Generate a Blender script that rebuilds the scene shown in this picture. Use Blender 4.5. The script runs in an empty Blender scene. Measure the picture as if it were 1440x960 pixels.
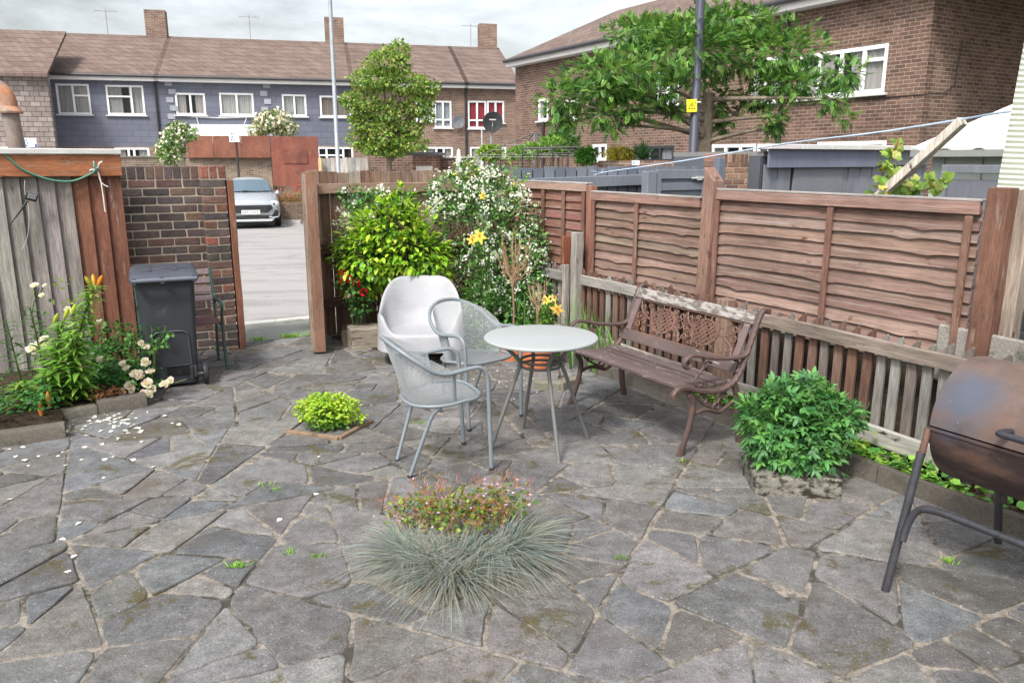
import bpy, math, random
import numpy as np
from mathutils import Vector, Matrix, Euler
R = math.radians
PI = math.pi
random.seed(7)
rng = np.random.default_rng(11)
SC = bpy.context.scene
COL = SC.collection

# ------------------------------------------------------------------ camera and site frame
PITCH, FPX, EYE = R(13.05), 1100.0, 1.78
cam = bpy.data.objects.new('camera', bpy.data.cameras.new('camera'))
COL.objects.link(cam)
cam.location = (0, 0, EYE)
cam.rotation_euler = (PI/2 - PITCH, 0, 0)
cam.data.sensor_width = 36
cam.data.lens = FPX/1440*36
cam.data.clip_start = 0.05
cam.data.clip_end = 600
SC.camera = cam

def ray(px, py):
    x = (px-720)/FPX; y = (480-py)/FPX
    return x, math.cos(PITCH)+y*math.sin(PITCH), -math.sin(PITCH)+y*math.cos(PITCH)
def G(px, py, z=0.0):            # survey helper: where the sight line meets height z
    a = ray(px, py); t = (z-EYE)/a[2]
    return Vector((a[0]*t, a[1]*t, z))
def AT(px, py, Y):               # survey helper: where the sight line meets depth Y
    a = ray(px, py); t = Y/a[1]
    return Vector((a[0]*t, Y, EYE+a[2]*t))
def WALL(px, py, A, u):          # survey helper: (along, height) on an upright plane
    n = (-u[1], u[0]); a = ray(px, py)
    t = (A[0]*n[0]+A[1]*n[1])/(a[0]*n[0]+a[1]*n[1])
    return ((a[0]*t-A[0])*u[0]+(a[1]*t-A[1])*u[1], EYE+a[2]*t)
TH = R(30)
CT, ST = math.cos(TH), math.sin(TH)
def gw(a, b, z=0.0):             # garden frame (a along the back wall, b towards it) to world
    return Vector((a*CT-b*ST, a*ST+b*CT, z))

# ------------------------------------------------------------------ mesh builder
class MB:
    def __init__(s):
        s.V = []; s.F = []; s.C = []
    def add(s, vs, fs, col=(.5, .5, .5), M=None):
        o = len(s.V)
        if M is not None: vs = [M @ Vector(v) for v in vs]
        s.V += [tuple(v) for v in vs]
        s.F += [tuple(i+o for i in f) for f in fs]
        if col and isinstance(col[0], (tuple, list)): s.C += list(col)
        else: s.C += [col]*len(fs)
    def box(s, c, d, col=(.5, .5, .5), rot=None, M=None, taper=None):
        x, y, z = d[0]/2, d[1]/2, d[2]/2
        t = taper or 1
        vs = [(-x, -y, -z), (x, -y, -z), (x, y, -z), (-x, y, -z), (-x*t, -y*t, z), (x*t, -y*t, z), (x*t, y*t, z), (-x*t, y*t, z)]
        T = Matrix.Translation(c)
        if rot is not None: T = T @ Euler(rot).to_matrix().to_4x4()
        if M is not None: T = M @ T
        s.add(vs, [(0, 3, 2, 1), (4, 5, 6, 7), (0, 1, 5, 4), (1, 2, 6, 5), (2, 3, 7, 6), (3, 0, 4, 7)], col, T)
    def hexa(s, p, col):
        s.add(p, [(0, 3, 2, 1), (4, 5, 6, 7), (0, 1, 5, 4), (1, 2, 6, 5), (2, 3, 7, 6), (3, 0, 4, 7)], col)
    def tube(s, pts, r, seg=8, col=(.5, .5, .5), closed=False, caps=True, flat=None):
        P = [Vector(p) for p in pts]; n = len(P)
        rr = r if isinstance(r, (list, tuple)) else [r]*n
        vs = []; fs = []
        up = None
        for i in range(n):
            if closed: t = (P[(i+1) % n]-P[i-1])
            else: t = P[min(i+1, n-1)]-P[max(i-1, 0)]
            if t.length < 1e-9: t = Vector((0, 0, 1))
            t.normalize()
            if up is None:
                up = Vector((0, 0, 1)) if abs(t.z) < .9 else Vector((1, 0, 0))
            if flat is not None: up = Vector(flat)
            n1 = up - t*up.dot(t)
            if n1.length < 1e-6: n1 = t.orthogonal()
            n1.normalize(); n2 = t.cross(n1)
            if flat is None: up = n1
            for k in range(seg):
                a = 2*PI*k/seg + (PI/seg)
                w = rr[i]
                if isinstance(w, (tuple, list)): vs.append(P[i]+n1*(w[0]*math.cos(a))+n2*(w[1]*math.sin(a)))
                else: vs.append(P[i]+(n1*math.cos(a)+n2*math.sin(a))*w)
        m = n if closed else n-1
        for i in range(m):
            j = (i+1) % n
            for k in range(seg):
                l = (k+1) % seg
                fs.append((i*seg+k, i*seg+l, j*seg+l, j*seg+k))
        if caps and not closed:
            fs.append(tuple(range(seg-1, -1, -1))); fs.append(tuple((n-1)*seg+k for k in range(seg)))
        s.add(vs, fs, col)
    def lathe(s, prof, n=24, col=(.5, .5, .5), c=(0, 0, 0), M=None):
        vs = []; fs = []
        for r, z in prof:
            for k in range(n):
                a = 2*PI*k/n
                vs.append((c[0]+r*math.cos(a), c[1]+r*math.sin(a), c[2]+z))
        for i in range(len(prof)-1):
            for k in range(n):
                l = (k+1) % n
                fs.append((i*n+k, i*n+l, (i+1)*n+l, (i+1)*n+k))
        if prof[0][0] > 1e-6: fs.append(tuple(range(n-1, -1, -1)))
        if prof[-1][0] > 1e-6: fs.append(tuple((len(prof)-1)*n+k for k in range(n)))
        s.add(vs, fs, col, M)
    def prism(s, poly, y0, y1, col=(.5, .5, .5), M=None):   # poly in x,z ; extruded along y
        n = len(poly)
        vs = [(p[0], y0, p[1]) for p in poly]+[(p[0], y1, p[1]) for p in poly]
        fs = [tuple(range(n)), tuple(range(2*n-1, n-1, -1))]+[(i, i+n, (i+1) % n+n, (i+1) % n) for i in range(n)]
        s.add(vs, fs, col, M)
    def build(s, name, mat, parent=None, loc=None, rz=0.0, bevel=0, seg=1, smooth=None, sub=0, label=None, solid=0):
        me = bpy.data.meshes.new(name)
        me.from_pydata(s.V, [], s.F)
        at = me.attributes.new('Col', 'FLOAT_COLOR', 'FACE')
        c = np.ones((len(s.F), 4), np.float32); c[:, :3] = np.array([q[:3] for q in s.C], np.float32)
        at.data.foreach_set('color', c.ravel())
        me.materials.append(mat)
        me.validate()
        if smooth is not None:
            me.shade_smooth()
            if smooth < 180: me.set_sharp_from_angle(angle=R(smooth))
        o = bpy.data.objects.new(name, me); COL.objects.link(o)
        if parent: o.parent = parent
        if loc is not None: o.location = loc
        o.rotation_euler = (0, 0, rz)
        if solid:
            m = o.modifiers.new('solid', 'SOLIDIFY'); m.thickness = solid; m.offset = -1
        if bevel:
            m = o.modifiers.new('bevel', 'BEVEL'); m.width = bevel; m.segments = seg; m.limit_method = 'ANGLE'; m.angle_limit = R(35)
        if sub:
            m = o.modifiers.new('sub', 'SUBSURF'); m.levels = sub; m.render_levels = sub
        if label: o['label'] = label
        return o

def tag(o, label, cat, group=None):
    o['label'] = label; o['category'] = cat
    if group: o['group'] = group
    return o
def struct(o, kind='structure'):
    o['kind'] = kind; return o
def thing(name, label, cat, loc=(0, 0, 0), rz=0.0, group=None):
    o = bpy.data.objects.new(name, None); COL.objects.link(o)
    o.location = loc; o.rotation_euler = (0, 0, rz); o.empty_display_size = .1
    return tag(o, label, cat, group)
def dup(o, parent=None):
    c = o.copy(); COL.objects.link(c)
    if parent: c.parent = parent
    for ch in list(o.children): dup(ch, c)
    return c
def jit(c, a=.12, h=.03):
    k = 1+random.uniform(-a, a)
    return tuple(max(.002, v*k*(1+random.uniform(-h, h))) for v in c)
def lerp(a, b, t): return tuple(x+(y-x)*t for x, y in zip(a, b))
def spline(pts, n=8, closed=False):
    P = [Vector(p) for p in pts]; out = []
    m = len(P)
    for i in range(m if closed else m-1):
        g = (lambda k: P[k % m]) if closed else (lambda k: P[max(0, min(m-1, k))])
        p0, p1, p2, p3 = g(i-1), g(i), g(i+1), g(i+2)
        for k in range(n):
            t = k/n
            out.append(.5*((2*p1)+(p2-p0)*t+(2*p0-5*p1+4*p2-p3)*t*t+(3*p1-p0-3*p2+p3)*t**3))
    if not closed: out.append(P[-1])
    return out

# ------------------------------------------------------------------ materials
def newmat(name):
    m = bpy.data.materials.new(name); m.use_nodes = True
    nt = m.node_tree; nt.nodes.clear()
    out = nt.nodes.new('ShaderNodeOutputMaterial')
    b = nt.nodes.new('ShaderNodeBsdfPrincipled')
    nt.links.new(b.outputs[0], out.inputs[0])
    return m, nt, b, out
def N(nt, t, **kw):
    n = nt.nodes.new(t)
    for k, v in kw.items(): setattr(n, k, v)
    return n
def mathn(nt, op, a, b=None, clamp=False):
    n = N(nt, 'ShaderNodeMath', operation=op); n.use_clamp = clamp
    for i, v in enumerate((a, b)):
        if v is None: continue
        if isinstance(v, (int, float)): n.inputs[i].default_value = v
        else: nt.links.new(v, n.inputs[i])
    return n.outputs[0]
def noise(nt, vec, scale, detail=4, rough=.6, dist=0):
    n = N(nt, 'ShaderNodeTexNoise'); n.inputs['Scale'].default_value = scale; n.inputs['Detail'].default_value = detail
    n.inputs['Roughness'].default_value = rough; n.inputs['Distortion'].default_value = dist
    nt.links.new(vec, n.inputs['Vector']); return n.outputs['Fac']
def ramp(nt, fac, lo, hi, a=0.0, b=1.0):
    n = N(nt, 'ShaderNodeMapRange'); n.inputs[1].default_value = lo; n.inputs[2].default_value = hi
    n.inputs[3].default_value = a; n.inputs[4].default_value = b; n.clamp = True
    nt.links.new(fac, n.inputs[0]); return n.outputs[0]
def mix(nt, fac, a, b, mode='MIX'):
    n = N(nt, 'ShaderNodeMix', data_type='RGBA', blend_type=mode)
    n.clamp_factor = True
    for sock, v in ((n.inputs[0], fac), (n.inputs[6], a), (n.inputs[7], b)):
        if isinstance(v, (int, float)): sock.default_value = v
        elif isinstance(v, (tuple, list)): sock.default_value = (*v[:3], 1)
        else: nt.links.new(v, sock)
    return n.outputs[2]
def coords(nt, scale=(1, 1, 1)):
    t = N(nt, 'ShaderNodeTexCoord'); m = N(nt, 'ShaderNodeMapping')
    m.inputs['Scale'].default_value = scale
    nt.links.new(t.outputs['Object'], m.inputs[0]); return m.outputs[0]
def bump(nt, b, h, strength=.3, dist=.01):
    n = N(nt, 'ShaderNodeBump'); n.inputs['Strength'].default_value = strength; n.inputs['Distance'].default_value = dist
    nt.links.new(h, n.inputs['Height']); nt.links.new(n.outputs[0], b.inputs['Normal'])

def surf(name, grain=(8, 8, 8), contrast=.35, rough=.7, wear=None, wear_lo=.6, wear_hi=.7, wear_scale=(3, 3, 3), bumps=.25, bd=.004,
         metal=0.0, spec=.4, stain=.25, wear2=None, w2lo=.6, w2hi=.68, w2scale=(2, 2, 2), roughvar=.1):
    """Colour of each face from its Col attribute, broken up by grain, stains and wear with a shape of their own."""
    m, nt, b, out = newmat(name)
    at = N(nt, 'ShaderNodeAttribute', attribute_name='Col')
    g = noise(nt, coords(nt, grain), 1, 6, .65)
    g2 = noise(nt, coords(nt, tuple(v*3.7 for v in grain)), 1, 3, .7)
    f = mathn(nt, 'MULTIPLY', ramp(nt, g, .27, .73, 1-contrast, 1+contrast), ramp(nt, g2, .3, .7, 1-contrast*.7, 1+contrast*.7))
    c = N(nt, 'ShaderNodeVectorMath', operation='SCALE'); nt.links.new(at.outputs['Color'], c.inputs[0]); nt.links.new(f, c.inputs[3])
    col = c.outputs[0]
    if stain:
        s = noise(nt, coords(nt, (1.7, 1.7, 1.7)), 1, 3, .6)
        c2 = N(nt, 'ShaderNodeVectorMath', operation='SCALE'); nt.links.new(col, c2.inputs[0]); nt.links.new(ramp(nt, s, .3, .7, 1-stain, 1+stain), c2.inputs[3])
        col = c2.outputs[0]
    if wear:
        w = noise(nt, coords(nt, wear_scale), 1, 6, .7)
        col = mix(nt, ramp(nt, w, wear_lo, wear_hi), col, wear)
    if wear2:
        w = noise(nt, coords(nt, tuple(v*1.01 for v in w2scale)), 1.3, 5, .65)
        col = mix(nt, ramp(nt, w, w2lo, w2hi), col, wear2)
    nt.links.new(col, b.inputs['Base Color'])
    nt.links.new(ramp(nt, g, .3, .7, max(0.02, rough-roughvar), min(1, rough+roughvar)), b.inputs['Roughness'])
    b.inputs['Metallic'].default_value = metal
    b.inputs['Specular IOR Level'].default_value = spec
    if bumps: bump(nt, b, g, bumps, bd)
    return m
def plain(name, col, rough=.5, metal=0.0, spec=.5, emit=0):
    m, nt, b, out = newmat(name)
    b.inputs['Base Color'].default_value = (*col, 1); b.inputs['Roughness'].default_value = rough
    b.inputs['Metallic'].default_value = metal; b.inputs['Specular IOR Level'].default_value = spec
    return m
def leafmat(name, trans=.35, rough=.45, spec=.35):
    m, nt, b, out = newmat(name)
    at = N(nt, 'ShaderNodeAttribute', attribute_name='Col')
    nt.links.new(at.outputs['Color'], b.inputs['Base Color'])
    b.inputs['Roughness'].default_value = rough; b.inputs['Specular IOR Level'].default_value = spec
    t = N(nt, 'ShaderNodeBsdfTranslucent'); 
    c = N(nt, 'ShaderNodeVectorMath', operation='MULTIPLY'); nt.links.new(at.outputs['Color'], c.inputs[0]); c.inputs[1].default_value = (1.3, 1.35, .7)
    nt.links.new(c.outputs[0], t.inputs[0])
    ms = N(nt, 'ShaderNodeMixShader'); ms.inputs[0].default_value = trans
    nt.links.new(b.outputs[0], ms.inputs[1]); nt.links.new(t.outputs[0], ms.inputs[2]); nt.links.new(ms.outputs[0], out.inputs[0])
    return m
def brickmat(name, c1, c2, mortar, bw=.225, bh=.075, ms=.01, rough=.85, var=.35, soft=.1, bias=0.0, extra=None):
    m, nt, b, out = newmat(name)
    t = N(nt, 'ShaderNodeTexCoord'); sx = N(nt, 'ShaderNodeSeparateXYZ'); nt.links.new(t.outputs['Object'], sx.inputs[0])
    cx = N(nt, 'ShaderNodeCombineXYZ'); nt.links.new(mathn(nt, 'ADD', sx.outputs[0], sx.outputs[1]), cx.inputs[0]); nt.links.new(sx.outputs[2], cx.inputs[1])
    k = N(nt, 'ShaderNodeTexBrick'); nt.links.new(cx.outputs[0], k.inputs['Vector'])
    k.inputs['Scale'].default_value = 1; k.inputs['Brick Width'].default_value = bw; k.inputs['Row Height'].default_value = bh
    k.inputs['Mortar Size'].default_value = ms/2; k.inputs['Mortar Smooth'].default_value = soft; k.inputs['Bias'].default_value = bias
    k.inputs['Color1'].default_value = (*c1, 1); k.inputs['Color2'].default_value = (*c2, 1); k.inputs['Mortar'].default_value = (*mortar, 1)
    v = noise(nt, coords(nt, (1, 1, 1)), 1.1, 5, .7)
    v2 = noise(nt, coords(nt, (25, 25, 25)), 1, 3, .7)
    c = N(nt, 'ShaderNodeVectorMath', operation='SCALE'); nt.links.new(k.outputs['Color'], c.inputs[0])
    nt.links.new(mathn(nt, 'MULTIPLY', ramp(nt, v, .3, .7, 1-var*.6, 1+var*.6), ramp(nt, v2, .3, .7, 1-var*.6, 1+var*.6)), c.inputs[3])
    nt.links.new(c.outputs[0], b.inputs['Base Color']); b.inputs['Roughness'].default_value = rough; b.inputs['Specular IOR Level'].default_value = .2
    bump(nt, b, mathn(nt, 'SUBTRACT', 1, k.outputs['Fac']), .5, .008)
    return m

# ------------------------------------------------------------------ foliage
def tm_leaf(w=.5, fold=.12, droop=.15, tipx=.0, seg=4, pw=.8):
    """leaf of unit length along +y; two rows of quads folded on the midrib"""
    vs = [(0, 0, 0)]; fs = []
    prev = None
    for i in range(1, seg):
        t = i/seg; h = w*.5*math.sin(PI*t**pw)
        z = -droop*t*t
        a = len(vs); vs += [(-h, t, z+fold*h*2), (0, t, z), (h, t, z+fold*h*2)]
        if prev is None: fs += [(0, a+1, a), (0, a+2, a+1)]
        else: fs += [(prev, prev+1, a+1, a), (prev+1, prev+2, a+2, a+1)]
        prev = a
    a = len(vs); vs.append((tipx, 1, -droop)); fs += [(prev, prev+1, a), (prev+1, prev+2, a)]
    return np.array(vs, float), fs
def tm_merge(parts):
    V = []; F = []; o = 0
    for v, f in parts:
        V.append(v); F += [tuple(i+o for i in g) for g in f]; o += len(v)
    return np.concatenate(V), F
def tm_xf(t, scale=1, rot=(0, 0, 0), loc=(0, 0, 0)):
    M = np.array(Euler(rot).to_matrix())
    return (t[0]*scale) @ M.T + np.array(loc), t[1]
def tm_flower(n=5, w=.5, cup=.25, fold=.1):
    return tm_merge([tm_xf(tm_leaf(w, fold, .1, seg=3), 1, (cup, 0, 2*PI*k/n)) for k in range(n)])
def tm_diamond(w=.45):
    return np.array([(0, 0, 0), (-w/2, .45, .05), (0, 1, -.1), (w/2, .45, .05)], float), [(0, 3, 2, 1)]
def scatter(name, mat, parent, P, D, Nn, S, tm, C, loc=None):
    """n copies of a template as ONE mesh: positions, growing directions, facing, sizes, colours"""
    P = np.asarray(P, float); n = len(P)
    D = np.asarray(D, float); D = D/np.maximum(1e-6, np.linalg.norm(D, axis=1, keepdims=True))
    X = np.cross(D, Nn); X = X/np.maximum(1e-6, np.linalg.norm(X, axis=1, keepdims=True))
    Z = np.cross(X, D)
    T, F = tm; k = len(T)
    S = np.asarray(S, float).reshape(n, 1, 1)*np.ones((1, 1, 1))
    V = P[:, None, :] + S*(T[None, :, 0:1]*X[:, None, :] + T[None, :, 1:2]*D[:, None, :] + T[None, :, 2:3]*Z[:, None, :])
    V = V.reshape(-1, 3)
    off = np.arange(n)*k
    ls = np.array([len(f) for f in F]); fi = np.concatenate([np.array(f) for f in F])
    LV = (off[:, None]+fi[None, :]).ravel()
    LT = np.tile(ls, n); LS = np.concatenate([[0], np.cumsum(LT)[:-1]])
    me = bpy.data.meshes.new(name)
    me.vertices.add(len(V)); me.vertices.foreach_set('co', V.astype(np.float32).ravel())
    me.loops.add(len(LV)); me.loops.foreach_set('vertex_index', LV.astype(np.int32))
    me.polygons.add(len(LT)); me.polygons.foreach_set('loop_start', LS.astype(np.int32)); me.polygons.foreach_set('loop_total', LT.astype(np.int32))
    me.update(calc_edges=True)
    at = me.attributes.new('Col', 'FLOAT_COLOR', 'POINT')
    C = np.asarray(C, float)
    c = np.ones((n, k, 4), np.float32)
    c[:, :, :3] = C[:, None, :]
    at.data.foreach_set('color', c.ravel())
    me.materials.append(mat); me.shade_smooth()
    o = bpy.data.objects.new(name, me); COL.objects.link(o)
    if parent: o.parent = parent
    if loc is not None: o.location = loc
    return o
def rcol(n, cols, v=.18):
    c = np.array(cols)[rng.integers(0, len(cols), n)]
    return np.clip(c*(1+rng.normal(0, v, (n, 1)))*(1+rng.normal(0, .05, (n, 3))), .003, 1)
def rdir(n, up=.0):
    d = rng.normal(size=(n, 3)); d /= np.linalg.norm(d, axis=1, keepdims=True); d[:, 2] += up
    return d/np.linalg.norm(d, axis=1, keepdims=True)
def inblobs(n, blobs, shell=.55):
    """points in the outer part of several ellipsoids (x,y,z,rx,ry,rz); also outward normals"""
    B = np.array(blobs, float); w = (B[:, 3]*B[:, 4]+B[:, 4]*B[:, 5]+B[:, 3]*B[:, 5]); w /= w.sum()
    i = rng.choice(len(B), n, p=w); d = rdir(n)
    r = (shell+(1-shell)*rng.random(n)**.7)
    ph = B[i, 0]*7
    r *= 1+.13*np.sin(d[:, 0]*5+ph)*np.cos(d[:, 2]*6+ph)+.08*np.sin(d[:, 1]*11+ph)
    r *= 1+.32*rng.random(n)*(rng.random(n) < .07)
    P = B[i, :3]+d*B[i, 3:6]*r[:, None]
    nn = d/B[i, 3:6]; nn /= np.linalg.norm(nn, axis=1, keepdims=True)
    return P, nn
UP = np.array([0, 0, 1.0])
def foliage(name, mat, parent, n, blobs, size, tm, cols, shell=.55, up=.35, jitter=.7, v=.18, face=.6, loc=None, zmin=None):
    P, nn = inblobs(n, blobs, shell)
    if zmin is not None:
        k = P[:, 2] > zmin; P = P[k]; nn = nn[k]; n = len(P)
    D = nn+rdir(n)*jitter; D[:, 2] += up*0-.1
    Nn = UP[None, :]*face+nn*.5+rdir(n)*.35
    S = rng.uniform(size*.7, size*1.25, n)
    return scatter(name, mat, parent, P, D, Nn, S, tm, rcol(n, cols, v), loc)
def blades(name, mat, parent, base, dirs, length, width, bend, cols, seg=5, v=.2, tip=None):
    """grass blades: curved tapering strips"""
    n = len(base); base = np.asarray(base, float); dirs = np.asarray(dirs, float)
    dirs = dirs/np.linalg.norm(dirs, axis=1, keepdims=True)
    h = dirs.copy(); h[:, 2] = 0; h /= np.maximum(1e-6, np.linalg.norm(h, axis=1, keepdims=True))
    side = np.cross(h, UP); side = side+rng.normal(0, .3, (n, 3)); side /= np.linalg.norm(side, axis=1, keepdims=True)
    L = np.asarray(length).reshape(n, 1)*np.ones((n, 1)); Bn = np.asarray(bend).reshape(-1, 1)*np.ones((n, 1))
    W = np.asarray(width).reshape(-1, 1)*np.ones((n, 1))
    V = np.zeros((n, (seg+1)*2, 3))
    for i in range(seg+1):
        t = i/seg
        p = base+dirs*L*t+h*L*Bn*t*t-UP*L*Bn*.75*t**2.4
        w = W*(1-t**1.5*.92)/2
        V[:, 2*i] = p-side*w; V[:, 2*i+1] = p+side*w
    F = [(2*i, 2*i+1, 2*i+3, 2*i+2) for i in range(seg)]
    me = bpy.data.meshes.new(name); k = (seg+1)*2
    LV = (np.arange(n)*k)[:, None]+np.array(F).ravel()[None, :]
    me.vertices.add(n*k); me.vertices.foreach_set('co', V.astype(np.float32).ravel())
    me.loops.add(LV.size); me.loops.foreach_set('vertex_index', LV.astype(np.int32).ravel())
    me.polygons.add(n*seg); me.polygons.foreach_set('loop_start', (np.arange(n*seg)*4).astype(np.int32)); me.polygons.foreach_set('loop_total', np.full(n*seg, 4, np.int32))
    me.update(calc_edges=True)
    at = me.attributes.new('Col', 'FLOAT_COLOR', 'POINT')
    c = np.ones((n, k, 4), np.float32); cc = rcol(n, cols, v); c[:, :, :3] = cc[:, None, :]
    if tip is not None:
        tt = (np.arange(k)//2/seg)[None, :, None]**2
        c[:, :, :3] = c[:, :, :3]*(1-tt*.8)+np.array(tip)[None, None, :]*tt*.8
    at.data.foreach_set('color', c.ravel())
    me.materials.append(mat); me.shade_smooth()
    o = bpy.data.objects.new(name, me); COL.objects.link(o)
    if parent: o.parent = parent
    return o

M_LEAF = leafmat('leaf'); M_LEAFG = leafmat('glossy_leaf', .25, .3, .5); M_PETAL = leafmat('petal', .3, .6, .2)
M_BLADE = leafmat('grass_blade', .25, .55, .2)
M_WOODV = surf('weathered_wood_upright', (55, 55, 3.5), .42, .85, wear=(.27, .26, .245), wear_lo=.55, wear_hi=.72, wear_scale=(40, 40, 2), wear2=(.05, .04, .035), w2lo=.64, w2hi=.7, w2scale=(16, 16, 5), bumps=.8, bd=.005, spec=.12)
M_WOODH = surf('weathered_wood_level', (3.5, 55, 55), .42, .85, wear=(.30, .285, .265), wear_lo=.56, wear_hi=.72, wear_scale=(2, 34, 30), wear2=(.05, .04, .03), w2lo=.65, w2hi=.7, w2scale=(4, 14, 14), bumps=.5, bd=.003, spec=.15)
M_LARCH = surf('stained_larch_slats', (3, 50, 60), .36, .85, wear=(.29, .23, .205), wear_lo=.53, wear_hi=.68, wear_scale=(1.6, 30, 60), wear2=(.10, .05, .038), w2lo=.62, w2hi=.70, w2scale=(5, 9, 14), bumps=.7, bd=.004, spec=.1)
M_PAINTW = surf('stained_wood', (40, 40, 5), .32, .78, wear=(.27, .22, .18), wear_lo=.58, wear_hi=.68, wear_scale=(22, 22, 2.2), wear2=(.08, .045, .03), w2lo=.62, w2hi=.7, w2scale=(10, 10, 4), bumps=.3, bd=.003, spec=.2)
M_PAINTH = surf('stained_wood_level', (5, 40, 40), .32, .78, wear=(.27, .2, .15), wear_lo=.6, wear_hi=.7, wear_scale=(2.2, 22, 22), wear2=(.08, .045, .03), w2lo=.62, w2hi=.7, w2scale=(5, 10, 10), bumps=.4, bd=.003, spec=.2)
M_STONE = surf('rough_concrete', (60, 60, 60), .28, .92, wear=(.06, .062, .045), wear_lo=.55, wear_hi=.72, wear_scale=(7, 7, 7), bumps=.7, bd=.006, spec=.12)
M_BARK = surf('bark', (20, 20, 5), .4, .9, bumps=.8, bd=.01, spec=.1)
M_SOIL = surf('soil', (30, 30, 30), .5, .97, bumps=1, bd=.02, spec=.05)
M_GENERIC = surf('painted_surface', (20, 20, 20), .08, .55, stain=.08, bumps=.05)
M_METAL = surf('painted_metal', (40, 40, 40), .12, .42, stain=.12, bumps=.05, spec=.5)
M_UPVC = plain('white_window_plastic', (.78, .79, .8), .35)
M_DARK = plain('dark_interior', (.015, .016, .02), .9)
M_GLASS = None
def glassmat(name, refl=.35, tint=(.05, .055, .06)):
    m, nt, b, out = newmat(name)
    b.inputs['Base Color'].default_value = (*tint, 1); b.inputs['Roughness'].default_value = .03; b.inputs['Specular IOR Level'].default_value = .8
    tr = N(nt, 'ShaderNodeBsdfTransparent'); ms = N(nt, 'ShaderNodeMixShader'); ms.inputs[0].default_value = refl
    nt.links.new(tr.outputs[0], ms.inputs[1]); nt.links.new(b.outputs[0], ms.inputs[2]); nt.links.new(ms.outputs[0], out.inputs[0])
    return m
M_GLASS = glassmat('window_glass')
# ------------------------------------------------------------------ the setting
def cut(poly, p, d):
    n = (-d[1], d[0]); A = []; B = []
    m = len(poly)
    for i in range(m):
        a, b = poly[i], poly[(i+1) % m]
        sa = (a[0]-p[0])*n[0]+(a[1]-p[1])*n[1]; sb = (b[0]-p[0])*n[0]+(b[1]-p[1])*n[1]
        (A if sa >= 0 else B).append(a)
        if sa*sb < 0:
            t = sa/(sa-sb); q = (a[0]+(b[0]-a[0])*t, a[1]+(b[1]-a[1])*t); A.append(q); B.append(q)
    return A, B
def area(p): return .5*abs(sum(p[i][0]*p[(i+1) % len(p)][1]-p[(i+1) % len(p)][0]*p[i][1] for i in range(len(p))))
def split(poly, out, rnd):
    A = area(poly)
    if A < rnd.uniform(.055, .24): out.append(poly); return
    cx = sum(p[0] for p in poly)/len(poly); cy = sum(p[1] for p in poly)/len(poly)
    sxx = sum((p[0]-cx)**2 for p in poly); syy = sum((p[1]-cy)**2 for p in poly); sxy = sum((p[0]-cx)*(p[1]-cy) for p in poly)
    an = .5*math.atan2(2*sxy, sxx-syy)+PI/2+rnd.gauss(0, .33)
    L = math.sqrt(A)
    p = (cx+rnd.uniform(-.16, .16)*L, cy+rnd.uniform(-.16, .16)*L)
    a, b = cut(poly, p, (math.cos(an), math.sin(an)))
    if len(a) < 3 or len(b) < 3: out.append(poly); return
    split(a, out, rnd); split(b, out, rnd)
def stones(region, rnd):
    out = []; split(region, out, rnd); return out
def inset(poly, d):
    n = len(poly)
    s = sum(poly[i][0]*poly[(i+1) % n][1]-poly[(i+1) % n][0]*poly[i][1] for i in range(n))
    if s < 0: poly = poly[::-1]
    P = poly
    for i in range(n):
        a, b = poly[i], poly[(i+1) % n]
        dx, dy = b[0]-a[0], b[1]-a[1]; L = math.hypot(dx, dy)
        if L < 1e-6: continue
        nx, ny = -dy/L, dx/L
        P, _ = cut(P, (a[0]+nx*d, a[1]+ny*d), (dx/L, dy/L))
        if len(P) < 3: return None
    return P
def roughen(poly, step, amp, rnd):
    out = []; n = len(poly)
    # soften corners first
    q = []
    for i in range(n):
        a, b, c = poly[i-1], poly[i], poly[(i+1) % n]
        la = math.hypot(a[0]-b[0], a[1]-b[1]); lc = math.hypot(c[0]-b[0], c[1]-b[1])
        k = min(.028*rnd.uniform(.4, 1.6), la*.3, lc*.3)
        if la < .015 or lc < .015: q.append(b); continue
        p1 = (b[0]+(a[0]-b[0])*k/la, b[1]+(a[1]-b[1])*k/la); p2 = (b[0]+(c[0]-b[0])*k/lc, b[1]+(c[1]-b[1])*k/lc)
        q += [p1, ((p1[0]+p2[0]+b[0])/3, (p1[1]+p2[1]+b[1])/3), p2]
    n = len(q)
    for i in range(n):
        a, b = q[i], q[(i+1) % n]; L = math.hypot(b[0]-a[0], b[1]-a[1]); m = max(1, int(L/step))
        nx, ny = (-(b[1]-a[1])/L, (b[0]-a[0])/L) if L > 1e-6 else (0, 0)
        w = rnd.uniform(-.35, .35)*min(L*.06, .02)
        for k in range(m):
            t = k/m; o = (rnd.gauss(0, amp) if k else 0)+w*math.sin(PI*t)
            out.append((a[0]+(b[0]-a[0])*t+nx*o, a[1]+(b[1]-a[1])*t+ny*o))
    return out
rnd = random.Random(5)
mb = MB()
STONE = [(.132, .130, .129), (.138, .135, .132), (.126, .125, .126), (.143, .137, .131), (.135, .132, .13), (.152, .149, .146), (.138, .131, .123), (.126, .130, .136), (.117, .116, .117)]
reg = [(-3.6, -1.2), (3.87, -1.2), (3.87, 7.95), (-3.6, 7.95)]
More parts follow.
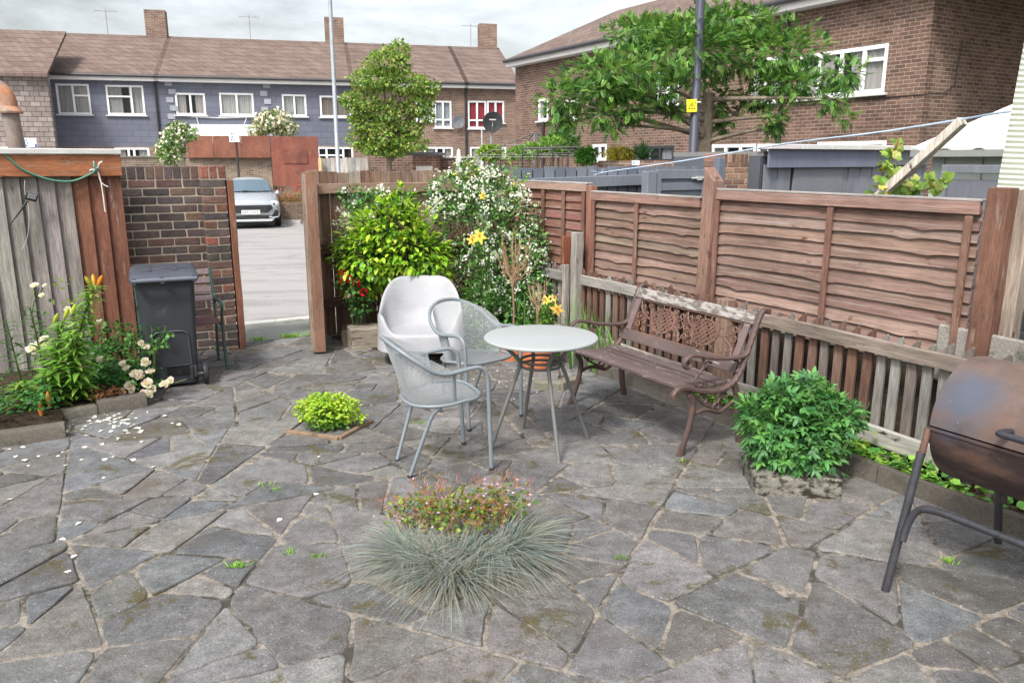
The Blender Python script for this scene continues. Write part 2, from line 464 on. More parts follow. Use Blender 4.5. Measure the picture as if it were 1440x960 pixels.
for p in stones(reg, rnd):
    q = inset(p, rnd.uniform(.005, .012))
    if not q or area(q) < .006: continue
    q = roughen(q, .055, .0028, rnd)
    cx = sum(v[0] for v in q)/len(q); cy = sum(v[1] for v in q)/len(q)
    tx, ty, hz = rnd.gauss(0, .006), rnd.gauss(0, .006), rnd.uniform(-.001, .006)
    L = math.sqrt(area(q)); n = len(q)
    rings = []
    for (d, z) in ((0, -.03), (0, -.006), (.0035, -.0015), (.010, 0)):
        k = 1-d/(L*.5)
        rings.append([gw(cx+(v[0]-cx)*k, cy+(v[1]-cy)*k, z+hz+(v[0]-cx)*tx*2+(v[1]-cy)*ty*2) for v in q])
    vs = [v for r_ in rings for v in r_]
    fs = [(r_*n+i, r_*n+(i+1) % n, (r_+1)*n+(i+1) % n, (r_+1)*n+i) for r_ in range(3) for i in range(n)]+[tuple(3*n+i for i in range(n))]
    mb.add(vs, fs, jit(rnd.choice(STONE), .22, .02))
def stonemat():
    m, nt, b, out = newmat('crazy_paving_stone')
    at = N(nt, 'ShaderNodeAttribute', attribute_name='Col')
    o = coords(nt)
    sp = noise(nt, o, 130, 4, .85)
    mid = noise(nt, o, 11, 8, .78)
    big = noise(nt, o, 1.3, 5, .65)
    f = mathn(nt, 'MULTIPLY', mathn(nt, 'MULTIPLY', ramp(nt, sp, .33, .67, .5, 1.55), ramp(nt, mid, .32, .68, .6, 1.4)), ramp(nt, big, .35, .65, .82, 1.2))
    c = N(nt, 'ShaderNodeVectorMath', operation='SCALE'); nt.links.new(at.outputs['Color'], c.inputs[0]); nt.links.new(f, c.inputs[3])
    pale = mix(nt, ramp(nt, noise(nt, o, 5.2, 9, .82), .55, .68, 0, .45), c.outputs[0], (.33, .315, .30))
    dirt = mix(nt, ramp(nt, noise(nt, o, 2.1, 8, .75), .53, .66, 0, .6), pale, (.095, .077, .056))
    moss = mix(nt, ramp(nt, noise(nt, o, 2.9, 9, .78, .5), .56, .61, 0, .75), dirt, (.075, .06, .014))
    lich = mix(nt, ramp(nt, noise(nt, o, 14, 8, .85), .60, .66, 0, .5), moss, (.30, .29, .27))
    dark = mix(nt, ramp(nt, noise(nt, o, 8, 8, .8), .61, .68, 0, .6), lich, (.055, .052, .05))
    fleck = mix(nt, ramp(nt, noise(nt, o, 85, 2, .5), .68, .72, 0, .7), dark, (.42, .4, .37))
    nt.links.new(fleck, b.inputs['Base Color']); b.inputs['Roughness'].default_value = .82; b.inputs['Specular IOR Level'].default_value = .28
    bump(nt, b, mathn(nt, 'ADD', mid, mathn(nt, 'MULTIPLY', sp, .35)), .8, .012)
    return m
struct(mb.build('patio_paving', stonemat()))
mb = MB()
nx_, ny_ = 60, 70
for i in range(nx_+1):
    pass
vs = []; fs = []
for j in range(ny_+1):
    for i in range(nx_+1):
        a = -3.7+7.6*i/nx_; b = -1.3+9.28*j/ny_
        vs.append(gw(a, b, -.0055+random.uniform(-.0028, .0035)))
for j in range(ny_):
    for i in range(nx_):
        k = j*(nx_+1)+i; fs.append((k, k+1, k+nx_+2, k+nx_+1))
mb.add(vs, fs, (.27, .235, .19))
def mortarmat():
    m, nt, b, out = newmat('paving_mortar')
    o = coords(nt)
    base = mix(nt, ramp(nt, noise(nt, o, 22, 7, .75), .35, .62), (.11, .095, .08), (.33, .295, .25))
    d = mix(nt, ramp(nt, noise(nt, o, 2.2, 8, .75), .49, .57), base, (.065, .06, .05))
    g = mix(nt, ramp(nt, noise(nt, o, 3.1, 6, .7), .63, .7, 0, .8), d, (.075, .085, .02))
    nt.links.new(g, b.inputs['Base Color']); b.inputs['Roughness'].default_value = .95; b.inputs['Specular IOR Level'].default_value = .1
    bump(nt, b, noise(nt, o, 60, 5, .7), .8, .01)
    return m
M_MORTAR = mortarmat()
struct(mb.build('paving_mortar_bed', M_MORTAR, smooth=180))
mb = MB(); vs = [(-250, -60, -.42), (250, -60, -.42), (250, 350, -.42), (-250, 350, -.42)]; mb.add(vs, [(0, 1, 2, 3)], (.13, .13, .12))
struct(mb.build('ground', M_SOIL))
# pavement strip outside the gate, the pale kerb and the car park
def slab_box(mb, a0, a1, b0, b1, z1, z0, col):
    p = [gw(a0, b0, z0), gw(a1, b0, z0), gw(a1, b1, z0), gw(a0, b1, z0), gw(a0, b0, z1), gw(a1, b0, z1), gw(a1, b1, z1), gw(a0, b1, z1)]
    mb.hexa(p, col)
mb = MB(); x = -8
while x < 4.2:
    w = random.uniform(.55, .9); slab_box(mb, x+.006, min(x+w, 4.2)-.006, 7.965, 8.92, -.012+random.uniform(-.002, .002), -.2, jit((.25, .25, .235), .1)); x += w
struct(mb.build('pavement', surf('pavement_slab', (40, 40, 40), .2, .9, wear=(.13, .13, .10), wear_lo=.55, wear_hi=.75, bumps=.4, spec=.15), bevel=.006))
mb = MB(); x = -8
while x < 4.2:
    slab_box(mb, x+.004, x+.911, 8.93, 9.05, -.008, -.3, jit((.5, .5, .47), .06)); x += .915
struct(mb.build('kerb', M_STONE if False else surf('pale_kerb', (50, 50, 50), .15, .85, spec=.2), bevel=.01))
def road_z(b): return -.04-.25*min(1, max(0, (b-9)/13.0))
mb = MB(); vs = []; fs = []; bs = [9.052, 10, 12, 14, 16, 18, 20, 22, 60]
for b in bs: vs += [gw(-60, b, road_z(b)), gw(30, b, road_z(b))]
for i in range(len(bs)-1): fs.append((2*i, 2*i+1, 2*i+3, 2*i+2))
mb.add(vs, fs, (.215, .205, .2))
def roadmat():
    m, nt, b, out = newmat('worn_tarmac')
    o = coords(nt)
    c = mix(nt, ramp(nt, noise(nt, o, 110, 3, .7), .3, .7), (.19, .18, .178), (.47, .45, .44))
    c = mix(nt, ramp(nt, noise(nt, coords(nt, (.35, 1.8, 1)), 1, 7, .7), .5, .62, 0, .5), c, (.17, .165, .16))
    c = mix(nt, ramp(nt, noise(nt, o, .8, 9, .8), .56, .60, 0, .3), c, (.12, .115, .11))
    nt.links.new(c, b.inputs['Base Color']); b.inputs['Roughness'].default_value = .8; b.inputs['Specular IOR Level'].default_value = .25
    bump(nt, b, noise(nt, o, 90, 4, .7), .5, .008); return m
M_ROAD = roadmat()
struct(mb.build('car_park_road', M_ROAD))
mb = MB(); slab_box(mb, 4.45, 24, -6, 8.25, -.03, -.41, (.12, .11, .08))
slab_box(mb, -14, -3.72, -6, 7.6, -.03, -.41, (.12, .11, .08))
struct(mb.build('neighbouring_gardens', M_SOIL))
# soil beds
def soilbed(name, poly, z):
    mb = MB(); cx = sum(p[0] for p in poly)/len(poly); cy = sum(p[1] for p in poly)/len(poly)
    pts = roughen(poly, .12, .004, rnd); n = len(pts); vs = [gw(cx, cy, z+.03)]
    for k in (.35, .7, 1):
        for p in pts: vs.append(gw(cx+(p[0]-cx)*k, cy+(p[1]-cy)*k, z+(random.uniform(-.012, .015) if k < 1 else -.01)))
    for p in pts: vs.append(gw(p[0], p[1], z-.16))
    fs = [(0, 1+i, 1+(i+1) % n) for i in range(n)]
    for r_ in range(3): fs += [(1+r_*n+i, 1+(r_+1)*n+i, 1+(r_+1)*n+(i+1) % n, 1+r_*n+(i+1) % n) for i in range(n)]
    mb.add(vs, fs, (.06, .045, .032)); return struct(mb.build(name, M_SOIL, smooth=60))
soilbed('flower_bed_soil', [(-3.4, 5.82), (-.12, 5.82), (-.1, 6.22), (.42, 6.24), (.46, 7.58), (-3.4, 7.58)], .06)
soilbed('border_soil', [(3.93, -1.2), (4.14, -1.2), (4.14, 7.7), (3.93, 7.7)], .035)
soilbed('corner_bed_soil', [(2.9, 6.35), (3.92, 6.0), (3.92, 7.72), (2.3, 7.72), (2.5, 7.0)], .03)

gc = G(648, 790); ga_, gb_ = gc.x*CT+gc.y*ST, -gc.x*ST+gc.y*CT
soilbed('planting_pocket_soil', [(ga_+.27*math.cos(i*PI/5), gb_+.24*math.sin(i*PI/5)) for i in range(10)], .0)
# kerbs
def kerbrun(label, pts, w, h, group, n_each=.9, base=-.03):
    out = []
    (a0, b0), (a1, b1) = pts
    L = math.hypot(a1-a0, b1-b0); n = max(1, round(L/n_each)); an = math.atan2(b1-b0, a1-a0)+TH
    for k in range(n):
        t = (k+.5)/n; mb = MB(); l = L/n-.008; m = 10
        for i in range(m):
            x0 = -l/2+l*i/m
        vs = []; 
        for i in range(m+1):
            x = -l/2+l*i/m; dz = random.uniform(-.004, .004); dy = random.uniform(-.004, .004)
            vs += [(x, -w/2+dy, 0), (x, -w/2+dy+.002, h*.9+dz), (x, -w/2+.014+dy, h+dz), (x, w/2-.01, h+dz*.6), (x, w/2, 0)]
        fs = []
        for i in range(m):
            for q in range(4): fs.append((i*5+q, (i+1)*5+q, (i+1)*5+q+1, i*5+q+1))
        fs += [(0, 1, 2, 3, 4), tuple(m*5+q for q in (4, 3, 2, 1, 0))]
        mb.add(vs, fs, jit((.125, .112, .095), .1))
        o = mb.build('kerb_stone', M_STONE, loc=gw(a0+(a1-a0)*t, b0+(b1-b0)*t, base), rz=an+random.uniform(-.006, .006), smooth=50)
        out.append(o)
    return out
ks = kerbrun('', ((3.885, -1.0), (3.885, 6.1)), .075, .13, None, .915)
for k, o in enumerate(ks): tag(o, 'long grey concrete edging stone of the straight run below the picket fence', 'edging stone', 'edging stones along the picket fence')
ks = kerbrun('', ((-1.05, 5.76), (-.1, 5.72)), .09, .125, None, 1.0)
tag(ks[0], 'long rough stone kerb in front of the orange lily at the patio edge', 'edging stone')
ks = kerbrun('', ((-2.4, 5.8), (-1.06, 5.77)), .09, .12, None, 1.4)
tag(ks[0], 'leftmost rough stone kerb of the lily bed, cut by the picture edge', 'edging stone')
ks = kerbrun('', ((-.12, 6.12), (.1, 6.16)), .09, .1, None, 1.0)
tag(ks[0], 'short sunken kerb stone in the middle of the left flower bed edge', 'edging stone')
ks = kerbrun('', ((.1, 6.16), (.43, 6.2)), .09, .125, None, 1.0)
tag(ks[0], 'kerb stone under the white roses beside the wheelie bin', 'edging stone')

# ------------------------------------------------------------------ timber fences
FE = R(-60)                       # local x runs from the back corner towards the camera, local y points at the patio's outside
def fx(b): return 7.75-b
PA = 4.18                         # picket line
GREY = [(.20, .185, .17), (.17, .157, .145), (.23, .215, .20), (.16, .135, .12)]
BRN = [(.15, .085, .062), (.13, .075, .058), (.165, .105, .082)]
def picket(mbx, x, h, w, top, col, lean):
    pass
pick = thing('picket_fence', 'low weathered picket fence along the right side behind the bench and barbecue', 'picket fence', gw(PA, 7.75, 0), FE)
for i in range(1, 95):
    x = .02+i*.1
    if x > 9.1: break
    brown = x < 4.9 and random.random() < .72 or random.random() < .12
    if x < 1.5 or (x > 4.9 and random.random() < .93): brown = False
    c = jit(random.choice(BRN if brown else GREY), .12)
    mb = MB(); w = .058+random.uniform(-.004, .005); h = .79+random.uniform(-.015, .02); t = .02
    far = x < 3.3
    if far: poly = [(-w/2, .03), (w/2, .03), (w/2, h-.035), (w*.1, h), (-w/2, h-.03)]
    else: poly = [(-w/2, .03), (w/2, .03), (w/2, h-.05-.01*random.random()), (-w/2+.008, h), (-w/2, h-.01)][::1]
    if not far: poly = [(-p[0], p[1]) for p in poly][::-1]
    mb.prism(poly, -t/2, t/2, c)
    o = mb.build('picket', M_WOODV, pick, (x+random.uniform(-.006, .006), .012, 0), bevel=.002)
    o.rotation_euler = (random.uniform(-.01, .01), random.uniform(-.012, .012), random.uniform(-.03, .03))
def rail(p, x0, x1, z, h, t, y, col, name='rail'):
    m = 16; vs = []; fs = []; mb = MB()
    for i in range(m+1):
        x = x0+(x1-x0)*i/m; dz = .004*math.sin(x*3.1+z)+random.uniform(-.002, .002); dy = random.uniform(-.0015, .0015)
        vs += [(x, y-t/2+dy, z-h/2+dz), (x, y-t/2+dy, z+h/2-.006+dz), (x, y-t/2+.01, z+h/2+dz), (x, y+t/2, z+h/2+dz), (x, y+t/2, z-h/2+dz)]
    for i in range(m):
        for q in range(5): fs.append((i*5+q, (i+1)*5+q, (i+1)*5+(q+1) % 5, i*5+(q+1) % 5))
    fs += [(0, 1, 2, 3, 4), tuple(m*5+q for q in (4, 3, 2, 1, 0))]
    mb.add(vs, fs, col); return mb.build(name, M_WOODH, p, smooth=40)
for x0, x1, cc in ((.03, 1.66, (.25, .24, .23)), (1.84, 3.5, (.26, .245, .225)), (3.51, 5.9, (.19, .155, .13)), (5.91, 9.05, (.165, .155, .14))):
    rail(pick, x0, x1, .70, .085, .032, -.022, cc)
    rail(pick, x0, x1, .155, .11, .032, -.022, jit((.27, .25, .22), .1))
# posts (things of their own)
def post(name, a, b, w, d, h, col, label, cat='fence post', lean=(0, 0), topcut=0, mat=None, base=-.1):
    mb = MB(); m = 10; vs = []
    for i in range(m+1):
        z = base+(h-base)*i/m; e = random.uniform(-.0025, .0025)
        for sx_, sy_ in ((-1, -1), (1, -1), (1, 1), (-1, 1)):
            zz = z+(topcut*(-sx_) if i == m else 0)
            vs.append((sx_*w/2+e, sy_*d/2+e, zz))
    fs = [(i*4+k, i*4+(k+1) % 4, (i+1)*4+(k+1) % 4, (i+1)*4+k) for i in range(m) for k in range(4)]+[(3, 2, 1, 0), (m*4, m*4+1, m*4+2, m*4+3)]
    mb.add(vs, fs, col)
    o = mb.build(name, mat or M_WOODV, loc=gw(a, b, 0), rz=FE, bevel=.004)
    o.rotation_euler = (lean[0], lean[1], FE); return tag(o, label, cat)
post('fence_post', 4.15, 5.98, .085, .085, 1.13, (.29, .27, .245), 'grey weathered post rising out of the picket fence behind the iris leaves')
post('fence_post', 4.11, 6.1, .05, .06, .82, (.33, .30, .27), 'short pale post stub with pointed top beside the grey post, behind the table')
post('fence_post', 4.16, 6.17, .03, .09, 1.08, (.24, .085, .05), 'narrow red brown post strapped to the grey post behind the irises')
post('fence_post', 4.15, 4.07, .11, .09, .80, (.25, .17, .13), 'stubby square post among the pickets right behind the bench backrest')
post('fence_post', 4.30, 4.48, .11, .1, 1.68, (.23, .14, .11), 'tall leaning post with a pointed top between the middle and nearest larch panels', lean=(0, .035), topcut=.05, mat=M_PAINTW)
post('fence_post', 4.30, 2.32, .115, .09, 1.64, (.155, .08, .056), 'thick orange brown post at the right end of the larch panels', mat=M_PAINTW)
post('fence_post', 4.39, 2.235, .08, .09, 1.63, (.27, .22, .18), 'grey brown post tucked behind the thick orange post', mat=M_WOODV)
post('fence_post', 4.32, 6.0, .075, .075, 1.55, (.24, .11, .08), 'thin dark red post between the far and middle larch panels', mat=M_PAINTW)
post('fence_post', 4.30, 7.62, .12, .1, 1.66, (.26, .17, .13), 'brown corner post where the back fence meets the larch panels', mat=M_PAINTW)
# larch lap panels
def larch(label, b0, b1, z0, z1, cols, nsl, battens, rails_col, tilt=0.0, calm=1.0):
    x0, x1 = fx(b1), fx(b0)
    T = thing('larch_fence_panel', label, 'fence panel', gw(4.33, 7.75, 0), FE, None)
    pitch = (z1-z0-.05)/nsl
    for k in range(nsl):
        m = 44; vs = []; fs = []; ph = random.uniform(0, 9)
        zt = z1-.04-pitch*k; zb = zt-pitch*1.18; t0 = random.uniform(-.006, .006); c = jit(random.choice(cols), .12, .04)
        kn = [(random.uniform(x0, x1), random.uniform(.006, .016), random.uniform(.04, .09)) for _ in range(2)]
        for i in range(m+1):
            x = x0+(x1-x0)*i/m
            w = calm*(.004*math.sin(x*1.9+ph)+.0014*math.sin(x*6+ph*2)+random.uniform(-.0015, .0015))+t0*(x-x0)
            for kx, ka, kw in kn: w -= calm*ka*math.exp(-((x-kx)/kw)**2)
            bz = zb+w; bow = calm*.003*math.sin(x*5+ph)
            vs += [(x, -.002, zt+.01), (x, -.012-bow*.5, (zt+bz)/2), (x, -.024-bow*.5, bz+.002), (x, -.017-bow*.5, bz), (x, .004, (zt+bz)/2)]
        for i in range(m):
            for q in range(4): fs.append((i*5+q, (i+1)*5+q, (i+1)*5+q+1, i*5+q+1))
        mb = MB(); mb.add(vs, fs, c); mb.build('slat', M_LARCH, T, smooth=35)
    mb = MB(); mb.box(((x0+x1)/2, -.03, z1-.018), (x1-x0, .03, .07), rails_col); mb.box(((x0+x1)/2, -.012, z1+.024), (x1-x0+.02, .07, .014), (.3, .28, .265))
    mb.build('top_rail', M_LARCH, T, bevel=.003)
    for bx in battens:
        mb = MB(); mb.box((fx(bx), -.043, (z0+z1)/2-.03), (.042, .02, z1-z0-.06), jit((.165, .09, .068), .1)); mb.build('batten', M_PAINTW, T, bevel=.003)
    T.rotation_euler = (tilt, 0, FE); return T
LC = [(.215, .145, .117), (.19, .128, .103), (.23, .162, .132), (.17, .11, .088)]
LD = [(.205, .10, .078), (.22, .112, .088), (.18, .088, .068)]
larch('nearest and widest red brown larch lap fence panel with two knot holes, at the right', 2.42, 4.40, .62, 1.545, LC, 11, (2.47, 3.36, 4.36), (.27, .17, .14))
larch('middle larch lap fence panel with wavy slats, directly above the bench', 4.55, 5.97, .60, 1.475, LC, 11, (5.31, 5.93), (.26, .16, .13))
larch('far dark red larch lap fence panel beside the white jasmine', 6.05, 7.60, .60, 1.545, LD, 10, (6.09, 6.43, 6.8, 7.17, 7.55), (.3, .2, .16), calm=.3)
# knot holes in the near panel read as dark rings
# lower boards behind the pickets, the shadow of the gaps put into their colour
mb = MB(); mb.box((2.75, 0, .3), (5.3, .03, .58), (.06, .045, .038)); mb.box((7.3, 0, .3), (3.6, .03, .58), (.05, .042, .036))
tag(mb.build('backing_boards', surf('shadow_dark_boards', (3, 30, 30), .3, .9, spec=.1), loc=gw(4.34, 7.75, 0), rz=FE, bevel=.003), 'boards painted shadow dark below the larch panels, seen between the pickets', 'boards')
mb = MB(); m = 1
mb.box((0, 0, 0), (1.7, .03, .33), (.27, .25, .225), rot=(0, .02, 0))
o = mb.build('gravel_board', M_STONE, loc=gw(4.30, 1.72, .69), rz=FE, bevel=.01); tag(o, 'rough grey board with speckled face behind the picket tips, above the barbecue', 'board')

# back fence (garden frame local: x along, -y towards the patio)
bf = thing('board_fence', 'brown upright board fence at the back, hung with jasmine, beside the open gate', 'board fence', gw(2.2, 7.86, 0), TH)
x = 0
while x < 1.98:
    w = random.uniform(.085, .13); mb = MB(); h = 1.665+random.uniform(-.02, .02)
    mb.box((x+w/2, random.choice((0, .012)), h/2-.1), (w-.004, .018, h+.2), jit(random.choice([(.20, .13, .09), (.24, .17, .13), (.16, .095, .065), (.33, .28, .23)]), .15))
    mb.build('board', M_WOODV, bf, bevel=.002); x += w
for z, c in ((1.5, (.24, .165, .12)), (.9, (.1, .06, .045)), (.35, (.1, .06, .045))):
    mb = MB(); mb.box((1.0, -.04, z), (2.0, .045, .1), c); mb.build('rail', M_WOODH, bf, bevel=.004)
post('fence_post', 2.17, 7.74, .1, .1, 1.64, (.17, .09, .06), 'brown gate post at the left end of the back fence, hidden behind the open gate', mat=M_PAINTW)
# the open gate, swung into the garden, seen edge on
gp, gq = G(449, 497), G(441, 477)
ga = math.atan2(gp.y-7.80, gp.x+2.03)
gt = thing('garden_gate', 'narrow open wooden gate of brown boards standing edge on beside the gateway', 'gate', (-2.03, 7.80, 0), ga)
L = .68
for k in range(6):
    mb = MB(); mb.box((L*(k+.5)/6, -.02, .845), (L/6-.006, .022, 1.63+random.uniform(-.01, .01)), jit((.22, .14, .10), .18)); mb.build('board', M_WOODV, gt, bevel=.002)
for z in (.25, .85, 1.45):
    mb = MB(); mb.box((L/2, .018, z), (L-.02, .05, .11), (.25, .12, .08)); mb.build('ledge', M_PAINTW, gt, bevel=.004)
mb = MB(); mb.box((L-.015, .012, .85), (.075, .1, 1.66), (.20, .11, .075)); mb.build('stile', M_PAINTW, gt, bevel=.004)
mb = MB(); mb.box((L-.025, -.05, .84), (.06, .03, 1.62), (.25, .19, .15)); mb.build('edge_board', M_WOODV, gt, bevel=.003)

# left fence: feather edge boards, fascia and coping
lf = thing('tall_board_fence', 'tall grey and brown upright board fence behind the lily bed on the left', 'board fence', gw(.50, 7.60, 0), TH)
x = 0; k = 0
while x > -3.6:
    w = .125+random.uniform(-.008, .008)
    c = jit((.16, .07, .045), .2) if k < 3 else jit(random.choice([(.22, .20, .185), (.26, .24, .22), (.19, .175, .16)]), .14)
    mb = MB(); xl, xr = x-w, x
    poly = [(xl-.012, -.002), (xr, .0), (xr, .014), (xl-.012, .006)]
    h = 1.665
    vs = []
    for zz in (-.05, h):
        vs += [(xl, -.004, zz), (xr+.016, -.034, zz), (xr+.016, -.016, zz), (xl, .006, zz)]
    mb.hexa(vs, c)
    o = mb.build('board', M_PAINTW if k < 3 else M_WOODV, lf, bevel=.002); o.rotation_euler = (0, random.uniform(-.004, .004), 0); x -= w; k += 1
mb = MB(); mb.box((-1.78, -.055, 1.735), (3.62, .035, .175), (.31, .125, .06)); mb.build('fascia', M_PAINTH, lf, bevel=.004)
mb = MB(); mb.box((-1.79, -.03, 1.848), (3.66, .14, .046), (.5, .49, .47)); mb.build('coping', surf('pale_coping', (4, 30, 30), .15, .6, wear=(.2, .16, .13), wear_lo=.62, wear_hi=.7), lf, bevel=.006)

# brick wall with pier
def brickpiece(mb, x0, x1, y0, y1, z0, z1, c, rnd=random):
    e = .003
    p = [(x0, y0, z0), (x1, y0, z0), (x1, y1, z0), (x0, y1, z0), (x0, y0, z1), (x1, y0, z1), (x1, y1, z1), (x0, y1, z1)]
    p = [(v[0]+rnd.uniform(-e, e), v[1]+rnd.uniform(-e, e)*.7, v[2]+rnd.uniform(-e, e)*.6) for v in p]
    mb.hexa(p, c)
BC = [(.085, .068, .064), (.105, .082, .074), (.075, .062, .062), (.12, .085, .072), (.095, .078, .074), (.13, .082, .068)]
def brickwall(name, label, L, H, T, loc, rz, pal, seed, pier=None, coping=True, start_stag=0):
    r = random.Random(seed); T_ = thing(name, label, 'brick wall', loc, rz)
    core = MB(); core.box((L/2, T/2, H/2-.1), (L-.02, T-.012, H+.17), (.42, .36, .28)); 
    mb = MB(); z = -.11; row = 0
    bw, bh, j = .215, .065, .01
    Hc = H-(.11 if coping else 0)
    while z+bh < Hc+.01:
        x = -(bw+j)*(.5 if (row+start_stag) % 2 else 0)
        while x < L:
            a, b = max(0, x), min(L, x+bw)
            if b-a > .03: brickpiece(mb, a, b, 0, T, z, z+bh, jit(r.choice(pal), .2, .06), r)
            x += bw+j
        z += bh+j; row += 1
    if coping:
        x = 0
        while x < L-.04:
            brickpiece(mb, x, x+bh, -.002, T+.002, Hc, H, jit(r.choice(pal), .2, .06), r); x += bh+j
    if pier:
        px0, px1, pd, pal2 = pier
        core.box(((px0+px1)/2, -pd/2+.004, H/2-.1), (px1-px0-.014, pd-.004, H+.17), (.36, .31, .23))
        z = -.11; row = 0
        while z+bh < Hc+.01:
            m = (px0+px1)/2 if row % 2 else None
            for a, b in (((px0, m-j/2), (m+j/2, px1)) if m else ((px0, px1),)):
                brickpiece(mb, a, b, -pd, -.004, z, z+bh, jit(r.choice(pal2 if (m and r.random() < .5) else pal), .18, .06), r)
            z += bh+j; row += 1
        x = px0
        while x < px1-.03: brickpiece(mb, x, x+bh, -pd, -.004, Hc, H, jit(r.choice(pal2), .2, .06), r); x += bh+j
    M_BR = surf('rough_brick', (30, 30, 45), .4, .9, wear=(.27, .22, .17), wear_lo=.68, wear_hi=.8, wear_scale=(9, 9, 12), bumps=.7, bd=.006, spec=.12)
    M_MO = surf('brick_mortar', (50, 50, 50), .2, .95, spec=.08, bumps=.5)
    mb.build('bricks', M_BR, T_, bevel=.006); core.build('mortar', M_MO, T_)
    return T_
REDS = [(.22, .09, .065), (.19, .09, .07), (.15, .085, .07), (.17, .10, .075), (.21, .14, .085)]
brickwall('brick_wall', 'dark weathered brick wall with a redder end pier, behind the wheelie bin', 1.03, 1.725, .215, gw(.36, 7.79, 0), TH, BC, 3, pier=(.82, 1.03, .11, REDS))
post('gate_frame_post', 1.43, 7.72, .1, .055, 1.6, (.20, .09, .055), 'thin red brown timber post fixed to the end of the brick pier at the gateway', mat=M_PAINTW, base=0)
# ------------------------------------------------------------------ round table
M_CHAIR = surf('grey_powder_coat', (60, 60, 60), .06, .38, stain=.06, bumps=.02, spec=.5, wear=(.22, .2, .18), wear_lo=.72, wear_hi=.78, wear_scale=(14, 14, 14))
M_TABLETOP = surf('pale_table_coat', (70, 70, 70), .05, .45, stain=.06, bumps=.03, spec=.45)
CG = (.19, .22, .24)
tb = thing('round_table', 'round grey metal bistro table between the chairs and the bench', 'table', (.18, 4.745, 0), R(18))
mb = MB(); mb.lathe([(0.001, .692), (.335, .692), (.349, .694), (.355, .700), (.3555, .708), (.351, .7135), (.343, .7155), (0.001, .7135)], 72, (.335, .36, .36)); mb.build('tabletop', M_TABLETOP, tb, smooth=50)
for k in range(4):
    a = k*PI/2; mb = MB()
    P = [(r*math.cos(a), r*math.sin(a), z) for r, z in ((.262, .692), (.215, .645), (.160, .59), (.138, .55), (.150, .50), (.185, .41), (.335, .0))]
    mb.tube(spline(P, 7), .0125, 10, (.14, .14, .135)); mb.build('leg', M_CHAIR, tb, smooth=60)
for z in (.562, .528):
    mb = MB(); mb.tube([(.126*math.cos(2*PI*i/40), .126*math.sin(2*PI*i/40), z) for i in range(40)], .008, 8, (.10, .10, .10), closed=True); mb.build('ring', M_CHAIR, tb, smooth=60)
mb = MB(); mb.tube([(.27*math.cos(2*PI*i/48), .27*math.sin(2*PI*i/48), .684) for i in range(48)], .007, 8, (.12, .12, .12), closed=True); mb.build('rim_ring', M_CHAIR, tb, smooth=60)

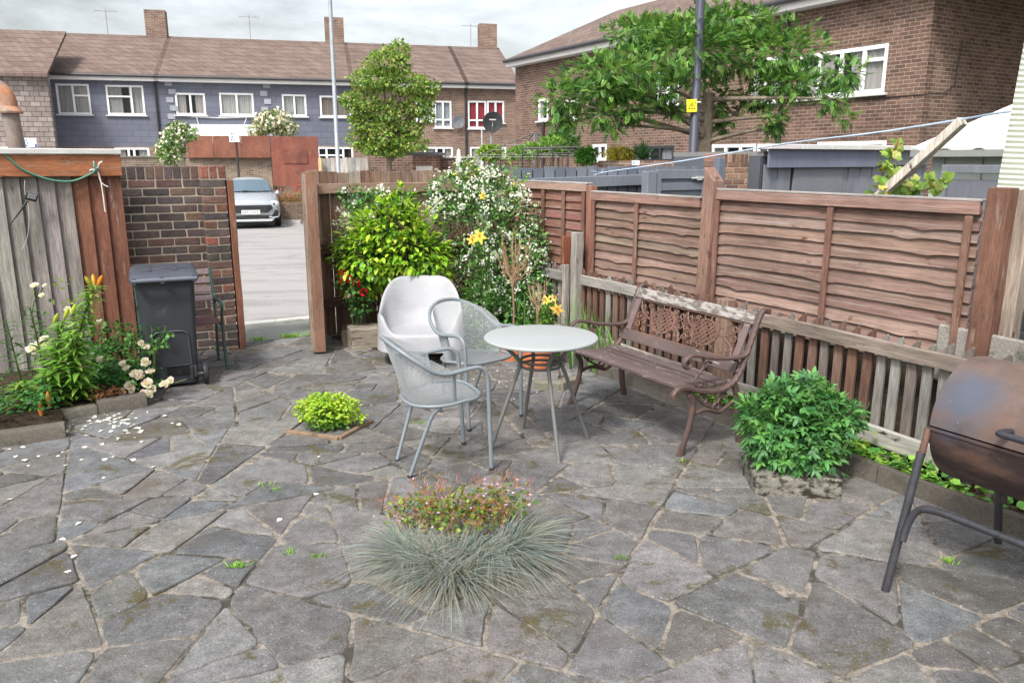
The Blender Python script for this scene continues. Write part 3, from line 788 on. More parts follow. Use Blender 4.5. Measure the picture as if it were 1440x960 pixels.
# ------------------------------------------------------------------ mesh chairs
def mesh_chair(name, label, loc, rz):
    T = thing(name, label, 'chair', loc, rz, None)
    SW = .225
    # arm and back loop
    right = [(.235, -.235, 0), (.222, -.24, .3), (.212, -.243, .55), (.195, -.245, .61), (.15, -.248, .638), (.06, -.252, .632), (-.04, -.255, .622), (-.12, -.25, .645), (-.2, -.232, .70), (-.275, -.17, .757), (-.315, -.08, .79)]
    loop = right+[(-.325, 0, .798)]+[(x, -y, z) for x, y, z in reversed(right)]
    S = spline(loop, 7); mb = MB(); mb.tube(S, .0125, 10, CG); mb.build('arm_frame', M_CHAIR, T, smooth=60)
    # seat ring
    ring = []
    for i in range(48):
        a = 2*PI*i/48; c, s = math.cos(a), math.sin(a)
        x = .215*math.copysign(abs(c)**(.55 if c > 0 else .95), c); y = SW*math.copysign(abs(s)**(.62 if c > 0 else .85), s)
        ring.append((x, y, .432+(.012 if c > 0 else -.0)-.012*(c < 0)*abs(c)))
    mb = MB(); mb.tube(ring, .0105, 8, CG, closed=True); mb.build('seat_frame', M_CHAIR, T, smooth=60)
    def inr(x, y):   # inside seat
        return (abs(x)/.215)**(2/.55 if x > 0 else 2/.95)+(abs(y)/SW)**(2/.62 if x > 0 else 2/.85) < 1
    mb = MB(); st = .0165; rr = .0017
    for sgn in (1, -1):
        k = -40
        while k <= 40:
            o = k*st*1.35; run = []
            for i in range(-30, 31):
                t = i*.012; x, y = t*.72, o+sgn*t*.95
                if inr(x, y): run.append((x, y, .436-.016*(1-(x*x+y*y)/.05)+(.0008*sgn)))
            if len(run) > 1: mb.tube(run[::2] if len(run) > 5 else run, rr, 3, (.38, .405, .42), caps=False)
            k += 1
    mb.build('seat_mesh', M_CHAIR, T)
    # back mesh: a cone-like sheet from seat ring up to the arm loop
    def back(u, v):  # u -1..1 round, v 0..1 up
        a = u*R(98)
        bx = -.20*math.cos(a)-.005; by = .212*math.sin(a)
        zt = .79-.165*abs(u)**2.3; tx = -.322*math.cos(a*.93)-.0; ty = .25*math.sin(a)
        if abs(u) > .75: tx = tx
        zb = .436
        return (bx+(tx-bx)*v, by+(ty-by)*v, zb+(zt-zb)*v)
    mb = MB(); n = 46; sg = 18
    for sgn in (1, -1):
        for k in range(-n, n+1):
            u0 = k/n*1.6; run = []
            for i in range(sg+1):
                v = i/sg; u = u0+sgn*(v-.5)*.60
                if abs(u) <= 1: run.append(back(u, v))
            if len(run) > 1: mb.tube(run, rr, 3, (.38, .405, .42), caps=False)
    mb.build('back_mesh', M_CHAIR, T)
    for s in (1, -1):
        mb = MB(); mb.tube([back(s*1.0, 0), back(s*1.0, .5), back(s*1.0, 1)], .009, 8, CG); mb.build('back_strut', M_CHAIR, T, smooth=60)
        mb = MB(); mb.tube(spline([(-.06, s*.215, .43), (-.085, s*.2, .40), (-.12, s*.175, .33), (-.235, s*.135, .0)], 6), .0115, 10, CG); mb.build('rear_leg', M_CHAIR, T, smooth=60)
        mb = MB(); mb.lathe([(.001, 0), (.016, 0), (.016, .012), (.013, .02)], 12, (.03, .03, .03), c=(.235, s*.235, 0)); mb.build('foot_cap', M_CHAIR, T, smooth=50)
        mb = MB(); mb.lathe([(.001, 0), (.015, 0), (.015, .012)], 12, (.03, .03, .03), c=(-.235, s*.135, 0)); mb.build('foot_cap', M_CHAIR, T, smooth=50)
    return T
mesh_chair('mesh_armchair', 'grey mesh armchair in front, its back to the left, nearest the blue grass', (-.43, 4.44, 0), R(24))
mesh_chair('mesh_armchair', 'grey metal mesh armchair standing behind, between the moulded tub chair and the round table', (-.265, 5.335, 0), R(-49))

# ------------------------------------------------------------------ moulded tub chair
def tub():
    nT, mb = 72, MB(); W, D = .375, .335
    def rim(t):   # 1 at the back, 0 at the front
        return .5-.5*math.cos(t)
    rows = []
    def se(t, k, e=.62):
        s, c = math.sin(t), math.cos(t)   # t=0 front (-y), pi back
        if c < 0: e = e+.34*min(1, -c*1.6)
        return W*k*math.copysign(abs(s)**e, s), -D*k*math.copysign(abs(c)**e, c)
    prof = []
    for i in range(nT):
        t = 2*PI*i/nT; b = (1-math.cos(t))/2          # 0 front .. 1 back
        arm = max(0, min(1, (b-.02)/.24)); arm = arm*arm*(3-2*arm)
        bk = max(0, min(1, (b-.46)/.49)); bk = bk*bk*(3-2*bk)
        h = .300+.155*arm+.262*bk
        lean = .085*bk
        # corner legs: bottom edge arches between four corners
        x, y = se(t, 1); cn = (abs(x)/W)*(abs(y)/D)
        fr = max(0, min(1, (cn-.80)/.10)); zb = .13*(1-fr)
        wide = 1.0+.05*(1-0)
        P = []
        for k, z in ((0.0, .262), (.25, .262), (.5, .266), (.68, .272), (.78, .285+.0*arm)):
            xx, yy = se(t, k, .75); P.append((xx, yy, z))
        f = arm
        xx, yy = se(t, .865); P.append((xx, yy+lean*.25, .292+(h-.292)*.35*f))
        xx, yy = se(t, .90); P.append((xx, yy+lean*.65, .300+(h-.300)*.72*f))
        xx, yy = se(t, .925); P.append((xx, yy+lean, h-.022))
        xx, yy = se(t, .955); P.append((xx, yy+lean, h-.004))
        xx, yy = se(t, .985); P.append((xx, yy+lean, h-.006))
        xx, yy = se(t, 1.01); P.append((xx, yy+lean*.95, h-.03))
        for q in (.33, .66):
            xx, yy = se(t, 1.01+.035*q); P.append((xx, yy+lean*.7*(1-q), h-.03+(zb-h+.03)*q))
        xx, yy = se(t, 1.05); P.append((xx, yy, zb+.01)); P.append((xx*1.003, yy*1.003, zb))
        xx, yy = se(t, 1.02); P.append((xx, yy, zb+.004)); xx, yy = se(t, 1.0); P.append((xx, yy, max(zb+.06, .20)))
        prof.append(P)
    m = len(prof[0]); vs = []; fs = []
    for P in prof: vs += P
    for i in range(nT):
        j = (i+1) % nT
        for k in range(m-1):
            if k == 0: fs.append((i*m, i*m+1, j*m+1)) if False else fs.append((i*m+0, i*m+1, j*m+1, j*m+0))
            else: fs.append((i*m+k, i*m+k+1, j*m+k+1, j*m+k))
    # collapse centre
    mb.add(vs, fs, (.34, .345, .365))
    o = mb.build('moulded_tub_chair', surf('weathered_white_plastic', (6, 6, 14), .06, .55, stain=.07, wear=(.36, .37, .39), wear_lo=.5, wear_hi=.7, wear_scale=(4, 4, 6), bumps=.04, spec=.4), loc=(-.83, 6.98, 0), rz=R(5), smooth=180)
    return tag(o, 'low moulded plastic tub chair in worn off white, in front of the bright green bush', 'chair')
tub()

# ------------------------------------------------------------------ ornate garden bench (local x depth, y along towards the back corner)
M_IRON = surf('rusty_cast_iron', (30, 30, 30), .25, .6, stain=.2, wear=(.17, .085, .05), wear_lo=.55, wear_hi=.7, wear_scale=(9, 9, 9), bumps=.4, bd=.003, spec=.4)
M_SLAT = surf('peeling_bench_paint', (60, 3, 60), .15, .6, stain=.15, wear=(.36, .32, .31), wear_lo=.60, wear_hi=.65, wear_scale=(60, 7, 60), bumps=.35, bd=.002, spec=.35)
M_FLAKE = surf('flaking_top_slat_paint', (60, 5, 60), .2, .7, stain=.2, wear=(.34, .32, .30), wear_lo=.46, wear_hi=.55, wear_scale=(34, 9, 34), wear2=(.22, .17, .14), w2lo=.62, w2hi=.66, w2scale=(20, 6, 20), bumps=.6, bd=.004, spec=.3)
bn = thing('garden_bench', 'ornate cast iron and timber garden bench against the picket fence', 'bench', gw(3.12, 3.42, 0), TH)
IR = (.085, .055, .05)
BL = 1.20
def arc(cx, cz, r, a0, a1, n=10):
    return [(cx+r*math.cos(R(a0+(a1-a0)*i/n)), cz+r*math.sin(R(a0+(a1-a0)*i/n))) for i in range(n+1)]
def spiral(cx, cz, r0, r1, a0, a1, n=18):
    return [(cx+(r0+(r1-r0)*i/n)*math.cos(R(a0+(a1-a0)*i/n)), cz+(r0+(r1-r0)*i/n)*math.sin(R(a0+(a1-a0)*i/n))) for i in range(n+1)]
for y, flip in ((0, 1), (BL, -1)):

    # main sweep: back post curving into the seat rail
    mb = MB()
    sweep = spline([(.725, y, .845), (.70, y, .85), (.675, y, .835), (.65, y, .79), (.615, y, .70), (.575, y, .60), (.535, y, .50), (.48, y, .425), (.40, y, .385), (.30, y, .378), (.18, y, .40), (.08, y, .432), (.02, y, .435), (-.02, y, .41), (-.022, y, .385)], 6)
    n = len(sweep)
    mb.tube(sweep, [(.023, .019) for _ in range(n)], 8, IR, flat=(0, 1, 0)); o = mb.build('end_frame', M_IRON, bn, smooth=50)
    # raised leaf ornament along the outer face
    mb2 = MB()
    for i in range(4, n-4, 3):
        p = sweep[i]; mb2.tube([(p.x+.010*math.cos(R(a)), y-flip*.019, p.z+.010*math.sin(R(a))) for a in range(0, 300, 40)], .0032, 4, jit(IR, .1))
    mb2.build('relief', M_IRON, o)
    # front leg with a flared foot
    mb = MB(); P = spline([(.10, y, .39), (.135, y, .33), (.135, y, .26), (.11, y, .16), (.075, y, .07), (.055, y, .0)], 6); m = len(P)
    mb.tube(P, [(.017, .021*(1+.9*max(0, (i/m-.75)/.25)) if i/m > .75 else .021) for i in range(m)], 8, IR, flat=(0, 1, 0)); mb.build('front_leg', M_IRON, bn, smooth=50)
    mb = MB(); P = spline([(.47, y, .42), (.505, y, .33), (.52, y, .22), (.535, y, .1), (.555, y, 0)], 5); m = len(P)
    mb.tube(P, [(.02, .024)]*m, 8, IR, flat=(0, 1, 0)); mb.build('rear_leg', M_IRON, bn, smooth=50)
    # low brace with scrolls
    mb = MB()
    mb.tube(spline([(.12, y, .235), (.18, y, .262), (.25, y, .268), (.31, y, .25), (.37, y, .235), (.43, y, .262), (.50, y, .30)], 5), [(.012, .014)]*31, 6, IR, flat=(0, 1, 0))
    for sp in (spiral(.335, .275, .032, .008, 200, -180), spiral(.215, .345, .034, .008, -60, 300), spiral(.40, .335, .028, .007, 250, -120)):
        mb.tube([(a, y, b) for a, b in sp], .008, 6, IR)
    mb.tube([(.15, y, .37), (.22, y, .31), (.30, y, .27)], .008, 6, IR); mb.tube([(.34, y, .30), (.37, y, .345), (.44, y, .385)], .008, 6, IR)
    mb.build('scroll_brace', M_IRON, bn, smooth=60)
    # arm
    mb = MB()
    arm = spline([(.575, y, .60), (.54, y, .578), (.47, y, .572), (.36, y, .582), (.24, y, .604), (.15, y, .627), (.09, y, .63), (.05, y, .608), (.05, y, .575), (.08, y, .56), (.10, y, .577)], 5); m = len(arm)
    mb.tube(arm, [(.024 if i < m*.7 else .018, .013) for i in range(m)], 8, IR, flat=(0, 1, 0)); mb.build('armrest', M_IRON, bn, smooth=50)
    mb = MB()
    mb.tube(spline([(.20, y, .605), (.21, y, .56), (.185, y, .52), (.15, y, .49), (.145, y, .45), (.175, y, .425), (.20, y, .44), (.19, y, .462)], 5), .0095, 7, IR)
    mb.tube(spline([(.27, y, .565), (.24, y, .575), (.225, y, .55), (.19, y, .525), (.16, y, .50)], 5), .008, 6, IR)
    mb.tube(spline([(.46, y, .56), (.50, y, .54), (.51, y, .50), (.49, y, .475)], 5), .009, 6, IR)
    mb.lathe([(.001, -.012), (.014, -.008), (.016, 0), (.014, .008), (.001, .012)], 10, IR, c=(.178, y, .515)); mb.build('arm_scroll', M_IRON, bn, smooth=60)
for i, (x, z, w) in enumerate(((.035, .430, .056), (.108, .418, .048), (.176, .404, .048), (.244, .395, .048), (.312, .393, .048), (.395, .401, .078))):
    mb = MB(); mb.box((x, BL/2, z+.012), (w, BL-.04, .022), jit((.095, .070, .066), .2), rot=(0, [-.05, .12, .1, .05, -.03, -.16][i]*1.0, 0)); mb.build('seat_slat', M_SLAT, bn, bevel=.004, seg=2)
LEANB = math.atan2(.12, .33)
mb = MB(); mb.box((.512, BL/2, .498), (.022, BL-.04, .075), (.10, .074, .070), rot=(0, LEANB, 0)); mb.build('lower_back_slat', M_SLAT, bn, bevel=.004, seg=2)
mb = MB(); mb.box((.640, BL/2, .803), (.024, BL-.03, .075), (.13, .11, .10), rot=(0, LEANB, 0)); mb.build('top_back_slat', M_FLAKE, bn, bevel=.004, seg=2)
# cast panel: two ovals of lattice among scrolls, plus timber uprights at the ends
def pb(u, v, off=0):   # u along, v 0..1 up between the slats
    return (.528+.098*v+off, u, .537+.225*v)
for u in (.06, BL-.06):
    mb = MB(); mb.tube([pb(u, 0), pb(u, 1)], [(.035, .012)]*2, 4, (.15, .105, .10), flat=(0, 1, 0)); mb.build('upright', M_SLAT, bn, bevel=.003)
mb = MB(); PC = (.15, .082, .062)
H = .246
for cu in (.39, BL-.39):
    el = [(math.cos(2*PI*i/36), math.sin(2*PI*i/36)) for i in range(36)]
    mb.tube([pb(cu+.118*c, .5+.36*s) for c, s in el], .0075, 6, PC, closed=True)
    for sgn in (1, -1):
        for k in range(-4, 5):
            run = []
            for i in range(-20, 21):
                t = i*.012; uu = k*.043+t*.75; vv = sgn*t*.60/.246*1.1
                if (uu/.116)**2+(vv/.355)**2 < 1: run.append(pb(cu+uu, .5+vv, .002*sgn))
            if len(run) > 2: mb.tube(run, [(.003, .0075)]*len(run), 4, jit(PC, .1), flat=(1, 0, 0))
    for i in range(14):   # petals round the oval
        a = 2*PI*i/14; c, s = math.cos(a), math.sin(a)
        q = [pb(cu+(.125+.0)*c, .5+.385*s), pb(cu+.145*c+.012*s, .5+.45*s-.04*c), pb(cu+.16*c, .5+.5*s if abs(s) < .9 else .5+.49*s)]
        mb.tube(spline(q, 3), .005, 5, PC)
def sc(cu, cv, r, a0, a1, flipu=1):
    mb.tube([pb(cu+flipu*p[0], cv+p[1]/H) for p in spiral(0, 0, r, r*.22, a0, a1, 16)], .0055, 5, PC)
for base, f in ((.10, 1), (BL-.10, -1), (BL/2, 1), (BL/2, -1)):
    d = 0 if base != BL/2 else .0
    sc(base+f*.04, .80, .030, 150, 560, f); sc(base+f*.04, .22, .030, -150, -560, f)
    sc(base+f*.105, .88, .022, 30, -330, f); sc(base+f*.105, .12, .022, -30, 330, f)
    sc(base+f*.03, .5, .028, 90, 430, f); sc(base+f*.095, .62, .020, 200, 560, f); sc(base+f*.095, .36, .020, -200, -560, f)
    mb.tube(spline([pb(base, .05), pb(base+f*.03, .3), pb(base+f*.09, .45), pb(base+f*.14, .5)], 4), .0055, 5, PC)
    mb.tube(spline([pb(base, .95), pb(base+f*.03, .7), pb(base+f*.09, .55), pb(base+f*.14, .5)], 4), .0055, 5, PC)
for v in (.0, 1.0): mb.tube([pb(.06, v), pb(BL-.06, v)], .006, 5, PC)
mb.build('cast_scroll_panel', M_IRON, bn, smooth=60)

# ------------------------------------------------------------------ oil drum barbecue
def drummat():
    m, nt, b, out = newmat('heat_stained_rust')
    at = N(nt, 'ShaderNodeAttribute', attribute_name='Col'); o = coords(nt)
    f = ramp(nt, noise(nt, o, 7, 6, .65), .3, .7, .72, 1.3)
    c = N(nt, 'ShaderNodeVectorMath', operation='SCALE'); nt.links.new(at.outputs['Color'], c.inputs[0]); nt.links.new(f, c.inputs[3])
    r2 = mix(nt, ramp(nt, noise(nt, coords(nt, (3, 3, 9)), 1.2, 5, .65), .5, .68, 0, .8), c.outputs[0], (.16, .092, .066))
    r3 = mix(nt, ramp(nt, noise(nt, o, 30, 5, .7), .62, .75, 0, .5), r2, (.1, .06, .05))
    # blued patch where the fire heated the far end (its own place on the drum)
    t = N(nt, 'ShaderNodeTexCoord'); d = N(nt, 'ShaderNodeVectorMath', operation='DISTANCE'); nt.links.new(t.outputs['Object'], d.inputs[0]); d.inputs[1].default_value = (-.22, .76, .84)
    dd = mathn(nt, 'ADD', d.outputs['Value'], ramp(nt, noise(nt, o, 6, 4, .6), .3, .7, -.05, .05))
    r4 = mix(nt, ramp(nt, dd, .05, .18, .8, 0), r3, (.075, .095, .135))
    sp = mix(nt, ramp(nt, noise(nt, o, 60, 2, .5), .77, .8, 0, .8), r4, (.5, .45, .42))
    nt.links.new(sp, b.inputs['Base Color']); b.inputs['Roughness'].default_value = .68; b.inputs['Specular IOR Level'].default_value = .35
    bump(nt, b, noise(nt, o, 35, 5, .7), .25, .003); return m
M_DRUM = drummat()
bq = thing('drum_barbecue', 'rusty oil drum barbecue on a dark pipe stand at the right edge of the patio', 'barbecue', gw(3.29, .93, 0), TH)
DR, DL, DZ = .264, .87, .708
def halfdrum(a0, a1, col, rr=DR, n=28):
    mb = MB(); vs = []; fs = []
    ys = [0, .006, .02, .29, .30, .31, .56, .57, .58, DL-.02, DL-.006, DL]
    rs = [rr-.012, rr-.003, rr, rr, rr+.0012, rr, rr, rr+.0012, rr, rr, rr-.003, rr-.012]
    for y, r_ in zip(ys, rs):
        for i in range(n+1):
            a = R(a0+(a1-a0)*i/n); vs.append((r_*math.cos(a), y, DZ+r_*math.sin(a)))
    m = n+1
    for j in range(len(ys)-1):
        for i in range(n): fs.append((j*m+i, j*m+i+1, (j+1)*m+i+1, (j+1)*m+i))
    fs += [tuple(range(n, -1, -1)), tuple((len(ys)-1)*m+i for i in range(m))]
    mb.add(vs, fs, col); return mb
halfdrum(2, 178, (.12, .085, .073), DR+.004).build('lid', M_DRUM, bq, smooth=40)
halfdrum(180, 360, (.05, .033, .031)).build('fire_bowl', M_DRUM, bq, smooth=40)
mb = MB(); mb.tube([(-DR-.003, .0, DZ-.004), (-DR-.003, DL, DZ-.004)], [(.008, .004)]*2, 4, (.07, .045, .04), flat=(0, 0, 1)); mb.build('rim_strip', M_DRUM, bq)
mb = MB(); mb.tube(spline([(-DR+.0, .55, DZ+.075), (-DR-.06, .555, DZ+.08), (-DR-.07, .53, DZ+.078), (-DR-.07, .3, DZ+.078), (-DR-.07, .12, DZ+.078), (-DR-.055, .09, DZ+.08), (-DR, .09, DZ+.075)], 6), .0135, 10, (.03, .032, .04)); mb.build('lid_handle', M_METAL, bq, smooth=60)
PIPE = (.035, .036, .042)
M_PIPE = surf('rusting_black_pipe', (25, 25, 25), .25, .45, wear=(.13, .065, .04), wear_lo=.58, wear_hi=.72, wear_scale=(7, 7, 5), bumps=.2, spec=.5)
for s in (-1, 1):
    for y in (DL-.0, .0):
        mb = MB(); mb.tube([(s*.425, y, 0), (s*.29, y, .60)], .0175, 12, PIPE); mb.build('leg', M_PIPE, bq, smooth=60)
        mb = MB(); mb.tube([(s*.285, y, .58), (s*.262, y, .70)], .014, 10, (.12, .065, .05)); mb.build('leg_bracket', M_PIPE, bq, smooth=60)
    xs = s*.35
    mb = MB(); mb.tube(spline([(s*.378, DL-.02, .23), (s*.36, DL-.025, .31), (xs, DL-.055, .375), (xs, DL-.12, .40), (xs, DL-.25, .405), (xs, .25, .405), (xs, .12, .40), (xs, .055, .375), (s*.36, .025, .31), (s*.378, .02, .23)], 7), .0155, 10, PIPE); mb.build('side_rail', M_PIPE, bq, smooth=60)

# ------------------------------------------------------------------ wheelie bin, its back towards the camera
M_BIN = surf('scuffed_bin_plastic', (50, 50, 20), .1, .48, stain=.12, wear=(.09, .09, .095), wear_lo=.62, wear_hi=.78, wear_scale=(6, 6, 3), bumps=.1, spec=.4)
BCc = (.034, .037, .044)
BS = .9
bi = thing('wheelie_bin', 'dark grey wheelie bin with its hinges and wheels towards the patio, beside the brick wall', 'wheelie bin', (-2.79, 6.22, 0), R(25))
bi.scale = (.86, .9, .935)
def rrect(w, d, r, n=5):
    out = []
    for cx, cy, a in ((w/2-r, d/2-r, 0), (-w/2+r, d/2-r, 90), (-w/2+r, -d/2+r, 180), (w/2-r, -d/2+r, 270)):
        for i in range(n+1): out.append((cx+r*math.cos(R(a+90*i/n)), cy+r*math.sin(R(a+90*i/n))))
    return out
mb = MB(); vs = []; fs = []; lv = [(.03, .41, .42), (.05, .425, .44), (.12, .43, .45), (.5, .465, .52), (.88, .50, .585), (.90, .53, .62), (.93, .53, .62)]
n = 24
for z, w, d in lv:
    vs += [(x, y+(d/2-.22)*1.0, z) for x, y in rrect(w, d, .05)]
for j in range(len(lv)-1): fs += [(j*n+i, j*n+(i+1) % n, (j+1)*n+(i+1) % n, (j+1)*n+i) for i in range(n)]
fs += [tuple(range(n-1, -1, -1)), tuple((len(lv)-1)*n+i for i in range(n))]
mb.add(vs, fs, BCc); mb.build('body', M_BIN, bi, smooth=50)
# raised frame of the recess on the back face
def bk(x, z, o=0): return (x, -.222+.0*(z)-o, z)
mb = MB(); mb.tube(spline([bk(-.16, .13), bk(-.155, .42), bk(-.13, .475), bk(-.08, .49), bk(.08, .49), bk(.13, .475), bk(.155, .42), bk(.165, .13)], 5), .011, 6, (.05, .055, .064)); mb.build('recess_frame', M_BIN, bi, smooth=60)
mb = MB(); mb.box((.045, -.2235, .145), (.19, .008, .085), (.008, .008, .009)); mb.build('recess_shade_plate', M_BIN, bi, bevel=.002)  # near-black plate, the shade inside the axle hole painted as colour
mb = MB(); mb.box((.045, -.228, .193), (.22, .012, .012), BCc); mb.box((.155, -.226, .12), (.03, .02, .12), BCc); mb.box((.19, -.224, .13), (.03, .03, .1), BCc); mb.build('axle_housing', M_BIN, bi, bevel=.003)
mb = MB(); mb.tube([(-.30, -.20, .10), (.30, -.20, .10)], .009, 8, (.25, .25, .26)); mb.build('axle', M_METAL, bi, smooth=60)
for s in (-1, 1):
    M = Matrix.Translation((s*.275, -.20, .10)) @ Matrix.Rotation(PI/2, 4, 'Y')

    mb = MB(); mb.lathe([(.05, -.022), (.085, -.024), (.097, -.018), (.1, 0), (.097, .018), (.085, .024), (.05, .022)], 28, (.022, .022, .024), M=M); o = mb.build('wheel', M_BIN, bi, smooth=40)
    mb = MB(); mb.lathe([(.001, -.012), (.05, -.014), (.055, 0), (.05, .014), (.001, .012)], 20, (.04, .04, .043), M=M); mb.build('hub', M_BIN, o, smooth=40)
mb = MB(); vs = []; fs = []
for z, w, d, o in ((.925, .575, .68, 0), (.955, .58, .685, 0), (.985, .545, .62, .0), (.995, .50, .56, .01), (1.0, .40, .44, .02)):
    vs += [(x, y+.085+o, z+(y*.02)) for x, y in rrect(w, d, .06)]
for j in range(4): fs += [(j*n+i, j*n+(i+1) % n, (j+1)*n+(i+1) % n, (j+1)*n+i) for i in range(n)]
fs += [tuple(range(n-1, -1, -1)), tuple(4*n+i for i in range(n))]
mb.add(vs, fs, (.058, .066, .085))
for x in (-.12, .10): mb.box((x, .08, 1.001), (.05, .38, .012), (.055, .062, .078))
mb.box((0, .0, .998), (.42, .05, .014), (.055, .062, .078)); mb.build('lid', M_BIN, bi, smooth=40, bevel=.003)
mb = MB(); mb.tube([(-.27, -.315, .945), (.27, -.315, .945)], .018, 10, (.12, .135, .165))
for x in (-.25, -.02, .25): mb.box((x, -.285, .94), (.035, .08, .045), (.06, .067, .08))
mb.build('handle', M_BIN, bi, smooth=50)

# ------------------------------------------------------------------ small green park bench behind the bin
pb_ = thing('slatted_bench', 'small slatted bench with green iron ends, half hidden behind the wheelie bin', 'bench', gw(1.14, 6.98, 0), TH)
GR = (.03, .085, .07)
M_GIR = surf('green_painted_iron', (30, 30, 30), .15, .45, stain=.1, wear=(.12, .12, .1), wear_lo=.68, wear_hi=.76, bumps=.15)
for x in (-.62, 0):
    mb = MB(); P = spline([(x, .42, .84), (x, .40, .78), (x, .36, .66), (x, .33, .58), (x, .31, .47), (x, .30, .40), (x, .33, .2), (x, .36, 0)], 5); mb.tube(P, [(.012, .02)]*len(P), 8, GR, flat=(1, 0, 0)); mb.build('rear_leg', M_GIR, pb_, smooth=50)
    mb = MB(); P = spline([(x, .33, .60), (x, .2, .59), (x, .05, .60), (x, -.05, .595), (x, -.07, .565), (x, -.03, .50), (x, -.01, .40), (x, -.02, .2), (x, -.06, 0)], 5); mb.tube(P, [(.012, .018)]*len(P), 8, GR, flat=(1, 0, 0)); mb.build('front_leg', M_GIR, pb_, smooth=50)
    mb = MB(); mb.lathe([(.001, -.012), (.035, -.01), (.035, .01), (.001, .012)], 16, GR, M=Matrix.Translation((x, .305, .575)) @ Matrix.Rotation(PI/2, 4, 'Y')); mb.tube([(x, -.01, .39), (x, .31, .40)], .012, 8, GR); mb.build('joint_boss', M_GIR, pb_, smooth=50)
for i in range(4):
    mb = MB(); z = .81-i*.075; mb.box((-.31, .405-i*.028, z), (.60, .02, .05), jit((.17, .12, .125), .06), rot=(-.35, 0, 0)); mb.build('back_slat', M_SLAT, pb_, bevel=.003)
for i in range(5):
    mb = MB(); mb.box((-.31, .02+i*.066, .41+.004*abs(i-2)), (.60, .055, .02), jit((.16, .09, .09), .06)); mb.build('seat_slat', M_SLAT, pb_, bevel=.003)

# ------------------------------------------------------------------ stone blocks, planter, pots
mb = MB(); mb.box((0, 0, .035), (.46, .38, .15), (.20, .19, .16)); o = mb.build('stone_slab', surf('mossy_slab', (50, 50, 50), .3, .92, wear=(.035, .033, .025), wear_lo=.46, wear_hi=.58, wear_scale=(14, 14, 26), bumps=.8, bd=.006, spec=.1), loc=(1.565, 4.13, 0), rz=R(-4), bevel=.012, seg=2)
tag(o, 'square mossy stone slab under the leafy green bush', 'stone slab')
mb = MB(); mb.box((0, 0, .08), (.66, .26, .26), (.27, .235, .19)); o = mb.build('timber_sleeper', surf('old_split_timber', (4, 40, 40), .4, .9, wear=(.06, .045, .03), wear_lo=.5, wear_hi=.62, wear_scale=(3, 14, 12), bumps=1, bd=.01, spec=.1), loc=(-1.27, 7.50, 0), rz=R(22), bevel=.015, seg=2)
tag(o, 'short weathered timber sleeper lying below the green bush at the foot of the gate', 'sleeper')
mb = MB(); mb.box((0, 0, .06), (.34, .15, .2), (.12, .1, .08)); o = mb.build('timber_sleeper', M_BARK, loc=(-1.62, 7.62, 0), rz=R(100), bevel=.015)
tag(o, 'dark end of a timber edging lying between the gate and the pale sleeper', 'sleeper')
for (a, b), lab in (((3.0, 6.15), 'rough stone edging of the corner bed behind the table, left piece'),):
    pass
for p, w, rz, lab in ((G(800, 545), .26, R(48), 'broken stone edging block just under the left end of the ornate bench'), (G(770, 548), .22, R(-5), 'low stone edging block in front of the terracotta pots')):
    mb = MB(); mb.box((0, 0, .0), (w, .09, .13), jit((.22, .2, .16), .1), rot=(0, .03, 0)); o = mb.build('edging_block', M_STONE, loc=(p.x, p.y+.04, 0), rz=rz, bevel=.012, seg=2); tag(o, lab, 'edging stone')
M_TERRA = surf('terracotta', (40, 40, 40), .12, .8, stain=.15, wear=(.5, .34, .27), wear_lo=.66, wear_hi=.8, wear_scale=(5, 5, 8), bumps=.15, spec=.2)
def pot(loc, r, h, lab):
    T = thing('plant_pot', lab, 'plant pot', loc, 0)
    mb = MB(); mb.lathe([(.001, .0), (r*.72, 0), (r*.74, .01), (r*.93, h*.8), (r*.93, h*.82), (r*1.02, h*.83), (r*1.03, h), (r*.93, h), (r*.9, h*.9), (.001, h*.88)], 40, (.52, .17, .08)); mb.build('pot_wall', M_TERRA, T, smooth=35)
    mb = MB(); mb.lathe([(.001, h*.92), (r*.5, h*.915), (r*.9, h*.9)], 20, (.05, .038, .028)); mb.build('potting_soil', M_SOIL, T, smooth=60)
pot((.01, 6.98, 0), .16, .27, 'terracotta pot behind the table, further left, half hidden by the mesh chair')
pot((.225, 6.68, 0), .165, .30, 'terracotta pot directly behind the table, the right one of the two')
# raised edging round the lime green bush
for p0, p1, lab in ((G(403, 609), G(477, 619), 'thin broken paving edge along the front of the lime green bush'), (G(477, 619), G(523, 594), 'thin broken paving edge to the right of the lime green bush')):
    mb = MB(); d = p1-p0; L = d.length; mb.box((L/2, 0, .008), (L, .035, .04), (.23, .16, .11)); o = mb.build('edging_strip', M_STONE, loc=(p0.x, p0.y, 0), rz=math.atan2(d.y, d.x), bevel=.008, seg=2); tag(o, lab, 'edging')

# solar spike light hung on the left fence
P = WALL(38, 277, gw(.5, 7.53), (CT, ST)); sl = thing('solar_spike_light', 'small solar garden light hanging by its black spike on the left board fence', 'garden light', gw(.5+P[0], 7.53, P[1]), TH)
mb = MB(); mb.box((.03, -.03, 0), (.085, .03, .06), (.03, .03, .03), rot=(.4, .3, .2)); mb.build('lamp_head', M_GENERIC, sl, bevel=.006, seg=2)
mb = MB(); mb.box((.035, -.05, .005), (.06, .006, .04), (.35, .38, .4), rot=(.4, .3, .2)); mb.build('solar_panel', M_METAL, sl)
mb = MB(); mb.tube([(.0, -.03, -.03), (-.16, -.03, -.24)], [.012, .003], 6, (.02, .02, .022)); mb.build('spike', M_GENERIC, sl)
mb = MB(); mb.tube(spline([(.0, -.02, .13), (-.01, -.035, .05), (.0, -.035, -.1), (-.03, -.03, -.3), (-.09, -.03, -.42)], 5), .0025, 4, (.5, .49, .45)); mb.build('string', M_GENERIC, sl)
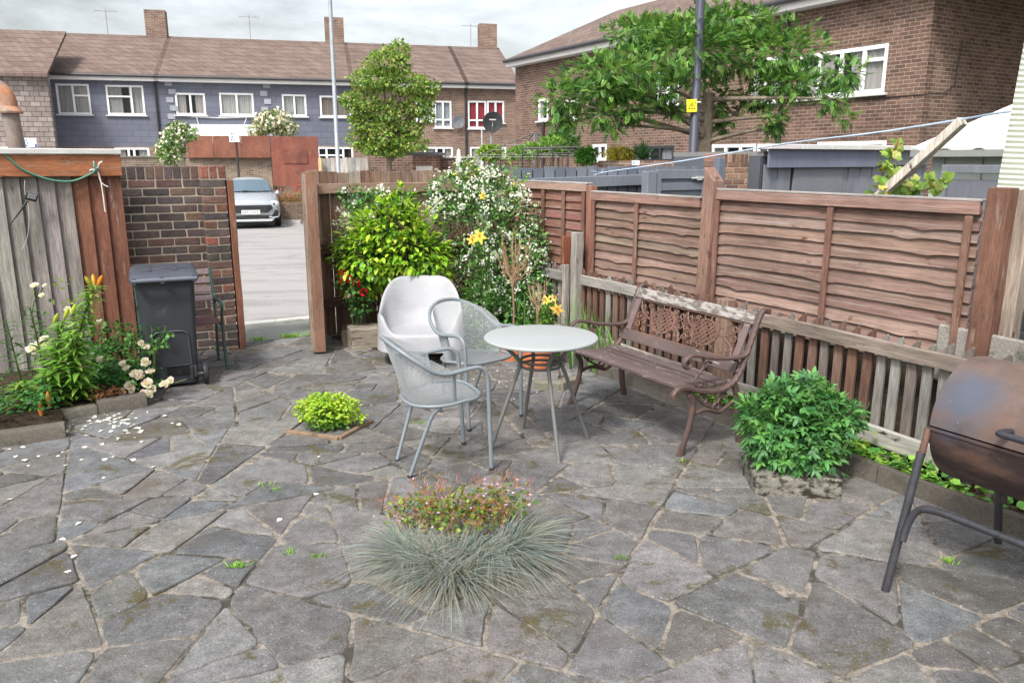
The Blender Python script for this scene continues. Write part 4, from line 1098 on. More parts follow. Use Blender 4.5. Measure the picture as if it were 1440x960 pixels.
# green line tied to the fascia
def onl(px, py, off=.10): 
    s, z = WALL(px, py+1, gw(.5, 7.52), (CT, ST)); return gw(.5+s, 7.52, z)
mb = MB(); mb.tube(spline([onl(-60, 180), onl(0, 212), onl(30, 236), onl(60, 249), (onl(85, 254)), onl(105, 253), onl(125, 245), onl(138, 238)], 6), .009, 6, (.08, .24, .17)); 
gl = mb.build('green_washing_line', M_GENERIC, smooth=60); tag(gl, 'green washing line sagging across the fascia of the left fence', 'washing line')
mb = MB(); k0 = onl(137, 238)
for i in range(9):
    d = Vector((random.uniform(-.05, .05), random.uniform(-.03, .0), random.uniform(-.05, .07))); mb.tube(spline([k0, k0+d*.6+Vector((0, -.02, .01)), k0+d], 3), .006, 5, (.7, .72, .7) if i % 2 else (.15, .4, .36))
for e in ((152, 262), (148, 297)): mb.tube(spline([k0, onl(142, 255), onl(*e)], 4), .005, 5, (.72, .7, .66))
o = mb.build('frayed_rope_knot', M_GENERIC, smooth=60, parent=gl)
# ------------------------------------------------------------------ plants of the patio
LIME = [(.40, .58, .05), (.32, .50, .04), (.25, .42, .035), (.48, .58, .07)]
BRIGHT = [(.30, .50, .035), (.21, .42, .03), (.42, .60, .05), (.13, .30, .03), (.50, .60, .09)]
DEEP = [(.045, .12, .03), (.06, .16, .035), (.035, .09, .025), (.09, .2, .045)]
MIDG = [(.07, .19, .04), (.10, .25, .045), (.05, .14, .03), (.14, .30, .06)]
def stems(name, parent, n, base, tips, r, col=(.12, .09, .05), spread=.03, mat=None):
    mb = MB()
    for i in range(n):
        b = Vector(base)+Vector((random.uniform(-spread, spread), random.uniform(-spread, spread), 0)); t = Vector(tips[i % len(tips)])
        m = (b+t)/2+Vector((random.uniform(-.05, .05), random.uniform(-.05, .05), .03))
        mb.tube(spline([b, m, t], 4), [r*(1-.6*k/8) for k in range(9)], 5, jit(col, .2))
    return mb.build(name, mat or M_BARK, parent, smooth=60)
# bright green bush
T = thing('evergreen_bush', 'bright yellow green glossy bush behind the moulded tub chair', 'bush', (-1.17, 7.58, 0))
bl = [(-.02, .0, .98, .50, .24, .36), (-.25, -.02, .86, .34, .2, .26), (.25, -.03, .88, .34, .2, .26), (.0, -.03, 1.2, .34, .2, .24), (.34, 0, .72, .26, .16, .15), (-.1, .05, .64, .3, .16, .12), (-.3, .05, .62, .22, .16, .14), (.13, 0, 1.40, .12, .1, .14)]
foliage('foliage', M_LEAFG, T, 3000, bl, .076, tm_leaf(.46, .16, .10), BRIGHT, shell=.6, jitter=.5, face=1.1)
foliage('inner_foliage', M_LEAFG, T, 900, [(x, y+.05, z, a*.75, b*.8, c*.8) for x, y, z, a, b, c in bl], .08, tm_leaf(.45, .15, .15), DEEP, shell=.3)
P, nn = inblobs(40, bl, .3); stems('stem', T, 26, (0, .05, .05), [tuple(p) for p in P], .011)
mb = MB(); mb.tube([(-.08, 0, 0), (-.10, .0, .5)], .02, 6, (.42, .37, .3)); mb.tube([(-.04, .02, 0), (-.02, .0, .55)], .016, 6, (.12, .09, .06)); mb.build('trunk', M_BARK, T, smooth=60)
# jasmine
T = thing('climbing_jasmine', 'large jasmine covered in small white flowers, climbing over the back fence corner', 'climbing plant', (-.45, 7.75, 0))
bl = [(.05, .1, 1.0, .50, .28, .55), (.35, .15, .72, .36, .28, .45), (-.15, .15, 1.42, .30, .22, .24), (.25, .15, 1.42, .30, .22, .24), (.5, .2, 1.05, .22, .25, .40), (.42, .0, .32, .38, .3, .28), (.62, -.05, .62, .16, .2, .3), (-.02, .2, 1.64, .14, .12, .14), (.30, .2, 1.62, .13, .12, .12), (-.95, -.02, 1.22, .26, .12, .26), (-1.15, -.05, .85, .13, .1, .35), (-.75, 0, 1.4, .24, .12, .12), (-1.1, 0, 1.42, .14, .08, .12), (-1.12, -.05, .55, .1, .1, .2)]
bl += [(.72, -.1, .45, .18, .2, .22), (.55, -.15, .25, .3, .2, .22), (.68, .1, .9, .12, .2, .25), (.15, -.1, .35, .3, .2, .25)]
foliage('foliage', M_LEAFG, T, 11500, bl, .050, tm_leaf(.42, .14, .12), [(.05, .15, .04), (.08, .22, .05), (.13, .30, .06), (.035, .10, .03), (.20, .38, .09)], shell=.5, jitter=.8)
cP, cn = inblobs(620, [b for b in bl if b[2] > .3], .93); q_ = rng.integers(0, 620, 6800); P = cP[q_]+rng.normal(0, .024, (6800, 3)); nn = cn[q_].copy(); nn[:, 1] -= .5
k = (nn[:, 1] < .3) & ((P[:, 2] > .75) | (rng.random(len(P)) < .45)); P = P[k]; nn = nn[k]
scatter('flowers', M_PETAL, T, P+nn*.02, rdir(len(P))+UP*.1, nn+rdir(len(P))*.4, rng.uniform(.009, .016, len(P)), tm_xf(tm_flower(5, .55, .25), 1, (-PI/2*0, 0, 0)), rcol(len(P), [(.80, .82, .74), (.74, .74, .66), (.85, .84, .80)], .05))
P, nn = inblobs(60, bl, .2); stems('stem', T, 34, (.25, .2, .0), [tuple(p) for p in P], .009, spread=.3)
T2 = P
# a few long shoots sticking up
mb = MB(); 
for i in range(12):
    x = random.uniform(-.35, .6); b = Vector((x, .15, 1.5)); t = b+Vector((random.uniform(-.12, .12), 0, random.uniform(.12, .34))); mb.tube(spline([b, (b+t)/2+Vector((.02, 0, 0)), t], 3), .003, 4, (.1, .2, .05))
    n = 14; pp = np.array([list(b+(t-b)*q) for q in np.linspace(.2, 1, n)]); scatter('shoot_leaves', M_LEAFG, T, pp, rdir(n)*[1, 1, .4], UP[None, :]+rdir(n)*.4, rng.uniform(.03, .055, n), tm_leaf(.45), rcol(n, BRIGHT))
mb.build('shoots', M_BARK, T)
# red flowers beside the gate
T = thing('red_geranium', 'small plant with bright red flower heads between the gate and the green bush', 'flowering plant', (-1.52, 7.45, 0))
bl = [(0, 0, .62, .16, .12, .16), (.05, 0, .42, .12, .1, .12)]
foliage('foliage', M_LEAF, T, 260, bl, .05, tm_leaf(.7), DEEP, shell=.2); stems('stem', T, 8, (0, 0, 0), [(-.08, 0, .7), (.02, 0, .75), (.1, 0, .6), (0, 0, .45)], .005, (.06, .1, .04))
for c in ((-.09, -.06, .74), (-.02, -.08, .68), (.04, -.08, .64), (-.03, -.06, .52), (-.10, -.06, .66), (.10, -.06, .55)):
    n = 26; d = rdir(n, .2); scatter('flower_head', M_PETAL, T, np.array(c)+d*.022, d, rdir(n), rng.uniform(.018, .03, n), tm_leaf(.8, .1, .2, seg=3), rcol(n, [(.65, .012, .02), (.5, .01, .02)], .12))

# lily stems
def lily(parent, base, tip, nleaf, ls, cols, buds=(), bend=.06, rr=.008, droop=.3):
    b, t = Vector(base), Vector(tip); S = spline([b, b+(t-b)*.35+Vector((-bend, 0, .02)), b+(t-b)*.7+Vector((-bend*.5, 0, .02)), t], 8)
    mb = MB(); mb.tube(S, [rr*(1-.5*i/len(S)) for i in range(len(S))], 6, (.10, .16, .04)); st = mb.build('stem', M_LEAF, parent, smooth=60)
    P = []; D = []; Z = []
    for i in range(nleaf):
        q = (i+.5)/nleaf; k = q*(len(S)-1); p = S[int(k)].lerp(S[min(int(k)+1, len(S)-1)], k-int(k)); a = i*2.4
        P.append(p); D.append((math.cos(a), math.sin(a), random.uniform(.15, .7))); Z.append(ls*(1-.55*q**2)*random.uniform(.8, 1.2))
    n = len(P); D = np.array(D); scatter('leaves', M_LEAF, parent, P, D, np.array([[-x*.5, -y*.5, 1] for x, y, z in D]), Z, tm_leaf(.23, .2, .4, seg=5, pw=.75), rcol(n, cols))
    return S[-1]
T = thing('orange_lily', 'tall leaning lily with orange buds at its tip, at the left in the flower bed', 'lily', (-3.35, 5.45, .03))
LG = [(.16, .33, .05), (.21, .40, .06), (.27, .44, .09), (.12, .25, .04)]
def budset(T, c, n=5, r=.05, col=(.80, .27, .02)):
    for i in range(n):
        a = i*2.1; d = Vector((math.cos(a)*.5, math.sin(a)*.5, .9)).normalized()
        mb = MB(); c0 = Vector(c)+Vector((math.cos(a), math.sin(a), 0))*.02
        cc = col if i < n-2 else (.45, .5, .06)
        mb.tube([c0, c0+d*.02, c0+d*.045, c0+d*.07, c0+d*.085], [.003, .011, .014, .010, .003], 8, jit(cc, .1)); mb.build('bud', M_PETAL, T, smooth=60)
def rel(px, py, Y, o): return AT(px, py, Y)-Vector(o)
o_ = (-3.35, 5.45, .03)
tips = []
for bx, tx, nl in ((20, (133, 402, 5.35), 210), (8, (88, 452, 5.4), 140), (60, (100, 470, 5.25), 110)):
    t = lily(T, (bx/300-.05, random.uniform(-.1, .1), 0), rel(*tx, o_), nl, .17, LG, bend=-.02); tips.append(t)
budset(T, tips[0], 6); 
for px, py in ((71, 455), (86, 448), (96, 442)): 
    budset(T, rel(px, py, 5.3, o_), 1)
for px, py in ((57, 575), (68, 560)):
    mb = MB(); p = rel(px, py, 5.15, o_); mb.tube([p+Vector((0, 0, .05)), p, p-Vector((0, 0, .07))], [.006, .02, .004], 6, (.55, .22, .06)); mb.build('withered_bud', M_PETAL, T, smooth=60)
for i in range(3):
    p = rel(90+12*i, 400+22*i, 5.35, o_)
    n = 9; scatter('seed_pods', M_LEAF, T, np.array([p]*n)+rng.normal(0, .035, (n, 3)), rdir(n, .5), rdir(n), rng.uniform(.04, .06, n), tm_leaf(.35, .3, .1), rcol(n, [(.3, .42, .08)]))
T = thing('lily_plant', 'darker lily stem without flowers at the far left edge, in front of the grey fence', 'lily', (-3.42, 5.5, .03))
o_ = (-3.42, 5.5, .03)
lily(T, (.0, .05, 0), rel(42, 432, 5.5, o_), 60, .15, [(.05, .13, .03), (.07, .18, .04)], bend=.0)
lily(T, (-.15, .0, 0), rel(8, 450, 5.5, o_), 40, .14, [(.05, .13, .03), (.07, .18, .04)], bend=.0)
lily(T, (-.05, -.1, 0), rel(25, 540, 5.2, o_), 46, .16, [(.13, .25, .04), (.2, .33, .05)], bend=.0)
# leafy plants behind the sleeper: yellow lilies
T = thing('yellow_lily', 'tall lily with yellow flowers rising in front of the white jasmine', 'lily', (-.27, 7.25, .0))
o_ = (-.27, 7.25, 0)
GL = [(.08, .2, .04), (.12, .28, .05), (.06, .15, .035)]
def lilyflower(T, c, face, r, col, throat=(.6, .2, .02)):
    n = 6; F = Vector(face).normalized(); U = F.orthogonal().normalized(); V2 = F.cross(U); D = []; 
    for i in range(n):
        a = 2*PI*i/n; D.append(tuple((U*math.cos(a)+V2*math.sin(a))*.9+F*.5))
    scatter('flower', M_PETAL, T, [tuple(c)]*n, D, np.array([tuple(F)]*n), [r*random.uniform(.75, 1.15) for _ in range(n)], tm_leaf(.5, .05, .5, seg=5), rcol(n, [col], .06))
    mb = MB()
    for i in range(5):
        a = i*1.25; d = F*.045+(U*math.cos(a)+V2*math.sin(a))*.014; mb.tube([Vector(c), Vector(c)+d], [.0015, .003], 4, throat)
    mb.build('stamen', M_PETAL, T)
a1 = lily(T, (.03, 0, 0), rel(674, 340, 7.2, o_), 90, .13, GL, bend=.01)
a2 = lily(T, (-.05, 0, 0), rel(660, 372, 7.1, o_), 70, .12, GL, bend=.01)
YEL = (.80, .62, .10)
for px, py, Y, r in ((679, 276, 7.25, .035), (674, 333, 7.05, .065), (664, 338, 7.05, .05)): 
    lilyflower(T, rel(px, py, Y, o_), (.1, -.8, .35), r, YEL)
lily(T, (.03, .05, .6), rel(678, 285, 7.3, o_), 40, .1, GL, bend=.0)
T = thing('yellow_lily', 'lower yellow and orange lily flowers beside the picket fence, just above the table', 'lily', (.36, 7.1, .0))
o_ = (.36, 7.1, 0)
for px, py in ((753, 415), (765, 430), (775, 420)): lily(T, (random.uniform(-.05, .05), 0, 0), rel(px, py, 7.1, o_), 60, .11, LG, bend=.01)
lilyflower(T, rel(768, 423, 6.95, o_), (-.3, -.8, .5), .055, YEL); lilyflower(T, rel(778, 419, 6.95, o_), (.5, -.6, .5), .045, (.8, .66, .25)); lilyflower(T, rel(783, 435, 6.9, o_), (.2, -.9, .2), .065, (.8, .5, .12), (.35, .08, .01))
# twiggy bare shrubs in the pots
def twiggy(name, lab, loc, h, spread, ntw, col):
    T = thing(name, lab, 'bare shrub', loc, 0); mb = MB()
    mb.tube(spline([(0, 0, .2), (.008, 0, h*.4), (-.006, 0, h*.62), (.004, 0, h*.68)], 5), .011, 7, (.22, .15, .1)); mb.build('stem', M_BARK, T, smooth=60); mb = MB()
    for i in range(ntw):
        b = Vector((.003, 0, h*(.58+.12*random.random()))); a = random.uniform(0, 2*PI); s = spread*random.uniform(.4, 1)
        t = Vector((math.cos(a)*s, math.sin(a)*s*.6, h*random.uniform(.7, 1.02))); m = b.lerp(t, .5)+Vector((math.cos(a)*s*.2, 0, -.02)); mb.tube(spline([b, m, t], 3), [.005, .0045, .004, .0035, .003, .0025, .002], 5, jit(col, .2))
        for k in range(5):
            p = m.lerp(t, random.random()); d = Vector((random.uniform(-.05, .05), random.uniform(-.04, .04), random.uniform(-.01, .06))); mb.tube([p, p+d], [.0022, .0012], 4, jit(col, .2))
    mb.build('twigs', M_BARK, T, smooth=60)
twiggy('bare_shrub', 'leafless twiggy standard shrub on a thin stem, growing in the left pot behind the table', (.01, 6.98, 0), 1.14, .17, 30, (.38, .25, .15))
twiggy('bare_shrub', 'short leafless stem with pinkish twigs growing in the right pot behind the table', (.225, 6.68, 0), .80, .09, 12, (.42, .28, .2))
# irises and other sword leaves
T = thing('iris_clump', 'clump of upright green sword shaped leaves behind the left end of the bench', 'iris', gw(3.95, 5.45, .03))
n = 46; b = np.zeros((n, 3)); b[:, 0] = rng.uniform(-.2, .2, n); b[:, 1] = rng.uniform(-.35, .35, n)
d = rng.normal(0, .14, (n, 3)); d[:, 2] = 1
blades('leaves', M_BLADE, T, b, d, rng.uniform(.3, .68, n), rng.uniform(.02, .034, n), rng.uniform(.02, .25, n), [(.12, .27, .06), (.17, .33, .09), (.09, .2, .05)])
T = thing('iris_clump', 'thin sword shaped leaves in front of the pale pickets beside the yellow lilies', 'iris', gw(3.9, 6.35, .03))
n = 26; b = np.zeros((n, 3)); b[:, :2] = rng.uniform(-.13, .13, (n, 2)); d = rng.normal(0, .16, (n, 3)); d[:, 2] = 1
blades('leaves', M_BLADE, T, b, d, rng.uniform(.3, .62, n), rng.uniform(.014, .024, n), rng.uniform(.02, .3, n), [(.12, .27, .06), (.17, .33, .09)])

# white rose bush
T = thing('rose_bush', 'rose bush with clusters of blush white roses leaning over the kerb beside the bin', 'rose bush', (-2.85, 5.95, .03))
o_ = (-2.85, 5.95, .03)
bl = [(-.2, .0, .24, .26, .2, .18), (.02, -.02, .40, .17, .12, .09), (-.38, -.1, .2, .28, .2, .17), (-.05, -.2, .15, .22, .14, .11), (-.32, .1, .38, .2, .14, .14)]
foliage('foliage', M_LEAF, T, 1500, bl, .038, tm_leaf(.68, .1, .1), [(.05, .15, .035), (.08, .22, .05), (.11, .27, .06), (.04, .11, .03)], shell=.45, jitter=.9)
P, nn = inblobs(40, bl, .3); stems('stem', T, 24, (-.05, 0, 0), [tuple(p) for p in P], .006, (.1, .15, .05), spread=.15)
def rose(T, c, r=.035, tint=(.80, .70, .66)):
    n = 20; P = []; D = []; Z = []; S = []
    for i in range(n):
        a = i*2.4; q = i/n; el = 1.35-1.25*q; d = np.array([math.cos(a)*math.cos(el), math.sin(a)*math.cos(el), math.sin(el)])
        P.append(np.array(c)+d*r*.10); D.append(d); Z.append(-d*np.array([1, 1, -.4])+UP*.5); S.append(r*(.7+.45*q))
    # turn the bloom towards the light and the path
    M = np.array(Euler((random.uniform(.3, .9), 0, random.uniform(-.6, .6))).to_matrix())
    D = np.array(D) @ M.T; P = (np.array(P)-np.array(c)) @ M.T+np.array(c); Z = np.array(Z) @ M.T
    return scatter('rose_bloom', M_PETAL, T, P, D, Z, S, tm_leaf(1.05, -.12, -.22, seg=4, pw=1.3), rcol(n, [tint, (.84, .79, .76)], .05))
for px, py, r in ((199, 483, .02), (206, 489, .022), (232, 542, .032), (240, 535, .022), (206, 513, .03), (212, 524, .028), (204, 508, .024), (190, 527, .03), (197, 532, .03), (208, 540, .034), (213, 547, .028), (173, 512, .022), (178, 519, .024), (182, 543, .03), (187, 549, .026), (171, 551, .026), (202, 553, .024), (210, 556, .024), (141, 506, .024), (196, 526, .026)):
    rose(T, rel(px, py, 5.62, o_), r*1.25)
mb = MB(); mb.tube(spline([rel(180, 500, 5.7, o_), rel(215, 490, 5.65, o_), rel(245, 468, 5.6, o_)], 5), .004, 5, (.12, .17, .05)); mb.tube(spline([rel(210, 545, 5.7, o_), rel(232, 542, 5.65, o_), rel(262, 533, 5.6, o_)], 5), .004, 5, (.2, .22, .1)); mb.tube(spline([rel(225, 540, 5.65, o_), rel(240, 533, 5.62, o_)], 3), .003, 4, (.12, .17, .05)); mb.build('long_stem', M_LEAF, T)
n = 22; pp = np.array([list(rel(px, py, 5.62, o_)) for px, py in [(random.uniform(205, 248), 0) for _ in range(0)]] or [list(rel(random.uniform(196, 240), 0, 5.62, o_)) for _ in range(n)])
for i, q in enumerate(pp):
    t = random.random(); v = rel(200+42*t, 492-20*t+random.uniform(-7, 8), 5.62, o_); pp[i] = v
scatter('stem_leaves', M_LEAF, T, pp, rdir(n), UP[None, :]+rdir(n)*.4, rng.uniform(.035, .05, n), tm_leaf(.7), rcol(n, MIDG))
T = thing('rose_bush', 'thin tall rose stems with a few open white roses in front of the grey boards', 'rose bush', (-3.15, 5.85, .03))
o_ = (-3.15, 5.85, .03)
mb = MB()
for px, py in ((55, 405), (62, 398), (95, 437), (57, 480), (140, 450)): mb.tube(spline([(random.uniform(-.2, .1), 0, 0), rel(px-5, py+60, 5.85, o_), rel(px, py, 5.8, o_)], 6), .0035, 5, (.12, .16, .06))
mb.build('stem', M_LEAF, T)
for px, py, r in ((49, 403, .03), (63, 402, .016), (59, 416, .02), (95, 436, .024), (48, 492, .05), (60, 486, .042), (63, 477, .03), (140, 452, .018)): rose(T, rel(px, py, 5.75, o_), r*1.1, (.85, .82, .80))
n = 60; pp = np.array([list(rel(random.uniform(40, 75), random.uniform(405, 470), 5.8, o_)) for _ in range(25)]+[list(rel(random.uniform(110, 150), random.uniform(440, 520), 5.8, o_)) for _ in range(35)])
scatter('stem_leaves', M_LEAF, T, pp, rdir(n), UP[None, :]+rdir(n)*.4, rng.uniform(.025, .04, n), tm_leaf(.7), rcol(n, MIDG))
# ground cover of the bed and border weeds
def ground_cover(name, n, f, size, cols, z, lab=None):
    P = np.array([list(f()) for _ in range(n)])
    o = scatter(name, M_LEAF, None, P, rdir(n)*[1, 1, .35]+UP*.25, UP[None, :]+rdir(n)*.5, rng.uniform(size*.6, size*1.3, n), tm_leaf(.75, .1, .12, seg=3), rcol(n, cols)); struct(o, 'stuff'); return o
def bedpt():
    a = random.uniform(-3.0, -.12) if random.random() < .8 else random.uniform(-.1, .35)
    b = random.uniform(5.86, 6.5) if a < -.12 else random.uniform(6.3, 6.8)
    h = abs(random.gauss(0, .07))+.05
    if a > -.9 and a < -.1: h += .03
    return gw(a, b, .06+min(h, .22))
ground_cover('ground_cover', 3600, bedpt, .036, [(.04, .15, .035), (.06, .2, .05), (.09, .26, .06), (.03, .1, .03)], .1)
def sidept():
    b = random.choice([random.gauss(2.6, .35), random.gauss(4.2, .5), random.gauss(3.1, .2), random.gauss(6.1, .3)])
    a = random.uniform(3.95, 4.13) if b < 5.6 else random.uniform(3.4, 4.1); return gw(a, b, .04+abs(random.gauss(0, .04)))
ground_cover('border_weeds', 1700, sidept, .05, [(.13, .3, .05), (.2, .4, .06), (.08, .22, .05), (.28, .42, .07)], .1)
def cornerpt():
    return gw(random.uniform(2.9, 3.9), random.uniform(6.1, 7.5), .04+abs(random.gauss(0, .06)))
ground_cover('corner_weeds', 1100, cornerpt, .045, [(.06, .17, .04), (.1, .25, .05), (.18, .34, .07)], .1)
# dead leaves on the bed
n = 120; P = np.array([list(gw(random.gauss(.18, .06), random.gauss(6.3, .05), .09+random.uniform(0, .05))) for _ in range(n)])
struct(scatter('dead_leaves', M_PETAL, None, P, rdir(n), UP[None, :]+rdir(n), rng.uniform(.03, .05, n), tm_leaf(.6, .2, .3, seg=3), rcol(n, [(.3, .14, .07), (.22, .09, .05), (.4, .22, .12)])), 'stuff')
# ivy sprawl in the left border by the rose: small trailing plant is part of ground cover

# lime green little bush
T = thing('lime_bush', 'small rounded lime green bush growing out of the paving, left of the chairs', 'bush', (-1.25, 5.06, 0)); T.scale = (1.12, 1, .9)
bl = [(.0, 0, .14, .15, .13, .09), (-.11, 0, .14, .10, .09, .07), (.1, .0, .15, .11, .1, .08), (0, 0, .21, .13, .1, .06)]
bl += [(.12, -.04, .21, .07, .06, .05), (-.13, .0, .19, .06, .05, .05), (.03, -.05, .25, .06, .05, .04), (.15, 0, .09, .07, .06, .05), (-.06, .0, .24, .05, .05, .04)]
foliage('foliage', M_LEAF, T, 2000, bl, .024, tm_leaf(.75, .1, .1, seg=3), LIME, shell=.5, jitter=.9, zmin=.02)
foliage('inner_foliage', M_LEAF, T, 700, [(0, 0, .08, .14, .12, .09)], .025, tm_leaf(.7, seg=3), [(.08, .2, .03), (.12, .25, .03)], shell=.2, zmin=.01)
P, nn = inblobs(30, bl, .4); stems('stem', T, 22, (0, 0, 0), [tuple(p) for p in P], .003, (.2, .2, .06), spread=.06)
# peony like bush on the slab
T = thing('leafy_bush', 'dense mid green leafy bush standing on the square stone slab beside the fence', 'bush', (1.61, 4.19, .07))
bl = [(0, 0, .24, .25, .22, .18), (-.15, 0, .24, .17, .17, .15), (.15, 0, .26, .16, .17, .14), (-.04, 0, .40, .15, .16, .10), (-.02, -.08, .12, .24, .17, .1), (.23, -.02, .31, .12, .12, .09), (-.24, 0, .32, .10, .12, .08), (.1, 0, .43, .09, .1, .08), (-.14, -.05, .44, .07, .08, .07), (.02, -.02, .50, .06, .07, .05)]
lobed = tm_merge([tm_xf(tm_leaf(.40, .15, .15, seg=4), .8, (0, 0, 0), (0, .25, 0)), tm_xf(tm_leaf(.38, .12, .15, seg=3), .6, (0, 0, .95), (.02, .15, 0)), tm_xf(tm_leaf(.38, .12, .15, seg=3), .6, (0, 0, -.95), (-.02, .15, 0))])
foliage('foliage', M_LEAF, T, 2700, bl, .064, lobed, [(.09, .24, .075), (.12, .30, .09), (.16, .36, .09), (.06, .17, .06)], shell=.55, jitter=.75, face=.8, zmin=.0)
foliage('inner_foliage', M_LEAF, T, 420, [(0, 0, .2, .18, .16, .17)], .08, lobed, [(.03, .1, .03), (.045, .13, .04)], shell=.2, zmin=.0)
P, nn = inblobs(40, bl, .5); stems('stem', T, 30, (0, 0, -.03), [tuple(p) for p in P], .005, (.09, .16, .05), spread=.08)
# blue fescue and the pink flowered plant it surrounds
FB = [(.11, .18, .22), (.16, .24, .28), (.07, .12, .145), (.25, .29, .28), (.30, .25, .18), (.12, .20, .17), (.22, .16, .10)]
def fescue(lab, c, n, L, R0, sector=None, dry=.1):
    T = thing('blue_fescue', lab, 'grass tuft', (c[0], c[1], 0)); a = rng.uniform(0, 2*PI, n) if sector is None else rng.uniform(sector[0], sector[1], n)
    r = R0*np.sqrt(rng.random(n)); b = np.stack([r*np.cos(a)*1.0, r*np.sin(a), np.full(n, .0)], 1)
    lean = .15+1.0*rng.random(n)*(r/R0+.35)
    d = np.stack([np.cos(a)*lean, np.sin(a)*lean, np.ones(n)], 1)+rng.normal(0, .2, (n, 3))
    blades('blades', M_BLADE, T, b, d, rng.uniform(L*.6, L*1.15, n), rng.uniform(.0032, .0052, n), rng.uniform(.25, .9, n), FB, seg=6, v=.22, tip=(.40, .42, .36))
    m = int(n*dry*2); a = rng.uniform(0, 2*PI, m); r = R0*np.sqrt(rng.random(m)); b = np.stack([r*np.cos(a), r*np.sin(a), np.zeros(m)], 1)
    d = np.stack([np.cos(a)*1.3, np.sin(a)*1.3, np.full(m, .6)], 1)+rng.normal(0, .3, (m, 3))
    blades('dry_blades', M_BLADE, T, b, d, rng.uniform(L*.35, L*.8, m), rng.uniform(.0016, .003, m), rng.uniform(.2, .8, m), [(.32, .21, .12), (.22, .13, .07), (.42, .33, .22)], seg=5)
    return T
fescue('middle and nearest tuft of blue grey fescue grass at the bottom of the picture', (-.27, 3.14), 1500, .22, .14, dry=.22)
fescue('left tuft of blue grey fescue grass, reaching out over the paving to the left', (-.44, 3.26), 1200, .21, .11, dry=.12)
fescue('right tuft of blue grey fescue grass, the tallest, beside the pink flowering plant', (-.08, 3.33), 1500, .26, .13, dry=.08)
T = thing('pink_flower_plant', 'low reddish green plant dotted with tiny pink flowers, ringed by blue grass', 'flowering plant', (-.25, 3.49, 0))
bl = [(0, 0, .13, .24, .13, .12), (-.2, 0, .12, .17, .12, .10), (.2, .03, .15, .14, .12, .10), (0, -.10, .12, .18, .1, .10)]
foliage('foliage', M_LEAF, T, 1500, bl, .026, tm_leaf(.8, .1, .1, seg=3), [(.17, .27, .05), (.26, .33, .06), (.10, .2, .04), (.3, .17, .06)], shell=.3, jitter=.9, zmin=.01)
foliage('red_stems', M_LEAF, T, 1500, [(x, y, z+.05, a*1.15, b*1.1, c*1.05) for x, y, z, a, b, c in bl], .036, tm_leaf(.09, .1, .1, seg=3), [(.36, .12, .09), (.42, .2, .14), (.3, .1, .07), (.4, .26, .12)], shell=.55, jitter=.6, zmin=.01)
P, nn = inblobs(75, [(x, y, z+.05, a*1.15, b*1.1, c*1.1) for x, y, z, a, b, c in bl], .9); k = P[:, 2] > .1; P = P[k]; n = len(P)
scatter('pink_flowers', M_PETAL, T, P, rdir(n)*[1, 1, .2], UP[None, :]+rdir(n)*.6, rng.uniform(.006, .010, n), tm_flower(5, .6, .15), rcol(n, [(.75, .38, .52), (.8, .55, .65)], .06))
# small weeds and grass tufts in the joints
mb = None
def tuft(loc, n, L, lab, grp, cols):
    T = thing('weed_tuft', lab, 'weed', loc, 0, grp); b = rng.normal(0, .03 if n > 80 else .011, (n, 3)); b[:, 0] *= 1.8; b[:, 2] = 0; d = rng.normal(0, .5, (n, 3)); d[:, 2] = 1
    blades('blades', M_BLADE, T, b, d, rng.uniform(L*.5, L*1.2, n), rng.uniform(.003, .006, n), rng.uniform(.1, .5, n), cols, seg=3); return T
WG = [(.2, .4, .05), (.3, .48, .07), (.13, .3, .04)]
tuft(G(365, 478), 160, .06, 'left of the fresh green weed tufts growing across the gateway', None, WG)
tuft(G(408, 474), 220, .06, 'middle fresh green weed tuft growing across the gateway, the widest', None, WG)
tuft(G(436, 471), 90, .05, 'rightmost fresh green weed tuft of the gateway, touching the open gate', None, WG)
for px, py, n in ((594, 596, 40), (333, 797, 60), (405, 778, 30), (1128, 665, 20), (1335, 790, 40), (1285, 722, 20), (958, 648, 20), (872, 785, 24), (373, 683, 22), (387, 690, 20), (448, 782, 22)):
    tuft(G(px, py), n, .035, 'tiny green weed sprouting from a joint of the crazy paving', 'small weeds in the paving joints', WG)
# petals
me = None
pt = tm_leaf(.9, .12, .1, seg=3)
def petal(p, s, grp, lab):
    global me
    if me is None:
        o = scatter('fallen_petal', M_PETAL, None, [(0, 0, 0)], [(0, 1, 0)], np.array([(0, 0, 1.0)]), [1], pt, [(.8, .77, .74)]); me = o.data
    else: o = bpy.data.objects.new('fallen_petal', me); COL.objects.link(o)
    o.location = p; o.scale = (s, s, s*.8); o.rotation_euler = (random.uniform(-.15, .15), random.uniform(-.15, .15), random.uniform(0, 6.3)); tag(o, lab, 'petal', grp)
PL = 'fallen white rose petal lying on the paving near the flower bed'
for i in range(82):
    t = random.random()
    if i < 58: px, py = random.gauss(155, 32), random.gauss(592, 12)
    else: px, py = random.uniform(0, 215), 668-.32*random.uniform(0, 215)+random.gauss(0, 10)
    if px < 95 and py < 622: py = 632+random.uniform(0, 12)
    if py < 580 and px < 200: py = 586+random.uniform(0, 10)
    if py < 572: py = 580
    petal(G(px, py, .006), random.uniform(.022, .042), 'rose petals on the paving', PL)
for px, py in ((14, 702), (115, 733), (108, 779), (83, 757), (92, 802), (45, 777), (187, 680), (396, 728), (442, 696), (451, 641)): petal(G(px, py, .006), .035, 'rose petals on the paving', PL)
for i in range(70):
    px, py = random.gauss(712, 24), random.gauss(534, 10)
    petal(G(px, py, .006), random.uniform(.010, .020), 'jasmine petals under the table', 'tiny white jasmine petal scattered on the paving between the chairs and the pots')
